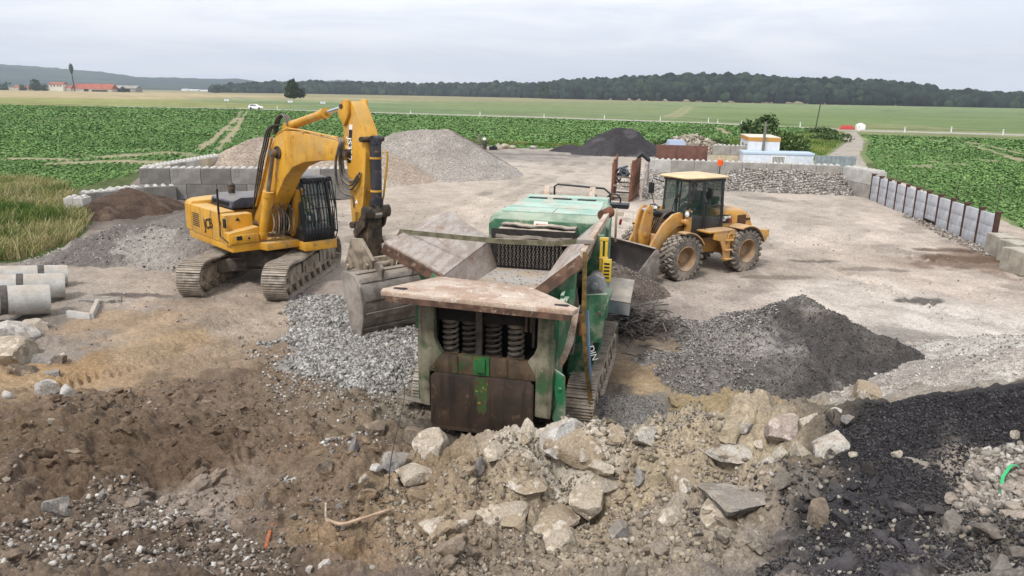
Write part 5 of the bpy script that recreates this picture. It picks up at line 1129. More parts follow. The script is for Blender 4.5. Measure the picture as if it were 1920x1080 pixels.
# ---- single rocks one can point at: (px,py of the base centre, width px, height px, flatness, colours, turn, label)
def rmat(n,c1,c2,c3=None): return mat(n,tuple(v*.84 for v in SD(c1,.4)),tuple(v*.8 for v in SD(c2,.4)),sc=3.5,rough=.95,bump=1.2,bsc=12,grain=.3,gsc=34,spec=.1,dust=(S('A08F7A'),.45,.3),spot=[(SD(c3,.2),5,.52,.62,.9)] if c3 else None)
RM=dict(white=rmat('chalky_concrete','CFCBC4','B5AEA5','8f877d'),grey=rmat('grey_slab','8C8884','77736f','A8A29b'),brown=rmat('brown_stone','85725D','6b5a49','9d8a74'),pale=rmat('pale_sandstone','BFAF95','A79678','D6CBB8'),
 tan=rmat('sandy_boulder','B39A74','A08761','D3CBBE'),pink=rmat('pinkish_slab','B09A8E','9d877b','C6B8AD'),cream=rmat('cream_stone','D0C2A6','BBAA8B'),bw=rmat('stone_with_tar','C7BFB0','B0A38D','2c2a2c'),dark=rmat('dark_lump','4c4642','3a3532','635b54'),block=rmat('grey_cube','8f9090','7c7c7c','a9a8a5'))
HERO=[(88,748,50,52,1,'white',.3,'tall jagged white concrete chunk standing on the brown soil at the left'),(126,748,30,30,1,'white',1.0,'smaller white chunk touching the tall jagged one'),(17,752,20,22,.9,'white',0,'small white chunk by the left edge above the brown mound'),
(112,965,54,42,.5,'grey',.5,'flat blue-grey slab lying tilted on the brown soil, lower left'),(142,858,38,28,.7,'brown',0,'rounded brown stone high on the lower left mound'),(192,938,34,24,.7,'grey',1,'grey stone right of the flat blue-grey slab'),(137,1026,42,30,.7,'brown',.4,'squat brown stone near the lower left corner'),(172,1038,46,30,.6,'dark',.2,'dark crumbly lump beside the squat brown stone'),
(494,975,26,62,1,'brown',.2,'upright flat brown slab among stones below the centre left'),(612,895,32,38,.9,'brown',.5,'angular brown stone at the top of the stony gully'),(662,868,26,52,.9,'grey',.2,'narrow grey-brown stone leaning above the gully'),(450,1036,34,30,.9,'brown',.9,'brown block leaning above the bottom edge left of centre'),
(613,1079,36,36,.9,'white',.6,'bright white stone cut by the bottom edge'),(580,1075,20,18,.8,'white',.2,'little white stone left of the bright one at the bottom edge'),(697,1086,20,18,.8,'white',.2,'white stone tip at the bottom edge right of the bright one'),
(790,905,86,34,.45,'pale',-.1,'long flat pale slab lying on the sandy bank left of the crusher'),(775,935,66,40,.8,'brown',.2,'brown block under the long flat pale slab'),(900,896,22,44,1,'grey',.1,'small upright finger of stone on the bank below the crusher door'),
(1085,868,130,62,.7,'tan',-.1,'biggest sandy boulder on the crest in front of the crusher'),(1045,845,112,66,.8,'white',.4,'lumpy white rubble mass behind the biggest sandy boulder'),(1108,968,92,52,.5,'pale',.6,'tilted pale slab set in the middle of the sandy bank'),(1197,912,32,34,1,'block',.5,'small grey squared block on the sandy bank'),
(1170,905,24,16,.7,'tan',0,'small tan pebble just left of the squared grey block'),(960,1000,70,40,.7,'tan',.3,'weathered tan lump low on the sandy bank'),(1050,1030,86,40,.6,'pale',.2,'broken pale ledge stone near the bottom of the bank'),(1160,1010,60,36,.7,'grey',.2,'grey-tan stone half sunk low on the bank'),
(1400,816,74,48,.8,'grey',.1,'large grey block with a tarry side at the left end of the boulder row'),(1472,828,100,50,.45,'pink',.5,'wide pinkish slab in the boulder row'),(1478,808,42,24,.5,'cream',.2,'cream stone lying on top of the pinkish slab'),(1522,812,42,46,.9,'cream',.8,'upright cream stone behind the pinkish slab'),
(1365,868,118,48,.5,'bw',.1,'long sandy stone with tar along its foot below the grey block'),(1462,868,36,38,.9,'cream',.3,'small cream stone in the gap below the pinkish slab'),(1500,875,44,48,.9,'pale',.6,'pale stone wedged beside the black slope'),(1440,890,50,38,.8,'bw',.6,'sandy stone with black patches under the pale wedge'),(1548,868,76,74,.7,'bw',.2,'big whitish stone half buried in black planings'),
(1420,842,22,18,.7,'cream',.1,'little cream chip under the grey block'),(1375,968,136,60,.6,'grey',-.15,'biggest grey slab, tilted on the slope at the lower right'),(1527,988,46,58,1,'brown',.3,'pointed brown stone standing on the lower right slope'),(1553,795,34,28,.7,'dark',.2,'glossy black lump behind the boulder row'),(1568,778,28,18,.6,'white',.4,'white brick-like chip above the black lump'),(1590,795,26,24,.8,'grey',.1,'dark grey stone at the edge of the black slope'),
(1625,765,84,54,.7,'tan',.5,'yellow-stained sandy slab behind the black slope'),(1726,878,56,18,.3,'grey',.1,'thin grey flake lying on the black slope'),(1683,860,22,18,.8,'pale',.1,'beige stone on the black slope above the flake'),(1602,858,20,14,.8,'pale',.3,'beige stone near the top left of the black slope'),(1588,738,12,26,1,'pale',0,'small upright stone at the foot of the dark mound'),(1820,668,40,20,.8,'cream',0,'cream boulder on the crest of the pale bank at the right'),
(1628,905,30,50,.9,'dark',.1,'dark tar slab standing at the edge of the black slope'),(12,694,120,66,.7,'pale',.2,'big flaky tan and white slab pile at the left edge'),(20,650,104,52,.7,'white',.3,'broad white broken block on top of the flaky pile'),(60,634,50,34,.7,'pale',.8,'wedge of pale concrete behind the broad white block'),(100,712,34,24,.8,'grey',.5,'grey rubble stone at the foot of the left rubble'),(40,712,60,36,.8,'brown',.3,'rusty brown block at the foot of the flaky pile'),(86,690,44,34,.8,'grey',.4,'grey broken slab right of the flaky pile'),(62,668,36,30,.8,'tan',.2,'rusty brown stone between slab and flaky pile'),(112,690,28,26,.8,'brown',.2,'brown stone at the right end of the left rubble'),(70,620,34,14,.5,'white',.2,'thin white slab end under the concrete pipes'),(118,672,16,14,.8,'white',.1,'small white chip beside the left rubble'),
(812,868,74,66,.8,'pale',.4,'tall sandy boulder at the left foot of the crusher'),(742,882,62,44,.5,'grey',.7,'flat grey slab leaning left of the sandy boulder'),(706,888,24,24,.8,'white',.2,'round white stone left of the leaning grey slab'),(770,838,50,46,.7,'brown',.3,'brown boulder against the crusher corner'),(700,828,60,48,.6,'brown',.1,'dusty brown boulder sunk in the slope left of the crusher'),(685,905,26,20,.7,'pale',.3,'pale stone at the head of the stony gully'),
(1280,808,18,12,.6,'white',.2,'white chip on the chippings right of the crusher'),(1250,788,20,12,.6,'grey',.2,'grey chip on the ochre sand'),(1905,820,22,16,.8,'pale',.3,'beige stone at the right edge of the black slope'),(1890,1000,50,30,.6,'pale',.5,'sandy lump near the lower right corner'),(1210,838,60,40,.7,'bw',.4,'crumbly white and black lump on the crest right of the crusher'),(1300,850,54,34,.7,'tan',.2,'sandy lump right of the crumbly white one'),
(205,742,60,16,.5,'brown',.3,'low brown slab on the ridge above the lower left mound'),(310,760,24,14,.7,'brown',.3,'small flat stone on the brown plateau'),(232,815,20,12,.7,'cream',.3,'cream pebble on the lower left mound'),(850,1000,120,40,.5,'tan',.1,'long broken tan ledge slab over the dark hollow on the bank'),(945,985,105,34,.5,'pale',-.1,'pale ledge slab just right of the long tan one'),(1035,998,112,42,.6,'tan',.15,'thick tan ledge slab in the middle of the row of ledge slabs'),(1262,985,96,60,.8,'pale',.5,'bulky pale block at the right end of the ledge slabs'),(1290,925,100,56,.8,'tan',.9,'rounded tan block above the bulky pale one'),(1130,925,70,40,.7,'pale',.3,'squat pale stone beside the squared grey block'),(990,925,90,40,.6,'tan',.2,'worn tan slab high on the sandy bank'),(1350,985,90,50,.7,'pale',.3,'pale stone left of the biggest grey slab'),(930,860,60,38,.7,'pale',.6,'broken pale stone on the crest under the crusher door'),(985,838,56,36,.8,'tan',.2,'tan stone on the crest left of the white rubble mass'),(1150,828,60,34,.7,'tan',.4,'tan stone on the crest right of the biggest boulder'),(15,610,60,30,.5,'grey',.3,'grey slab edge under the nearest pipe'),(385,765,26,20,.8,'brown',.2,'brown stone near the little heap of white chips')]
HM=[]
for i in range(14): HM.append(None)
for i,(px,py,wp,hp,fl,mk,rz,lab) in enumerate(HERO):
    p=G(px,py-hp*.25) if py<1079 else G(px,1070);mpp=proj(p)[2]/F;w=wp*mpp*1.08;h=hp*mpp*1.12
    V,Fc=rock(500+i,4 if wp>40 else 3,(w,w*(.75 if fl>.6 else .8),h),12 if fl>.6 else 14,.40,.05)
    if fl<=.6: V[:,2]=np.clip(V[:,2],-h*.5,h*.36)
    me=npmesh('boulder',V,Fc,RM[mk]);nm='boulder' if wp>60 else('slab' if fl<=.5 else 'rock')
    o=link(nm,me,None,smooth=None if wp<20 else 28);o.location=(p[0],p[1],p[2]+h*.15);o.rotation_euler=((.25 if fl<=.5 else .12)*math.sin(i*2.1),.18*math.cos(i*1.7),rz+i*.05);tag(o,lab,'rock')
# mid-size loose stones, individually
def loose(nm,poly,n,s0,s1,mk,label,group,seed):
    r=np.random.RandomState(seed);q=in_poly_pts([ztmp(*a)[:2] for a in poly],n,r);z=hz(q[:,0],q[:,1]);ms=[npmesh(nm,*rock(seed*10+k,3,(1,.8,.62),11,.5,.06),RM[mk[k%len(mk)]]) for k in range(5)]
    for m in ms: m.polygons.foreach_set('use_smooth',np.ones(len(m.polygons),bool));m.set_sharp_from_angle(angle=R(28))
    for k in range(n):
        s=s0+(s1-s0)*r.rand()**2;o=bpy.data.objects.new(nm,ms[k%5]);COL.objects.link(o);o.location=(q[k,0],q[k,1],z[k]+s*.12);o.scale=(s,s*(.7+.5*r.rand()),s*(.7+.5*r.rand()));o.rotation_euler=(r.rand(),r.rand(),r.rand()*6);tag(o,label,'stone',group)
loose('stone',[(0,800),(300,740),(560,860),(560,1079),(0,1079)],45,.05,.14,['brown','dark','brown','pale','grey'],'loose stone lying in the brown soil at the lower left','loose stones in the brown soil',71)
loose('stone',[(470,1060),(640,830),(700,880),(640,1060)],45,.05,.14,['grey','pale','brown','white','grey'],'loose stone in the stony gully below the crusher','loose stones in the gully',72)
loose('stone',[(860,900),(1300,840),(1350,1060),(850,1060)],40,.05,.16,['tan','pale','tan','grey','cream'],'loose stone embedded in the sandy bank','stones in the sandy bank',73)
loose('stone',[(1400,960),(1900,980),(1900,1070),(1250,1070)],35,.05,.13,['grey','pale','white','dark','cream'],'loose stone on the dark slope at the lower right','stones on the dark slope',74)
# concrete pipes
m_conc=mat('pipe_concrete',S('B9B9B6'),S('A7A6A2'),sc=2.2,rough=.9,bump=.25,bsc=16,spot=[(S('8F7D66'),3,.6,.7,.6)],dust=(S('A08C72'),.6,.15),grain=.12,gsc=30)
m_band=mat('pipe_joint',S('5a5550'),S('474340'),sc=8,rough=.9)
def pipe(a,b,r_,label,nband,slant=0):
    a=Vector(a);b=Vector(b);d=b-a;L=d.length;root=thing('concrete_pipe',label,'pipe',a,0,'concrete pipes lying side by side')
    n=28;prof=[(0,r_*.82),(0,r_),(L-.12,r_),(L,r_*.97),(L,r_*.8),(.1,r_*.8)]
    q=MB().lathe(prof,(0,0,0),d,n).build('pipe_wall',m_conc,root,smooth=40)
    for t in nband: MB().lathe([(t*L-.09,r_*1.0),(t*L-.08,r_*1.025),(t*L+.06,r_*1.025),(t*L+.07,r_)],(0,0,0),d,n).build('joint_band',m_band,root)
    MB().lathe([(L-.02,0.01),(L-.02,r_*.79)],(0,0,0),d,20).build('bore_shade',m_void,root)  # dark disc closes the bore, with the inner shade put into its colour
for (x0,y0,x1,y1,rp,dist,lab,bd) in ((-60,500,128,546,19,20.3,'farthest concrete pipe, with one dark joint band',(.72,)),(-90,512,124,574,24,18.9,'middle concrete pipe, wrapped in torn plastic film',(.58,)),(-110,545,94,598,29,17.4,'nearest concrete pipe, with soil on top and a black joint',(.55,))):
    rr=rp*dist/1400*1.04
    A=PD(x0,y0-rp*.2,dist-.5);B=PD(x1,y1-rp,dist+.75);A=(A[0],A[1],rr+.22);B=(B[0],B[1],rr+.02)
    pipe(A,B,rr,lab,bd)
MB().tube([G(150,600)[:2]+(.12,),G(165,585)[:2]+(.14,),G(184,568)[:2]+(.16,)],.01).build('x',m_conc) if False else None
cb=MB();a,b,c=[Vector(G(*q)) for q in ((128,594),(172,600),(184,572))]
for p,q in ((a,b),(b,c)): cb.bar(p+Vector((0,0,.06)),q+Vector((0,0,.06)),.1,.22)
tag(cb.build('kerb_stone',m_conc,bevel=.01),'corner of pale concrete kerb lying right of the pipes','kerb')
p=G(190,566);tag(MB().prism([(-.5,-.2),(.1,-.3),(.6,-.1),(.45,.2),(-.3,.25)],'z',0,.09).build('slab',RM['grey'],loc=(p[0],p[1],p[2]+.02),bevel=.01),'thin dark grey slab on the ground behind the kerb','slab')
# wires, hose, straps
def wire(name,pts,r_,m,label,cat,n=6):
    P_=[]
    for (a,b,dz) in pts: q=G(a,b);P_.append((q[0],q[1],q[2]+dz))
    o=hose(P_,r_,name,None,m,n);return tag(o,label,cat)
wire('pipe_root',[(612,978,.03),(640,990,.05),(680,985,.09),(730,970,.1)],.022,mat('beige_hose',S('B59C84'),S('9c856d'),sc=5,rough=.7),'beige hose end curving out of the soil below the centre','hose')
wire('twine',[(612,960,.12),(611,975,.04),(618,990,.02),(614,1000,.02)],.012,RM['cream'],'frayed cream twine beside the beige hose end','twine')
wire('orange_stick',[(499,1030,.02),(505,1010,.05),(512,990,.06)],.02,mat('orange_brick',S('B5693F'),S('9d5a38'),sc=8,rough=.9),'short orange stick among the lower left stones','stick')
strap('green_band',[ (lambda q,h:(q[0],q[1],q[2]+h))(G(a,b),h) for a,b,h in ((1904,893,.12),(1890,900,.16),(1876,915,.12),(1874,940,.04),(1884,966,.02))],.03,.006,mat('green_band',S('2FA866'),rough=.4),'bright green packing band on the right edge of the slope','band')
wire('steel_wire',[(690,905,.02),(725,930,.0),(735,890,.25),(760,800,.6),(752,775,.75)],.006,m_blk,'thin black wire rising from the rubble left of the crusher','wire')
for k,(l,lab) in enumerate((([(838,820,.1),(860,815,.25),(866,835,.2),(850,860,.02)],'bent pale wire sticking out below the crusher door'),([(770,870,.05),(800,845,.2),(835,850,.15)],'curled wire over the boulders left of the crusher'))): wire('steel_wire',l,.009,m_steel,lab,'wire')
q=G(782,772);tag(MB().sweep2([[Vector((x,y+.0,z)) for x,y,z in ((-.3+k*.02,-.2+.12*k,.25-.05*k*k*.3),(.25,-.15+.12*k,.1-.02*k),(.25,-.15+.12*k,.09-.02*k),(-.3+k*.02,-.2+.12*k,.235-.05*k*k*.3))] for k in range(5)]).build('bent_sheet',m_steel,loc=(q[0],q[1],q[2]+.1)),'bent grey metal sheet lying against the crusher corner','metal sheet')
# tangle of reinforcing bars
r=random.Random(5);c=P(1186,622);reb=MB()
for k in range(420):
    a=r.random()*6.28;rr=abs(r.gauss(0,.62));x,y=c[0]+rr*math.cos(a)*1.25,c[1]+rr*math.sin(a);z=.02+max(0,.62-rr*.4)*r.random()
    L=.2+.5*r.random();t=r.random()*6.28;dz=(r.random()-.4)*.3;bx,by=(r.random()-.5)*.3,(r.random()-.5)*.3
    reb.tube([(x,y,z),(x+L*.5*math.cos(t)+bx,y+L*.5*math.sin(t)+by,max(.02,z+dz*.5+.05)),(x+L*math.cos(t),y+L*math.sin(t),max(.01,z+dz))],.012+.007*r.random(),4)
reb.tube([(c[0]-.7,c[1]+.2,.2),(c[0]-.6,c[1]+.2,.6),(c[0]-.55,c[1]+.25,.85)],.012,5).tube([(c[0]-.2,c[1],.3),(c[0]-.15,c[1],.75)],.014,5)
o=reb.build('rebar_tangle',mat('rebar',S('6f6863'),S('4f4844'),sc=9,rough=.8,metal=.2),smooth=None);tag(o,'tangled heap of grey reinforcing bar on the ground right of the crusher','scrap heap')
# ------------------------------------------------------------ block walls, panels, cabins
def m_block(n,a,b): return mat(n,S(a),S(b),sc=1.6,rough=.92,bump=.2,bsc=12,grain=.12,gsc=25,spot=[(S('6d655c'),2.5,.6,.72,.5)],streak=(S('5f5850'),4,.6,.75,.4))
MBK=[m_block('block_grey','8E8A85','7b7772'),m_block('block_pale','A5A19B','928e88'),m_block('block_dark','77736E','696560')]
MBK2=[m_block('block_light','B9B6B0','A9A59F'),m_block('block_cream','BFB49B','ab9f85'),m_block('block_mid','9a968f','8a857f')]
m_stud=mat('stud_white',S('BDBAB4'),S('A5A19a'),sc=5,rough=.9)
_bp={}
def block_proto(L,H,D,studs=True):
    k=(L,H,D,studs)
    if k in _bp: return _bp[k]
    bm=MB().b2((.01,0,.008),(L-.01,D,H-.008));me_=bm.build('concrete_block',None,bevel=.02,smooth=None)
    sm=None
    if studs:
        s_=MB();n=max(1,round(L/.4))
        for i in range(n):
            for j in range(2): s_.box(((i+.5)*L/n,(j+.5)*D/2,H+.05),(.24,.24,.08),taper=.4)
        sm=s_.build('stud',None,smooth=None)
    r=(me_.data,sm.data if sm else None)
    bpy.data.objects.remove(me_)
    if sm: bpy.data.objects.remove(sm)
    _bp[k]=r;return r
def place_block(p,ang,L,H,D,m,label,group,studs=True,cat='concrete block'):
    me,sm=block_proto(L,H,D,studs);me=me.copy();me.materials.clear();me.materials.append(m)
    o=bpy.data.objects.new('concrete_block',me);COL.objects.link(o);o.location=p;o.rotation_euler=(0,0,ang);tag(o,label,cat,group)
    if sm:
        q=sm if len(sm.materials) else sm;
        if not len(sm.materials): sm.materials.append(m_stud)
        c=bpy.data.objects.new('stud',sm);COL.objects.link(c);c.parent=o;tag(c,kind='stuff') if False else None
    return o
ORD=['first','second','third','fourth','fifth','sixth','seventh','eighth','ninth','tenth','eleventh','twelfth']
def wall(a,b,n,rows,mats,lab,group,D=.8,H=.8,seed=1):
    a=Vector(a).to_3d();b=Vector(b).to_3d();d=(b-a);L=d.length/n;d.normalize();ang=math.atan2(d.y,d.x);r=random.Random(seed)
    for k in range(rows):
        off=.5*L if (k%2==0 and rows>1) else 0;m=n-1 if off else n
        for i in range(m):
            p=a+d*(i*L+off);p=(p.x,p.y,k*H)
            row='' if rows==1 else (', top course' if k==rows-1 else ', bottom course')
            place_block(p,ang,L,H,D,mats[r.randint(0,len(mats)-1)],'%s block %s%s'%(ORD[i],lab,row),group,studs=(k==rows-1))
        if off:
            for p,q in ((a,0),(b-d*off,1)):
                place_block((p.x,p.y,k*H),ang,off,H,D,mats[r.randint(0,len(mats)-1)],'half block at the %s end %s'%(('left','right')[q],lab),group,studs=False)
wall((-19.2,38.35),(-8.75,39.9),7,2,MBK,'in the grey wall behind the excavator','blocks of the grey wall behind the excavator',seed=3)
wall((-18.95,47.5),(-19.55,39.2),5,1,MBK2,'in the low row going back from the grey wall','blocks going back from the grey wall',seed=4)
for o in list(bpy.data.objects):
    if o.get('group')=='blocks going back from the grey wall' : o.location.z=.8
    
for o in list(bpy.data.objects):
    if o.get('group')=='blocks going back from the grey wall':
        c=o.copy();COL.objects.link(c);c.location.z=0;c['label']=o['label'].replace('in the low row','under the row')
        for ch in list(c.children): pass
for i,(a,b) in enumerate((((-20.1,35.0),.9),((-19.6,36.4),.9),((-18.6,37.5),.5))):
    place_block((a[0],a[1],-.05),b,1.5,.8,.8,MBK[i%3],('weathered block nearest the white block by the dry grass','middle weathered block beside the brown heap','weathered block touching the left end of the grey wall')[i],'low row of weathered blocks',studs=True)
p=P(122,405);place_block((p[0],p[1],-.02),.05,.85,.82,.8,MBK2[0],'single pale block with studs standing at the end of the dry grass',None)
wall((8.75,49.45),(20.4,46.95),8,2,[MBK2[2],MBK2[0],MBK2[1],MBK2[2]],'in the back wall behind the grey stone heap','blocks of the back wall',seed=8)
wall((20.45,46.9),(20.85,43.6),2,2,[MBK2[0],MBK2[2]],'at the corner before the panel wall','corner blocks before the panel wall',seed=9)
a=P(1322,303);wall((17.3,66,0),(21.5,64.8,0),3,2,MBK2,'in the short white wall behind the back wall','blocks of the short white wall',seed=11)
# rust-brown sheet wall
q=MB();q.b2((0,0,0),(4.4,.12,1.55));
for k in range(6): q.b2((k*.86,-.05,0),(k*.86+.06,.0,1.5))
o=q.build('sheet_wall',mat('brown_sheet',S('6E4A3E'),S('5d4036'),sc=2,rough=.8,spot=[(S('8a6253'),4,.58,.7,.5)]),bevel=.01,loc=(12.4,66.3,0));o.rotation_euler=(0,0,-.14);tag(o,'long rust brown steel panel standing in front of the pale rubble heap','steel panel')
# precast panel wall with H posts
m_pan=mat('panel_concrete',S('B6B8BE'),S('A2A4A9'),sc=1.4,rough=.9,grain=.08,gsc=20,spot=[(S('6f7074'),3,.6,.7,.45)],streak=(S('66666a'),5,.58,.75,.45))
m_post=mat('post_rust',S('57392E'),S('402a23'),sc=4,rough=.85,bump=.2,bsc=14)
A=Vector((20.75,43.4,0));B=Vector((18.75,28.75,0));N=11;d=(B-A);L=d.length/N;d.normalize();ang=math.atan2(d.y,d.x);nrm=Vector((d.y,-d.x,0))
for i in range(N):
    p=A+d*(L*i);root=thing('wall_panel','%s panel of the concrete and steel post wall, counted from the corner blocks'%ORD[i],'wall panel',p,ang,'panels of the concrete and steel post wall')
    zz=.22 if i==6 else 0;hh=[0,.45,.9,1.38]
    for k in range(3): MB().b2((.06,-.06,hh[k]+(zz if k==0 else 0)+.004),(L-.05,.06,hh[k+1]-.004)).build('plank',m_pan,root,bevel=.008)
    if i==6: MB().b2((.06,.02,.0),(L-.05,.05,zz)).build('plank',m_void,root)  # not a plank: dark strip painting the shade in the gap below
for i in range(N+1):
    p=A+d*(L*i);b=MB();w=.16 if i in(0,1,2,3,5,7,9) else .2
    b.b2((-.05,-.09,0),(-.03,.09,1.5)).b2((.03,-.09,0),(.05,.09,1.5)).b2((-.03,-.012,0),(.03,.012,1.5)).b2((-.07,-.1,1.46),(.07,.16,1.52))
    o=b.build('steel_post',m_post,loc=p);o.rotation_euler=(0,0,ang);tag(o,'rusty H post at the near end of the panel wall' if i==N else ('rusty H post between the corner blocks and the first panel' if i==0 else 'rusty H post between the %s and %s panels of the wall'%(ORD[i-1],ORD[i])),'steel post','H posts of the panel wall')
for i,(x,y,l) in enumerate(((18.15,28.3,'cream block just past the last rusty post'),(17.75,26.9,'broken cream block at the right edge of the photo'),(16.9,25.4,'cream block lying in front of the broken one at the right edge'))):
    o=place_block((x,y,0),-1.75+.12*i,1.1,.8,.75,m_block('block_sandy%d'%i,'A9A294','8f887b'),l,None,studs=False)
for i,(px,py,h) in enumerate(((1661,352,1.3),(1712,375,1.5),(1772,395,1.7),(1845,430,1.8),(1638,328,1.0))):
    q=P(px+18,py-8);tag(MB().cyl((0,0,0),(.05,0,h),.018,n=6).build('stake',m_darkf,loc=q),'thin dark stake %s in the field edge behind the panel wall'%('farthest','second farthest','middle','second nearest','nearest')[[1,2,3,4,0][i]],'stake','stakes along the field edge')
# white low cabin and grey tanks
m_cab=mat('cabin_white',S('C9D0D8'),S('BCC4CC'),sc=2,rough=.6);m_cab2=mat('cabin_pale',S('D5D6D8'),S('C9CACC'),sc=2,rough=.7)
root=thing('site_cabin','low white site cabin with a barred window behind the back wall','cabin',(18.75,62.0,0),-.16)
MB().b2((0,0,-.3),(5.5,2.3,1.2)).build('wall',m_cab,root,bevel=.02);MB().b2((-.06,-.06,1.2),(5.56,2.36,1.38)).build('roof',mat('roof_blueish',S('AEBFD0'),rough=.6),root,bevel=.02)
w=MB().b2((2.3,-.03,.3),(3.25,-.001,1.05)).build('window',m_glass2,root,smooth=None)
MB().b2((2.22,-.05,.22),(3.33,-.031,.3)).b2((2.22,-.05,1.05),(3.33,-.031,1.12)).b2((2.22,-.05,.3),(2.3,-.031,1.05)).b2((3.25,-.05,.3),(3.33,-.031,1.05)).build('frame',m_white,w)
fb=MB()
for k in range(8): fb.b2((2.34+k*.115,-.07,.3),(2.37+k*.115,-.052,1.05))
fb.build('window_bar',m_white,w);MB().b2((.02,-.02,-.3),(.08,.0,1.2)).b2((5.42,-.02,-.3),(5.48,0,1.2)).build('corner_trim',m_cab2,root)
root=thing('site_cabin','taller white cabin with a mustard yellow roof band in front of the green bush','cabin',(19.75,64.2,0),-.17)
MB().b2((0,0,-.1),(2.55,5.6,2.12)).build('wall',m_cab2,root);MB().b2((-.04,-.04,2.12),(2.59,5.64,2.42)).build('fascia',mat('mustard_band',S('B58338'),rough=.6),root);MB().b2((-.02,-.02,2.42),(2.57,5.62,2.46)).build('roof',mat('roof_cream',S('C9C2B2'),rough=.8),root)
for k in range(2): MB().b2((-.03,1.0+k*2.2,.9),(-.002,2.0+k*2.2,1.8)).build('window',m_glass2,root,smooth=None)
q=MB().cyl((0,0,0),(.06,.1,3.75),.13,.1,n=12).build('wooden_pole',mat('pole_grey',S('77736a'),S('625e57'),sc=5,rough=.9),loc=(20.7,63.2,0));tag(q,'thick grey pole standing between the two cabins','pole')
p=P(1529,242);q=MB().cyl((0,0,0),(.45,0,5.2),.12,.09,n=8).build('utility_pole',m_darkf,loc=p);tag(q,'slim dark utility pole by the road, leaning right','utility pole')
root=thing('fuel_tank','pair of mustard yellow drums left of the taller cabin','tank',(18.2,66.8,0),0)
for x in (0,.85): MB().lathe([(0,.02),(0,.42),(.9,.42),(1.0,.3),(1.02,0)],(x,0,.55),(0,0,1),18).build('drum',mat('mustard_drum',S('B57F2A'),S('a06f28'),sc=3,rough=.6) if x==0 else bpy.data.materials['mustard_drum'],root)
MB().b2((-.5,-.4,0),(1.4,.4,.55)).build('stand',m_darkf,root)
fr=MB()
for z in (.75,1.15): fr.bar((0,0,z),(6.2,-.8,z),.05,.05)
for k in range(4): fr.bar((2*k,-.26*k,0),(2*k,-.26*k,1.2),.06,.06)
tag(fr.build('rail_fence',m_rod,loc=(14.6,67.5,0)),'low pipe railing running to the yellow drums','railing')
q=MB();q.prism([(0,0),(3.1,-.25),(3.1,-.15),(0,.1)],'z',0,1.35)
for k in range(9): q.box((.17+k*.34,-.06-k*.027,.7),(.05,.05,1.25),(0,0,-.08))
tag(q.build('sheet_tank',mat('zinc_sheet',S('8E989B'),S('7c8689'),sc=3,rough=.6),loc=(23.6,59.3,0)),'grey ribbed sheet metal bin right of the low white cabin','bin')
# pickup bed / van roof behind the brown panel
root=thing('parked_van','grey-blue van mostly hidden behind the brown steel panel','van',(15.0,69.6,0),-.1)
mv=mat('van_paint',S('8a97ab'),rough=.35)
MB().sweep2([[Vector((x*k,y0+ (y1-y0)*t,z)) for x,t in ((-.8,0),(.8,0),(.8,1),(-.8,1))] for z,k,y0,y1 in ((.35,1.02,-.3,3.9),(1.0,1.02,-.3,3.9),(1.05,1,.1,3.8),(1.62,.86,.75,3.5),(1.68,.78,.95,3.3))]).build('body',mv,root,bevel=.04)
MB().plate([(-.7,.14,1.08),(.7,.14,1.08),(.6,.7,1.56),(-.6,.7,1.56)],-.015).build('windscreen',m_glass2,root,smooth=None)
for x in (-.75,.75):
    for y in (.5,3.1): MB().cyl((x-.1,y,.32),(x+.1,y,.32),.32,n=18).build('wheel',m_rubber,root)
p=P(1232,267);place_block((11.9,P(1232,272)[1]*.88,0),-.1,1.2,1.05,.9,MBK2[2],'lone grey concrete block standing at the edge of the crop field',None,studs=False)
# rusty frames beside the wall
root=thing('rusty_frame','two tall rusty lattice panels joined by bars and standing upright in the yard','steel frame',(5.35,41.2,0),0)
for x0,y0,x1,y1,h in ((.05,0,.5,2.1,2.35),(1.0,-.35,1.8,1.9,2.35)):
    b=MB();b.plate([(x0,y0,.02),(x1,y1,.02),(x1+.04,y1,h),(x0+.1,y0,h-.15)],.05)
    n=14
    b.bar((x0,y0,0),(x0+.1,y0,h-.1),.16,.1);b.bar((x1,y1,0),(x1+.04,y1,h+.05),.14,.1)
    pn=b.build('lattice_panel',m_rust,root,bevel=.01);s_=MB()
    for k in range(n):
        z=.2+k*(h-.4)/n;s_.bar((x0+.03,y0-.0,z),(x1+.03,y1,z+.25),.17,.05)
    s_.build('slat',mat('dusty_rust',S('9C7A63'),S('7d5d49'),sc=5,rough=.9) if 'dusty_rust' not in bpy.data.materials else bpy.data.materials['dusty_rust'],pn)
cr_=MB()
for z,y in ((.28,-.1),(.85,-.05),(1.3,.3)): cr_.bar((.1,y,z),(1.1,y-.2,z-.05),.1,.08);cr_.bar((.3,y+1.8,z),(1.6,y+1.7,z-.05),.1,.08)
each(cr_,'crossbar',m_dirty,root)
b=MB();b.tube([(.25,.6,1.45),(.5,.5,1.75),(.95,.5,1.85)],.06).lathe([(-.05,.2),(0,.28),(.05,.2),(0,.1)],(.75,.5,1.5),(.3,1,.1),16,closed=True).lathe([(-.05,.15),(0,.22),(.05,.15),(0,.1)],(.5,.7,1.2),(1,.6,.1),16,closed=True).box((.8,.8,1.4),(.5,.3,.3),(.3,.2,.4));tag(b.build('scrap_pulleys',mat('blue_scrap',S('66727c'),S('3a3f44'),sc=6,rough=.6)),'blue-grey pulleys and scrap resting between the rusty lattice panels','scrap').location=(5.35,41.2,0)
root=thing('leaning_frame','pale steel frame leaning upright beside the right rusty panel','steel frame',(6.95,40.9,0),0)
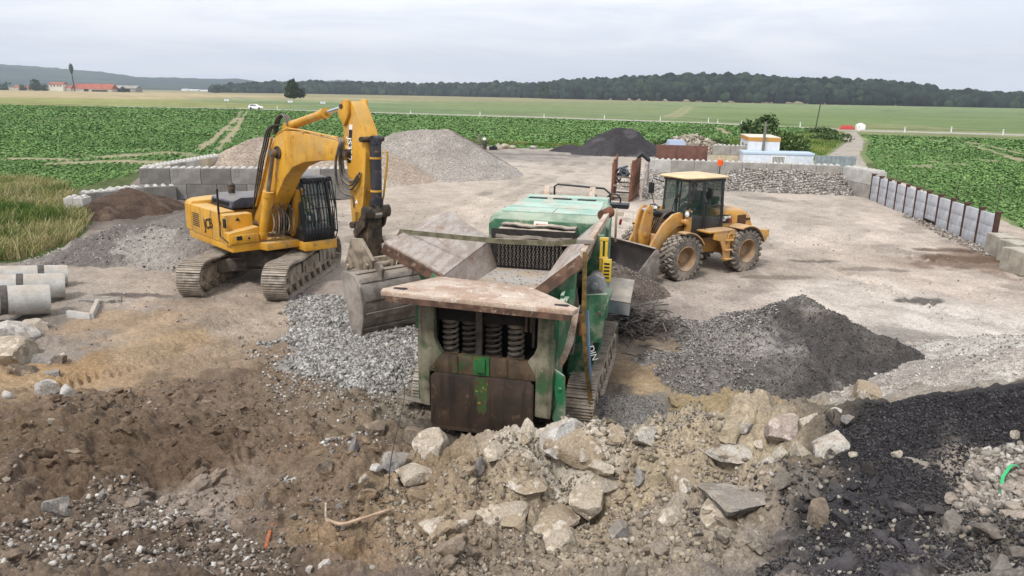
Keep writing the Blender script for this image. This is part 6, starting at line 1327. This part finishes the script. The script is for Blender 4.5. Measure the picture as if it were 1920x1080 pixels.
b=MB();pp=[(0,0,0),(0.05,0,1.2),(.7,2.2,2.15),(.75,2.2,.6)];b.bar(pp[0],pp[1],.12,.12);b.bar(pp[1],pp[2],.14,.12);b.bar(pp[3],pp[2],.12,.12);b.build('frame_bar',m_wing,root);MB().plate([(.02,.1,.5),(.05,.1,1.2),(.68,2.1,2.1),(.7,2.1,1.2)],.03).build('sheet',m_conc,root)
o=MB().tube([(-.1,1.2,2.25),(.15,1.1,2.5),(.5,.9,2.2),(.55,.9,2.1)],[.05,.14,.12,.03],8).build('black_sack',m_blk,root);
# oddments at the far field edge
root=thing('ladder_frame','grey ladder-like frame standing at the far field edge left of the stones','frame',(-3.9,78.5,0),0);b=MB()
for x in (0,.45): b.bar((x,0,0),(x-.1,.1,1.55),.1,.1)
for z in (.3,.6,.9,1.2,1.5): b.bar((0-.03,0,z),(.42,0,z),.06,.06)
b.build('frame_bar',m_rod,root)
root=thing('tool_sack','black and white bundle standing beside the ladder frame','bundle',(-3.1,78.3,0),0);MB().tube([(0,0,0),(.02,0,.5),(.15,0,.8),(.1,0,1.0)],[.2,.25,.22,.1],8).build('bundle',m_darkf,root);MB().lathe([(0,.02),(.02,.16),(.2,.17),(.28,.05)],(.0,0,.95),(0,0,1),12).build('white_cap',m_white,root)
tag(MB().box((0,0,.18),(.75,.5,.36),taper=1.1).box((.05,-.02,.4),(.3,.3,.12),(0,.2,.1)).build('tub',m_blk,loc=(-2.2,78.0,0),bevel=.03),'black tub at the far field edge','tub')
tag(MB().prism([(-.35,0),(.4,0),(.2,.45),(-.1,.75),(-.3,.5)],'y',-.2,.2).build('sack',RM['cream'],loc=(-1.6,78.2,0),bevel=.05),'cream sack leaning behind the black tub','sack')
for px,w,h,l,mk in ((946,.95,.6,'round boulder at the far field edge','cream'),(961,.8,.45,'broken boulder right of the round one','cream'),(1001,.9,.42,'squared stone alone at the far field edge','white')):
    q=P(px,279);V,Fc=rock(900+px,3,(w,w*.8,h),9,.6,.05);o=link('boulder',npmesh('boulder',V,Fc,RM[mk]),None,smooth=28);o.location=(q[0],q[1],h*.42);tag(o,l,'rock')
# road furniture
m_del=mat('marker_white',S('DEDEDA'),rough=.5)
def marker(px,label):
    py=180;
    # stand on the far shoulder of the road
    best=min(((abs(float(road_d(np.array([P(px,y)[0]]),np.array([P(px,y)[1]]))[0])-4.2),y) for y in np.arange(196,262,.25)))
    q=P(px,best[1]);root=thing('road_marker',label,'road marker',q,0,'white marker posts along the road')
    MB().prism([(-.1,0),(.1,0),(.1,.95),(.0,1.05),(-.1,.95)],'y',-.06,.06).build('post',m_del,root);MB().b2((-.08,-.066,.75),(.08,-.061,.85)).build('reflector',m_blk,root,smooth=None)
for i,px in enumerate((520,640,770,900,1020,1133,1238,1328,1345,1390,1453,1500,1610,1696,1783,1880)): marker(px,'%s white marker post along the far road, counted from the left'%(ORD+['thirteenth','fourteenth','fifteenth','sixteenth'])[i])
for px,py,l in ((426,203,'small grey road sign nearest the farm'),(545,206,'small grey road sign behind the white car'),(606,209,'small grey road sign just left of the excavator arm')):
    q=P(px,py);root=thing('road_sign',l,'road sign',q,0,'small signs along the road');MB().cyl((0,0,0),(0,0,2.7),.06,n=6).build('post',m_rod,root);MB().b2((-.7,-.03,2.1),(.7,.0,2.7)).build('sign_board',m_cab2,root)
q=P(1575,243);tag(MB().box((1.3,0,.45),(3.0,.5,.8),taper=.7).build('barrier',mat('red_barrier',S('B5453A'),rough=.6),loc=q,bevel=.05),'red plastic barrier at the track junction','barrier')
tag(MB().box((3.9,0,.5),(1.6,.9,1.0)).prism([(3.1,1.0),(4.7,1.0),(3.9,1.35)],'y',-.4,.4).build('white_box',m_white,loc=q,bevel=.05),'white box right of the red barrier at the junction','box')
q=P(480,205.0);root=thing('white_car','small white hatchback driving on the far road','car',(q[0],q[1],0.02),R(-3));mw=mat('car_white',S('E4E6E8'),rough=.25)
sec=[]
for x,zb,zt,hw in ((-2.0,.3,.85,.7),(-1.85,.25,1.0,.82),(-1.6,.25,1.35,.8),(-.8,.25,1.5,.76),(.2,.25,1.46,.76),(.9,.25,.98,.82),(1.7,.25,.85,.8),(2.0,.3,.6,.68)): sec.append([Vector((x,s*hw*k,z)) for s,k,z in ((-1,1,zb),(-1,1,min(zt,.9)),(-1,.8,zt),(1,.8,zt),(1,1,min(zt,.9)),(1,1,zb))])
MB().sweep2(sec).build('body',mw,root,smooth=50);MB().prism([(-1.55,.95),(.75,.95),(.25,1.38),(-.85,1.42),(-1.4,1.3)],'y',-.84,-.8).build('window',m_glass2,root,smooth=None)
for x in (-1.25,1.25):
    for y in (-.75,.75): MB().cyl((x,y-.08,.31),(x,y+.08,.31),.31,n=16).build('wheel',m_blk,root)
# ------------------------------------------------------------ vegetation and distance
m_leaf=mat('leaf_green',(1,1,1),(.7,.75,.6),sc=1.5,rough=.7,vcol=True,spec=.06)
m_bark=mat('bark',S('5a5045'),S('433b33'),sc=6,rough=.9)
def leaves(P0,size,r,cols,tilt=2.6):
    n=len(P0);M=rotmats(n,r,tilt);q=np.array([[-.5,-.32,0],[.5,-.32,0],[.5,.32,0],[-.5,.32,0]]);q[:,2]=[0,.1,0,.1]
    V=np.einsum('nij,vj->nvi',M,q)*size[:,None,None]+P0[:,None,:];F=np.arange(n*4).reshape(n,4);C=np.repeat(cols,4,0);return V.reshape(-1,3),F,C
def tree(name,label,loc,blobs,n,ls,cols,seed,trunk=.15,group=None,cat='tree'):
    r=np.random.RandomState(seed);root=thing(name,label,cat,loc,0,group);PP_=[];w=np.array([b[3]*b[4]*b[5] for b in blobs]);w=w/w.sum()
    for b,wi in zip(blobs,w):
        k=int(n*wi)+1;d=r.normal(size=(k,3));d/=np.linalg.norm(d,axis=1)[:,None];rad=(.35+.65*r.rand(k)**.5);rad*=1+.35*n3(d,2.2,seed+int(b[0]*10));PP_.append(d*rad[:,None]*np.array(b[3:6])+np.array(b[:3]))
    q=np.concatenate(PP_);q=q[(fbm(q[:,0]*.8/max(ls*3,.3)+q[:,2],q[:,1]*.8/max(ls*3,.3)-q[:,2],2,seed)>-.28)&(q[:,2]>.05)]
    V,F,C=leaves(q,ls*(.7+.8*r.rand(len(q))),r,pal(cols,len(q),r,.25));o=link('crown',npmesh('crown',V,F,m_leaf,{'Col':('FLOAT_COLOR',C)}),None,root,smooth=None)
    t=MB();top=max(b[2] for b in blobs);t.tube([(0,0,-.1),(.05,0,top*.4),(0,.05,top*.9)],[trunk,trunk*.7,trunk*.3],8)
    for b in blobs[:6]: t.tube([(0,0,top*.3),(b[0]*.6,b[1]*.6,b[2]*.8),(b[0],b[1],b[2])],[trunk*.5,trunk*.3,.02],5)
    t.build('trunk',m_bark,root);return root
GB=['55703A','456231','6a8148','3c552b','7a8f52']
p=PD(1425,262,78);tree('bush','dark green bushy tree behind the taller cabin',(p[0]-.2,77,0),[(0,0,1.7,2.1,1.7,1.6),(-.9,0,2.5,1.3,1.1,1.1),(.5,.2,3.0,1.0,.9,1.1),(1.0,0,1.4,.9,1,1.2),(-1.2,0,1.0,.8,.8,1)],8000,.2,GB,3)
p=PD(1482,280,70);tree('bush','bright green bush right of the taller cabin',(p[0],70,0),[(0,0,1.2,1.6,1.3,1.2),(-.7,0,1.9,.9,.9,.8),(.8,0,1.6,.9,.9,.8),(1.3,0,.7,.7,.8,.7)],4600,.17,['6d8a42','5c7a38','809a52','4d6a30'],4)
for i,(px,py,y,s,l) in enumerate(((1262,262,86,1.0,'low dark shrub left of the pale rubble heap'),(1340,262,88,1.0,'low shrub behind the pale rubble heap'),(1372,270,80,.8,'low shrub beside the pipe railing'),(1560,262,105,1.3,'long low shrub left of the track bend'),(1540,255,125,1.2,'far low shrub near the utility pole'),(1246,285,76,.7,'weedy tuft right of the black heap'))):
    p=PD(px,py,y);tree('shrub',l,(p[0],y,0),[(0,0,.5*s,1.5*s,1.0*s,.6*s),(1.2*s,0,.4*s,1*s,.9*s,.5*s),(-1.3*s,.2,.4*s,1*s,.9*s,.5*s)],1500,.17,GB,20+i,.04,cat='shrub')
# crop leaves in rows
def crop(poly,name,label,seed,ymax,dirp,dens):
    r=np.random.RandomState(seed);d=np.array(P(*dirp[1])[:2])-np.array(P(*dirp[0])[:2]);d/=np.linalg.norm(d);nn=np.array([d[1],-d[0]]);pts=[]
    for (y0,y1,cell,ls) in dens:
        po=np.array(poly);lo=po.min(0);hi=po.max(0);lo[0]=max(lo[0],-.78*y1-8);hi[0]=min(hi[0],.78*y1+8);lo[1]=max(lo[1],y0);hi[1]=min(hi[1],y1)
        n=int((hi[0]-lo[0])*(hi[1]-lo[1])/cell/cell)
        q=lo+r.rand(n,2)*(hi-lo);s=q@nn;row=np.round(s/.55)*.55;q=q+((row-s)+(r.rand(n)-.5)*.3)[:,None]*nn
        q=q[inpoly(q[:,0],q[:,1],poly)&(np.abs(q[:,0])<.80*q[:,1]+4)];q=q[fbm(q[:,0]*.25,q[:,1]*.25,4,73)<.44+.1*r.rand(len(q))]
        q=q[croptracks(q[:,0],q[:,1])]
        pts.append((q,np.full(len(q),ls)))
    q=np.concatenate([a for a,_ in pts]);ls=np.concatenate([b for _,b in pts]);n=len(q)
    z=.03+.09*r.rand(n)+.05*fbm(q[:,0]*.3,q[:,1]*.3,3,4)
    C=pal(['6f9549','7aa353','658c42','86aa5b','5f8741'],n,r,.14);C[:,:3]*=(1+.25*fbm(q[:,0]*.12,q[:,1]*.12,3,6))[:,None]
    V,F,C=leaves(np.column_stack([q,z]),ls*(.7+.6*r.rand(n)),r,C,1.3);o=link(name,npmesh(name,V,F,m_leaf,{'Col':('FLOAT_COLOR',C)}),None,smooth=None);tag(o,label,'crop',kind='stuff')
def croptracks(x,y):
    keep=np.ones(len(x),bool)
    for pl,w in ((([(376,281),(412,250),(444,222),(452,208)]),.5),(([(408,281),(440,245),(458,216),(464,208)]),.5),(([(20,297),(130,300),(290,289),(340,287)]),1.5),(([(120,306),(200,303),(300,305)]),1.5),(([(0,236),(90,226),(250,205)]),.5),(([(1740,262),(1830,275),(1920,303)]),.6),(([(1790,262),(1860,275),(1920,290)]),.5),(([(1300,236),(1345,240),(1368,252)]),.6)):
        pl=[P(a,b)[:2] for a,b in pl]
        for (ax,ay),(bx,by) in zip(pl,pl[1:]):
            L2=(bx-ax)**2+(by-ay)**2;t=np.clip(((x-ax)*(bx-ax)+(y-ay)*(by-ay))/L2,0,1);dd=np.hypot(x-ax-t*(bx-ax),y-ay-t*(by-ay))+fbm(x*.3,y*.3,3,71)*w*1.2;keep&=dd>w
    return keep
crop(CROP_L,'crop_leaves','leafy green crop in rows covering the left and middle field',5,150,((376,281),(450,208)),((34,60,.115,.115),(60,90,.165,.155),(90,150,.28,.26),(150,235,.5,.45)))
crop(CROP_R,'crop_leaves','leafy green crop covering the field right of the gravel track',6,150,((1700,340),(1620,262)),((26,50,.1,.11),(50,90,.165,.155),(90,150,.3,.27)))
# tall dry grass at the left edge and verges
def grass(name,label,poly,n,hmin,hmax,cols,seed,w=.02):
    r=np.random.RandomState(seed);q=in_poly_pts(poly,n,r);k=fbm(q[:,0]*.35,q[:,1]*.35,4,seed);h=(hmin+(hmax-hmin)*r.rand(n))*(.75+.6*np.clip(k+.3,0,1));z=np.zeros(n)-.02
    a=r.rand(n)*6.28;b=r.rand(n)*6.28;l=h*(.25+.45*r.rand(n));dx=np.cos(b)*l+.12*h;dy=np.sin(b)*l;wx=np.cos(a)*w;wy=np.sin(a)*w
    B=np.column_stack([q,z]);T=B+np.column_stack([dx,dy,h]);Mi=B+np.column_stack([dx*.35,dy*.35,h*.6]);W=np.column_stack([wx,wy,0*wx])
    V=np.stack([B-W,B+W,Mi+W*.9,Mi-W*.9,T+W*.25,T-W*.25],1).reshape(-1,3);o=np.arange(n)[:,None]*6
    F=np.concatenate([o+np.array([0,1,2,3]),o+np.array([3,2,4,5])])
    A=np.array([S(c) for c in cols]);ii=np.clip(((k+.45)*len(cols)+r.normal(size=n)*.9).astype(int),0,len(cols)-1);c=A[ii]*.9*(.8+.4*r.rand(n,1));C=np.repeat(np.concatenate([c,np.ones((n,1))],1),6,0)
    o_=link(name,npmesh(name,V,F,m_leaf,{'Col':('FLOAT_COLOR',C)}),None,smooth=None);return tag(o_,label,'grass',kind='stuff')
grass('dry_grass','tall dry grass with seed heads at the left edge',PP([(-500,345),(60,342),(118,352),(150,385),(168,420),(140,452),(60,482),(0,492),(-500,600)]),95000,.25,.75,['7a864c','a39c68','BDB088','C2B48e','98985f','66783f','557035'],7,.011)
grass('verge_grass','green verge grass round the cabins and track',PP([(1235,276),(1330,268),(1400,262),(1560,250),(1576,268),(1548,290),(1530,300),(1400,292),(1300,282)]),24000,.15,.5,['5c7238','6f8244','81924e','98a05e'],8,.03)
grass('verge_grass','weeds between the panel wall and the crop',[(21.4,46),(22.4,46),(21.6,38),(20.6,27),(19.6,27),(20.4,37)],9000,.08,.3,['7a7a4c','6f8244','9a9060'],9,.012)
grass('verge_grass','ragged grass edge along the far side of the yard',PP([(860,270),(1085,277),(1085,272),(1000,272),(860,264)]),14000,.15,.45,['5c7a38','6f8a44','b0a878','4d6a30'],10,.03)
# roadside poplars and farm trees
GF=['3F5437','4a6040','364a30','55694a']
def far_tree(px,top,base,D,wpx,label,seed,name='tree',n=900):
    b=PD(px,base,D);t=PD(px,top,D);h=t[2]-b[2];w=wpx*D/1400;z0=b[2] if b[2]<2 else 0;h=t[2]-z0
    r=random.Random(seed);bl=[(0,0,h*.5,w*.40,w*.4,h*.48),(0,0,h*.2,w*.5,w*.45,h*.22)]+[(r.uniform(-.3,.3)*w,r.uniform(-.2,.2)*w,h*r.uniform(.15,.85),w*.25,w*.25,h*.16) for _ in range(5)]
    return tree(name,label,(b[0],D,z0),bl,n,h*.075,GF,seed,h*.02)
far_tree(549,145,184,430,22,'tall dark poplar standing alone behind the excavator boom',61,'poplar_tree',1800);far_tree(564,164,184,435,20,'shorter tree touching the tall poplar on its right',62);far_tree(540,160,184,433,14,'slim tree touching the tall poplar on its left',63)
for i,(px,t,b,w,l) in enumerate(((68,146,171,22,'dark tree behind the long low farm roof'),(8,153,172,22,'dark tree at the far left edge of the farm'),(44,158,171,16,'small tree between the farm roofs'),(84,156,171,14,'tree left of the white farmhouse'),(232,162,174,9,'small dark tree before the grey barn'))): far_tree(px,t,b,930,w,l,70+i)
far_tree(410,158,180,1150,22,'rounded tree at the left end of the woodland',80);far_tree(1020,151,184,1050,24,'dark round tree breaking the woodland top near the middle',81)
b=PD(141,172,950);root=thing('tree_mast','tall thin mast with a dark oval crown beside the red barn','mast',(b[0],950,0),0)
MB().tube([(0,0,0),(-1.2,0,16),(-1.6,0,28)],[.9,.7,.5],8).build('trunk',m_darkf,root)
V,Fc=rock(77,3,(5.4,5,13),4,.8,.18);link('crown',npmesh('crown',V,Fc,mat('far_foliage',S('3a4a38'),S('2c3a2c'),sc=.8,rough=1)),None,root,(-1.5,0,27),smooth=60)
# farm buildings
m_tile=mat('red_roof',S('A8604A'),S('8f5240'),sc=.3,rough=.9,spot=[(S('7d6a5c'),.5,.58,.7,.6)]);m_wall=mat('farm_wall',S('C2B8A8'),S('aea493'),sc=.2,rough=.9);m_gr=mat('barn_grey',S('9A958E'),S('85807a'),sc=.3,rough=.9)
def farm(name,label,x0,x1,top,eave,base,D,mr,mw,dep=14,openings=(),gable=False,cat='barn'):
    A=PD(x0,base,D);Bx=PD(x1,base,D)[0];L=Bx-A[0];ze=PD(x0,eave,D)[2];zt=PD((x0+x1)/2,top,D)[2];root=thing(name,label,cat,(A[0],D,0),R(-4))
    MB().b2((0,0,-1),(L,dep,ze)).build('wall',mw,root);MB().prism([(-.5,ze-.2),(dep/2,zt),(dep+.5,ze-.2),(dep/2,zt-.9)],'x',-.4,L+.4).prism([(0,ze),(dep,ze),(dep/2,zt-.5)],'x',.3,L-.3).build('roof',mr,root,smooth=None)
    for (a,b_,z0,z1) in openings: MB().b2((a*L,-.15,z0),(b_*L,-.02,z1)).build('opening',m_void,root,smooth=None)
    return root
farm('barn','long barn with a red tiled roof right of the mast',136,212,157,166,173,950,m_tile,m_wall,16,((.3,.42,0,3),(.5,.9,0,2.0)))
farm('barn','grey barn with a wide dark opening at the right end of the farm',212,257,160,165,174,960,m_gr,m_gr,14,((.05,.75,0,4.2),))
farm('farmhouse','white farmhouse with a red roof in the middle of the farm',93,120,154,158,171,945,m_tile,mat('house_white',S('D6D0C4'),rough=.9),10,((.12,.2,5,7),(.35,.43,5,7),(.6,.68,5,7),(.8,.88,5,7)),cat='house')
farm('outbuilding','small red roofed outbuilding touching the white farmhouse',120,134,160,164,171,948,m_tile,m_wall,9,cat='outbuilding');farm('outbuilding','long low red roofed building left of the white farmhouse',45,80,162,166,171,940,m_tile,m_wall,10,cat='outbuilding');farm('outbuilding','little house with a red roof at the left end of the farm',26,36,160,163,170,935,m_tile,m_wall,8,cat='house')
for i,(a,b_,t) in enumerate(((340,352,166.5),(353,372,167.5),(374,391,168.5))): farm('warehouse',('leftmost','middle','rightmost')[i]+' of the three white warehouses on the horizon',a,b_,t,t+1,171,1800,mat('far_white',S('D8D8D6'),rough=.8) if i==0 else bpy.data.materials['far_white'],bpy.data.materials['far_white'],18,cat='warehouse')
# woodland and hills
m_wood=mat('woodland_green',(1,1,1),(.45,.5,.45),sc=.35,rough=1,vcol=True,bump=2.0,bsc=.8,spec=.1)
def woods(name,label,prof,Df,seed,rows=5,step=6.5,dh=18,cols=('26382a','304332','1e2e23','3a4c33')):
    r=np.random.RandomState(seed);pts=[];sz=[];protos=[rock(300+i,2,(1,1,1.05),3,.85,.16) for i in range(8)]
    xs=[p[0] for p in prof]
    for k in range(rows):
        px=xs[0]
        while px<xs[-1]:
            D=float(np.interp(px,xs,[p[2] for p in prof]))+k*dh+r.rand()*dh;top=float(np.interp(px,xs,[p[1] for p in prof]));zt=PD(px,top,D)[2]
            s=(step*.75+r.rand()*step*1.3);f=(k+1)/rows;z=zt*(.45+.55*f)-s*.45+(r.rand()-.6)*4*(1 if k<rows-1 else .9);x=PD(px,top,D)[0]
            if k==rows-1 or True: pts.append((x,D,max(z,2)));sz.append(s*1.35);pts.append((x+r.rand()*4,D-3,max(z*.5,1.5)));sz.append(s*1.3)
            px+=s*.75/(D/1400)
    pts=np.array(pts);sz=np.array(sz);V,F,C=stones_mesh(pts,sz,r,protos,.6,pal(list(cols),len(pts),r,.35))
    return tag(link(name,npmesh(name,V,F,m_wood,{'Col':('FLOAT_COLOR',C)}),None,smooth=180),label,'woodland',kind='stuff')
woods('woodland','dark belt of woodland along the horizon from the middle to the right edge',[(1020,154,1150),(1060,150,1120),(1150,146,1080),(1240,141,1030),(1300,139,1000),(1400,140,960),(1500,146,920),(1600,149,900),(1680,153,890),(1740,161,880),(1760,168,870),(1800,170,860),(1860,173,850),(1960,178,845),(2150,186,840)],0,3,6,6.5)
woods('woodland','lower blue-green woodland along the horizon behind the excavator',[(400,163,1250),(430,158,1300),(520,154,1350),(600,153,1400),(700,156,1400),(800,157,1400),(880,156,1350),(960,154,1300),(1030,157,1250)],0,4,4,7.5)
def hills():
    prof=[(-900,150),(-400,128),(-100,119),(0,120),(60,124),(120,130),(200,137),(270,145),(310,147),(330,148),(400,149),(450,151),(520,157),(600,152),(640,151),(690,154),(760,160),(900,176)]
    xs=np.linspace(-900,900,420);n=len(xs);rows=[];V=[];C=[]
    for t in np.linspace(0,1,26):
        for i,px in enumerate(xs):
            D=2300+1500*t;zt=PD(px,float(np.interp(px,[p[0] for p in prof],[p[1] for p in prof])),3800)[2];x=PD(px,160,3800)[0]
            V.append((x*(1-.12*(1-t)),D,zt*(t**1.3)))
    V=np.array(V);V[:,2]+=(fbm(V[:,0]*.006,V[:,1]*.006,5,3)*14+np.abs(fbm(V[:,0]*.04,V[:,1]*.04,3,8))*7)*sstep(0,60,V[:,2])*1.0
    k=sstep(.1,.3,fbm(V[:,0]*.004,V[:,1]*.008,4,12))[:,None];c=np.array(S('2b4038'))*(1-k*.45)+np.array(S('56684a'))*k*.45;c=c*(1+.5*fbm(V[:,0]*.02,V[:,1]*.03,4,14))[:,None]
    C=np.clip(np.concatenate([c,np.ones((len(V),1))],1),0.01,1);I=np.arange(26*n).reshape(26,n);F=np.stack([I[:-1,:-1],I[:-1,1:],I[1:,1:],I[1:,:-1]],-1).reshape(-1,4)
    tag(link('hills',npmesh('hills',V,F,m_wood,{'Col':('FLOAT_COLOR',C)}),None,smooth=180),kind='structure')
hills()
# drivers
def person(label,root_loc,rz,pose,shirt,skin='9a6f55',pants='2b2f3a'):
    J=dict(pelvis=(0,0,0),chest=(0,.02,.32),neck=(0,.02,.5),head=(0,.05,.6),ht=(0,.05,.74),ls=(-.18,.02,.44),le=(-.26,.16,.2),lh=(-.16,.42,.22),rs=(.18,.02,.44),re=(.26,.16,.2),rh=(.16,.42,.22),lk=(-.12,.42,.02),lf=(-.12,.5,-.38),lt=(-.12,.64,-.4),rk=(.12,.42,.02),rf=(.12,.5,-.38),rt=(.12,.64,-.4),lp=(-.09,.04,0),rp=(.09,.04,0))
    RR=dict(pelvis=.13,chest=.15,neck=.055,head=.085,ht=.07,ls=.065,le=.05,lh=.035,rs=.065,re=.05,rh=.035,lk=.065,lf=.045,lt=.04,rk=.065,rf=.045,rt=.04,lp=.09,rp=.09)
    E=[('pelvis','chest'),('chest','neck'),('neck','head'),('head','ht'),('chest','ls'),('ls','le'),('le','lh'),('chest','rs'),('rs','re'),('re','rh'),('pelvis','lp'),('lp','lk'),('lk','lf'),('lf','lt'),('pelvis','rp'),('rp','rk'),('rk','rf'),('rf','rt')]
    ks=list(J);me=bpy.data.meshes.new('person');me.from_pydata([J[k] for k in ks],[(ks.index(a),ks.index(b)) for a,b in E],[]);o=bpy.data.objects.new('person',me);COL.objects.link(o)
    md=o.modifiers.new('s','SKIN');
    for i,k in enumerate(ks): me.skin_vertices[0].data[i].radius=(RR[k],RR[k]*(.8 if k in('chest','pelvis') else 1));me.skin_vertices[0].data[i].use_root=(k=='pelvis')
    o.modifiers.new('b','SUBSURF').levels=2;o.modifiers['b'].render_levels=2
    dg=bpy.context.evaluated_depsgraph_get();m2=bpy.data.meshes.new_from_object(o.evaluated_get(dg));o.modifiers.clear();o.data=m2
    for c in (skin,shirt,pants): m2.materials.append(mat('cloth_'+c,S(c),rough=.85))
    for p in m2.polygons:
        z=p.center.z;y=p.center.y;p.material_index=0 if z>.5 or (y>.34 and z>.15) else (1 if z>.04 else 2);p.use_smooth=True
    o.location=root_loc;o.rotation_euler=(0,0,rz);tag(o,label,'person')
    MB().lathe([(0,.105),(.04,.1),(.09,.07),(.11,.0)],(0,.04,.66),(0,0,1),14).build('hair',m_blk,o);return o
def inside(root,l): bpy.context.view_layer.update();return root.matrix_world@Vector(l)
person('person in a dark jacket sitting at the wheel inside the loader cab',inside(LOADER,(0,-.02,2.12)),LOADER.rotation_euler.z,0,'3d4a3a')
person('person in a yellow-green vest sitting behind the barred window of the excavator',inside(EXC,(-.95,.6,2.03)),EXC.rotation_euler.z,0,'B5C24A')
# ------------------------------------------------------------ camera, light, air
cam=bpy.data.cameras.new('camera');co=bpy.data.objects.new('camera',cam);COL.objects.link(co)
cam.sensor_width=36;cam.lens=36*F_PX/1920;cam.clip_end=30000;cam.clip_start=.1
M3=Matrix(((_r[0],_u[0],-_f[0]),(_r[1],_u[1],-_f[1]),(_r[2],_u[2],-_f[2])))
co.matrix_world=Matrix.Translation((0,0,CH))@M3.to_4x4()
sc_=bpy.context.scene;sc_.camera=co
SUN_EL,SUN_AZ=R(52),R(-150)
w=bpy.data.worlds.new('World');sc_.world=w;w.use_nodes=True;t=NT(w);bg=t.n['Background']
sky=t.add('ShaderNodeTexSky',sky_type='NISHITA',sun_disc=False,sun_elevation=SUN_EL,sun_rotation=SUN_AZ,air_density=1.2,dust_density=3.5,ozone_density=1)
tc=t.add('ShaderNodeTexCoord');mp=t.add('ShaderNodeMapping');mp.inputs['Scale'].default_value=(1,1,6.5);t.l.new(tc.outputs['Generated'],mp.inputs['Vector'])
n1=t.noise(mp.outputs[0],2.2,7,.6,.7);mp2=t.add('ShaderNodeMapping');mp2.inputs['Scale'].default_value=(1,1,9);mp2.inputs['Rotation'].default_value=(0,0,1);t.l.new(tc.outputs['Generated'],mp2.inputs['Vector']);n2=t.noise(mp2.outputs[0],4.,6,.6,.3)
nn=t.math('ADD',t.math('MULTIPLY',n1,.7),t.math('MULTIPLY',n2,.3))
cl=t.mix(t.rng(nn,.40,.60),tuple(v*SKYV for v in (.84,.89,.99)),tuple(v*SKYV for v in (1.08,1.09,1.11)))
skyc=t.mix(.93,sky.outputs[0],cl);t.l.new(skyc,bg.inputs['Color']);bg.inputs['Strength'].default_value=SKYS
su=bpy.data.lights.new('sun','SUN');su.energy=2.1;su.angle=R(11);su.color=(1,.965,.92);so=bpy.data.objects.new('sun',su);COL.objects.link(so)
so.rotation_euler=(R(90)-SUN_EL,0,math.pi-SUN_AZ+0) if False else (0,0,0)
d=Vector((math.sin(SUN_AZ)*math.cos(SUN_EL),math.cos(SUN_AZ)*math.cos(SUN_EL),math.sin(SUN_EL)))
so.rotation_euler=d.to_track_quat('Z','Y').to_euler()
hm=bpy.data.materials.new('air');hm.use_nodes=True;hm.node_tree.nodes.remove(hm.node_tree.nodes['Principled BSDF'])
vp=hm.node_tree.nodes.new('ShaderNodeVolumePrincipled');vp.inputs['Color'].default_value=(.80,.88,1,1);vp.inputs['Density'].default_value=HAZE;vp.inputs['Anisotropy'].default_value=.2
hm.node_tree.links.new(vp.outputs[0],hm.node_tree.nodes['Material Output'].inputs['Volume'])
if HAZE>0: tag(MB().b2((-7300,-7300,-2.5),(7300,7300,330)).build('haze',hm,smooth=None),kind='stuff',cat='haze')
sc_.view_settings.view_transform='Standard';sc_.view_settings.look='None';sc_.view_settings.gamma=1;sc_.view_settings.exposure=EXPO
sc_.cycles.volume_bounces=0;sc_.cycles.max_bounces=6;sc_.cycles.volume_step_rate=5
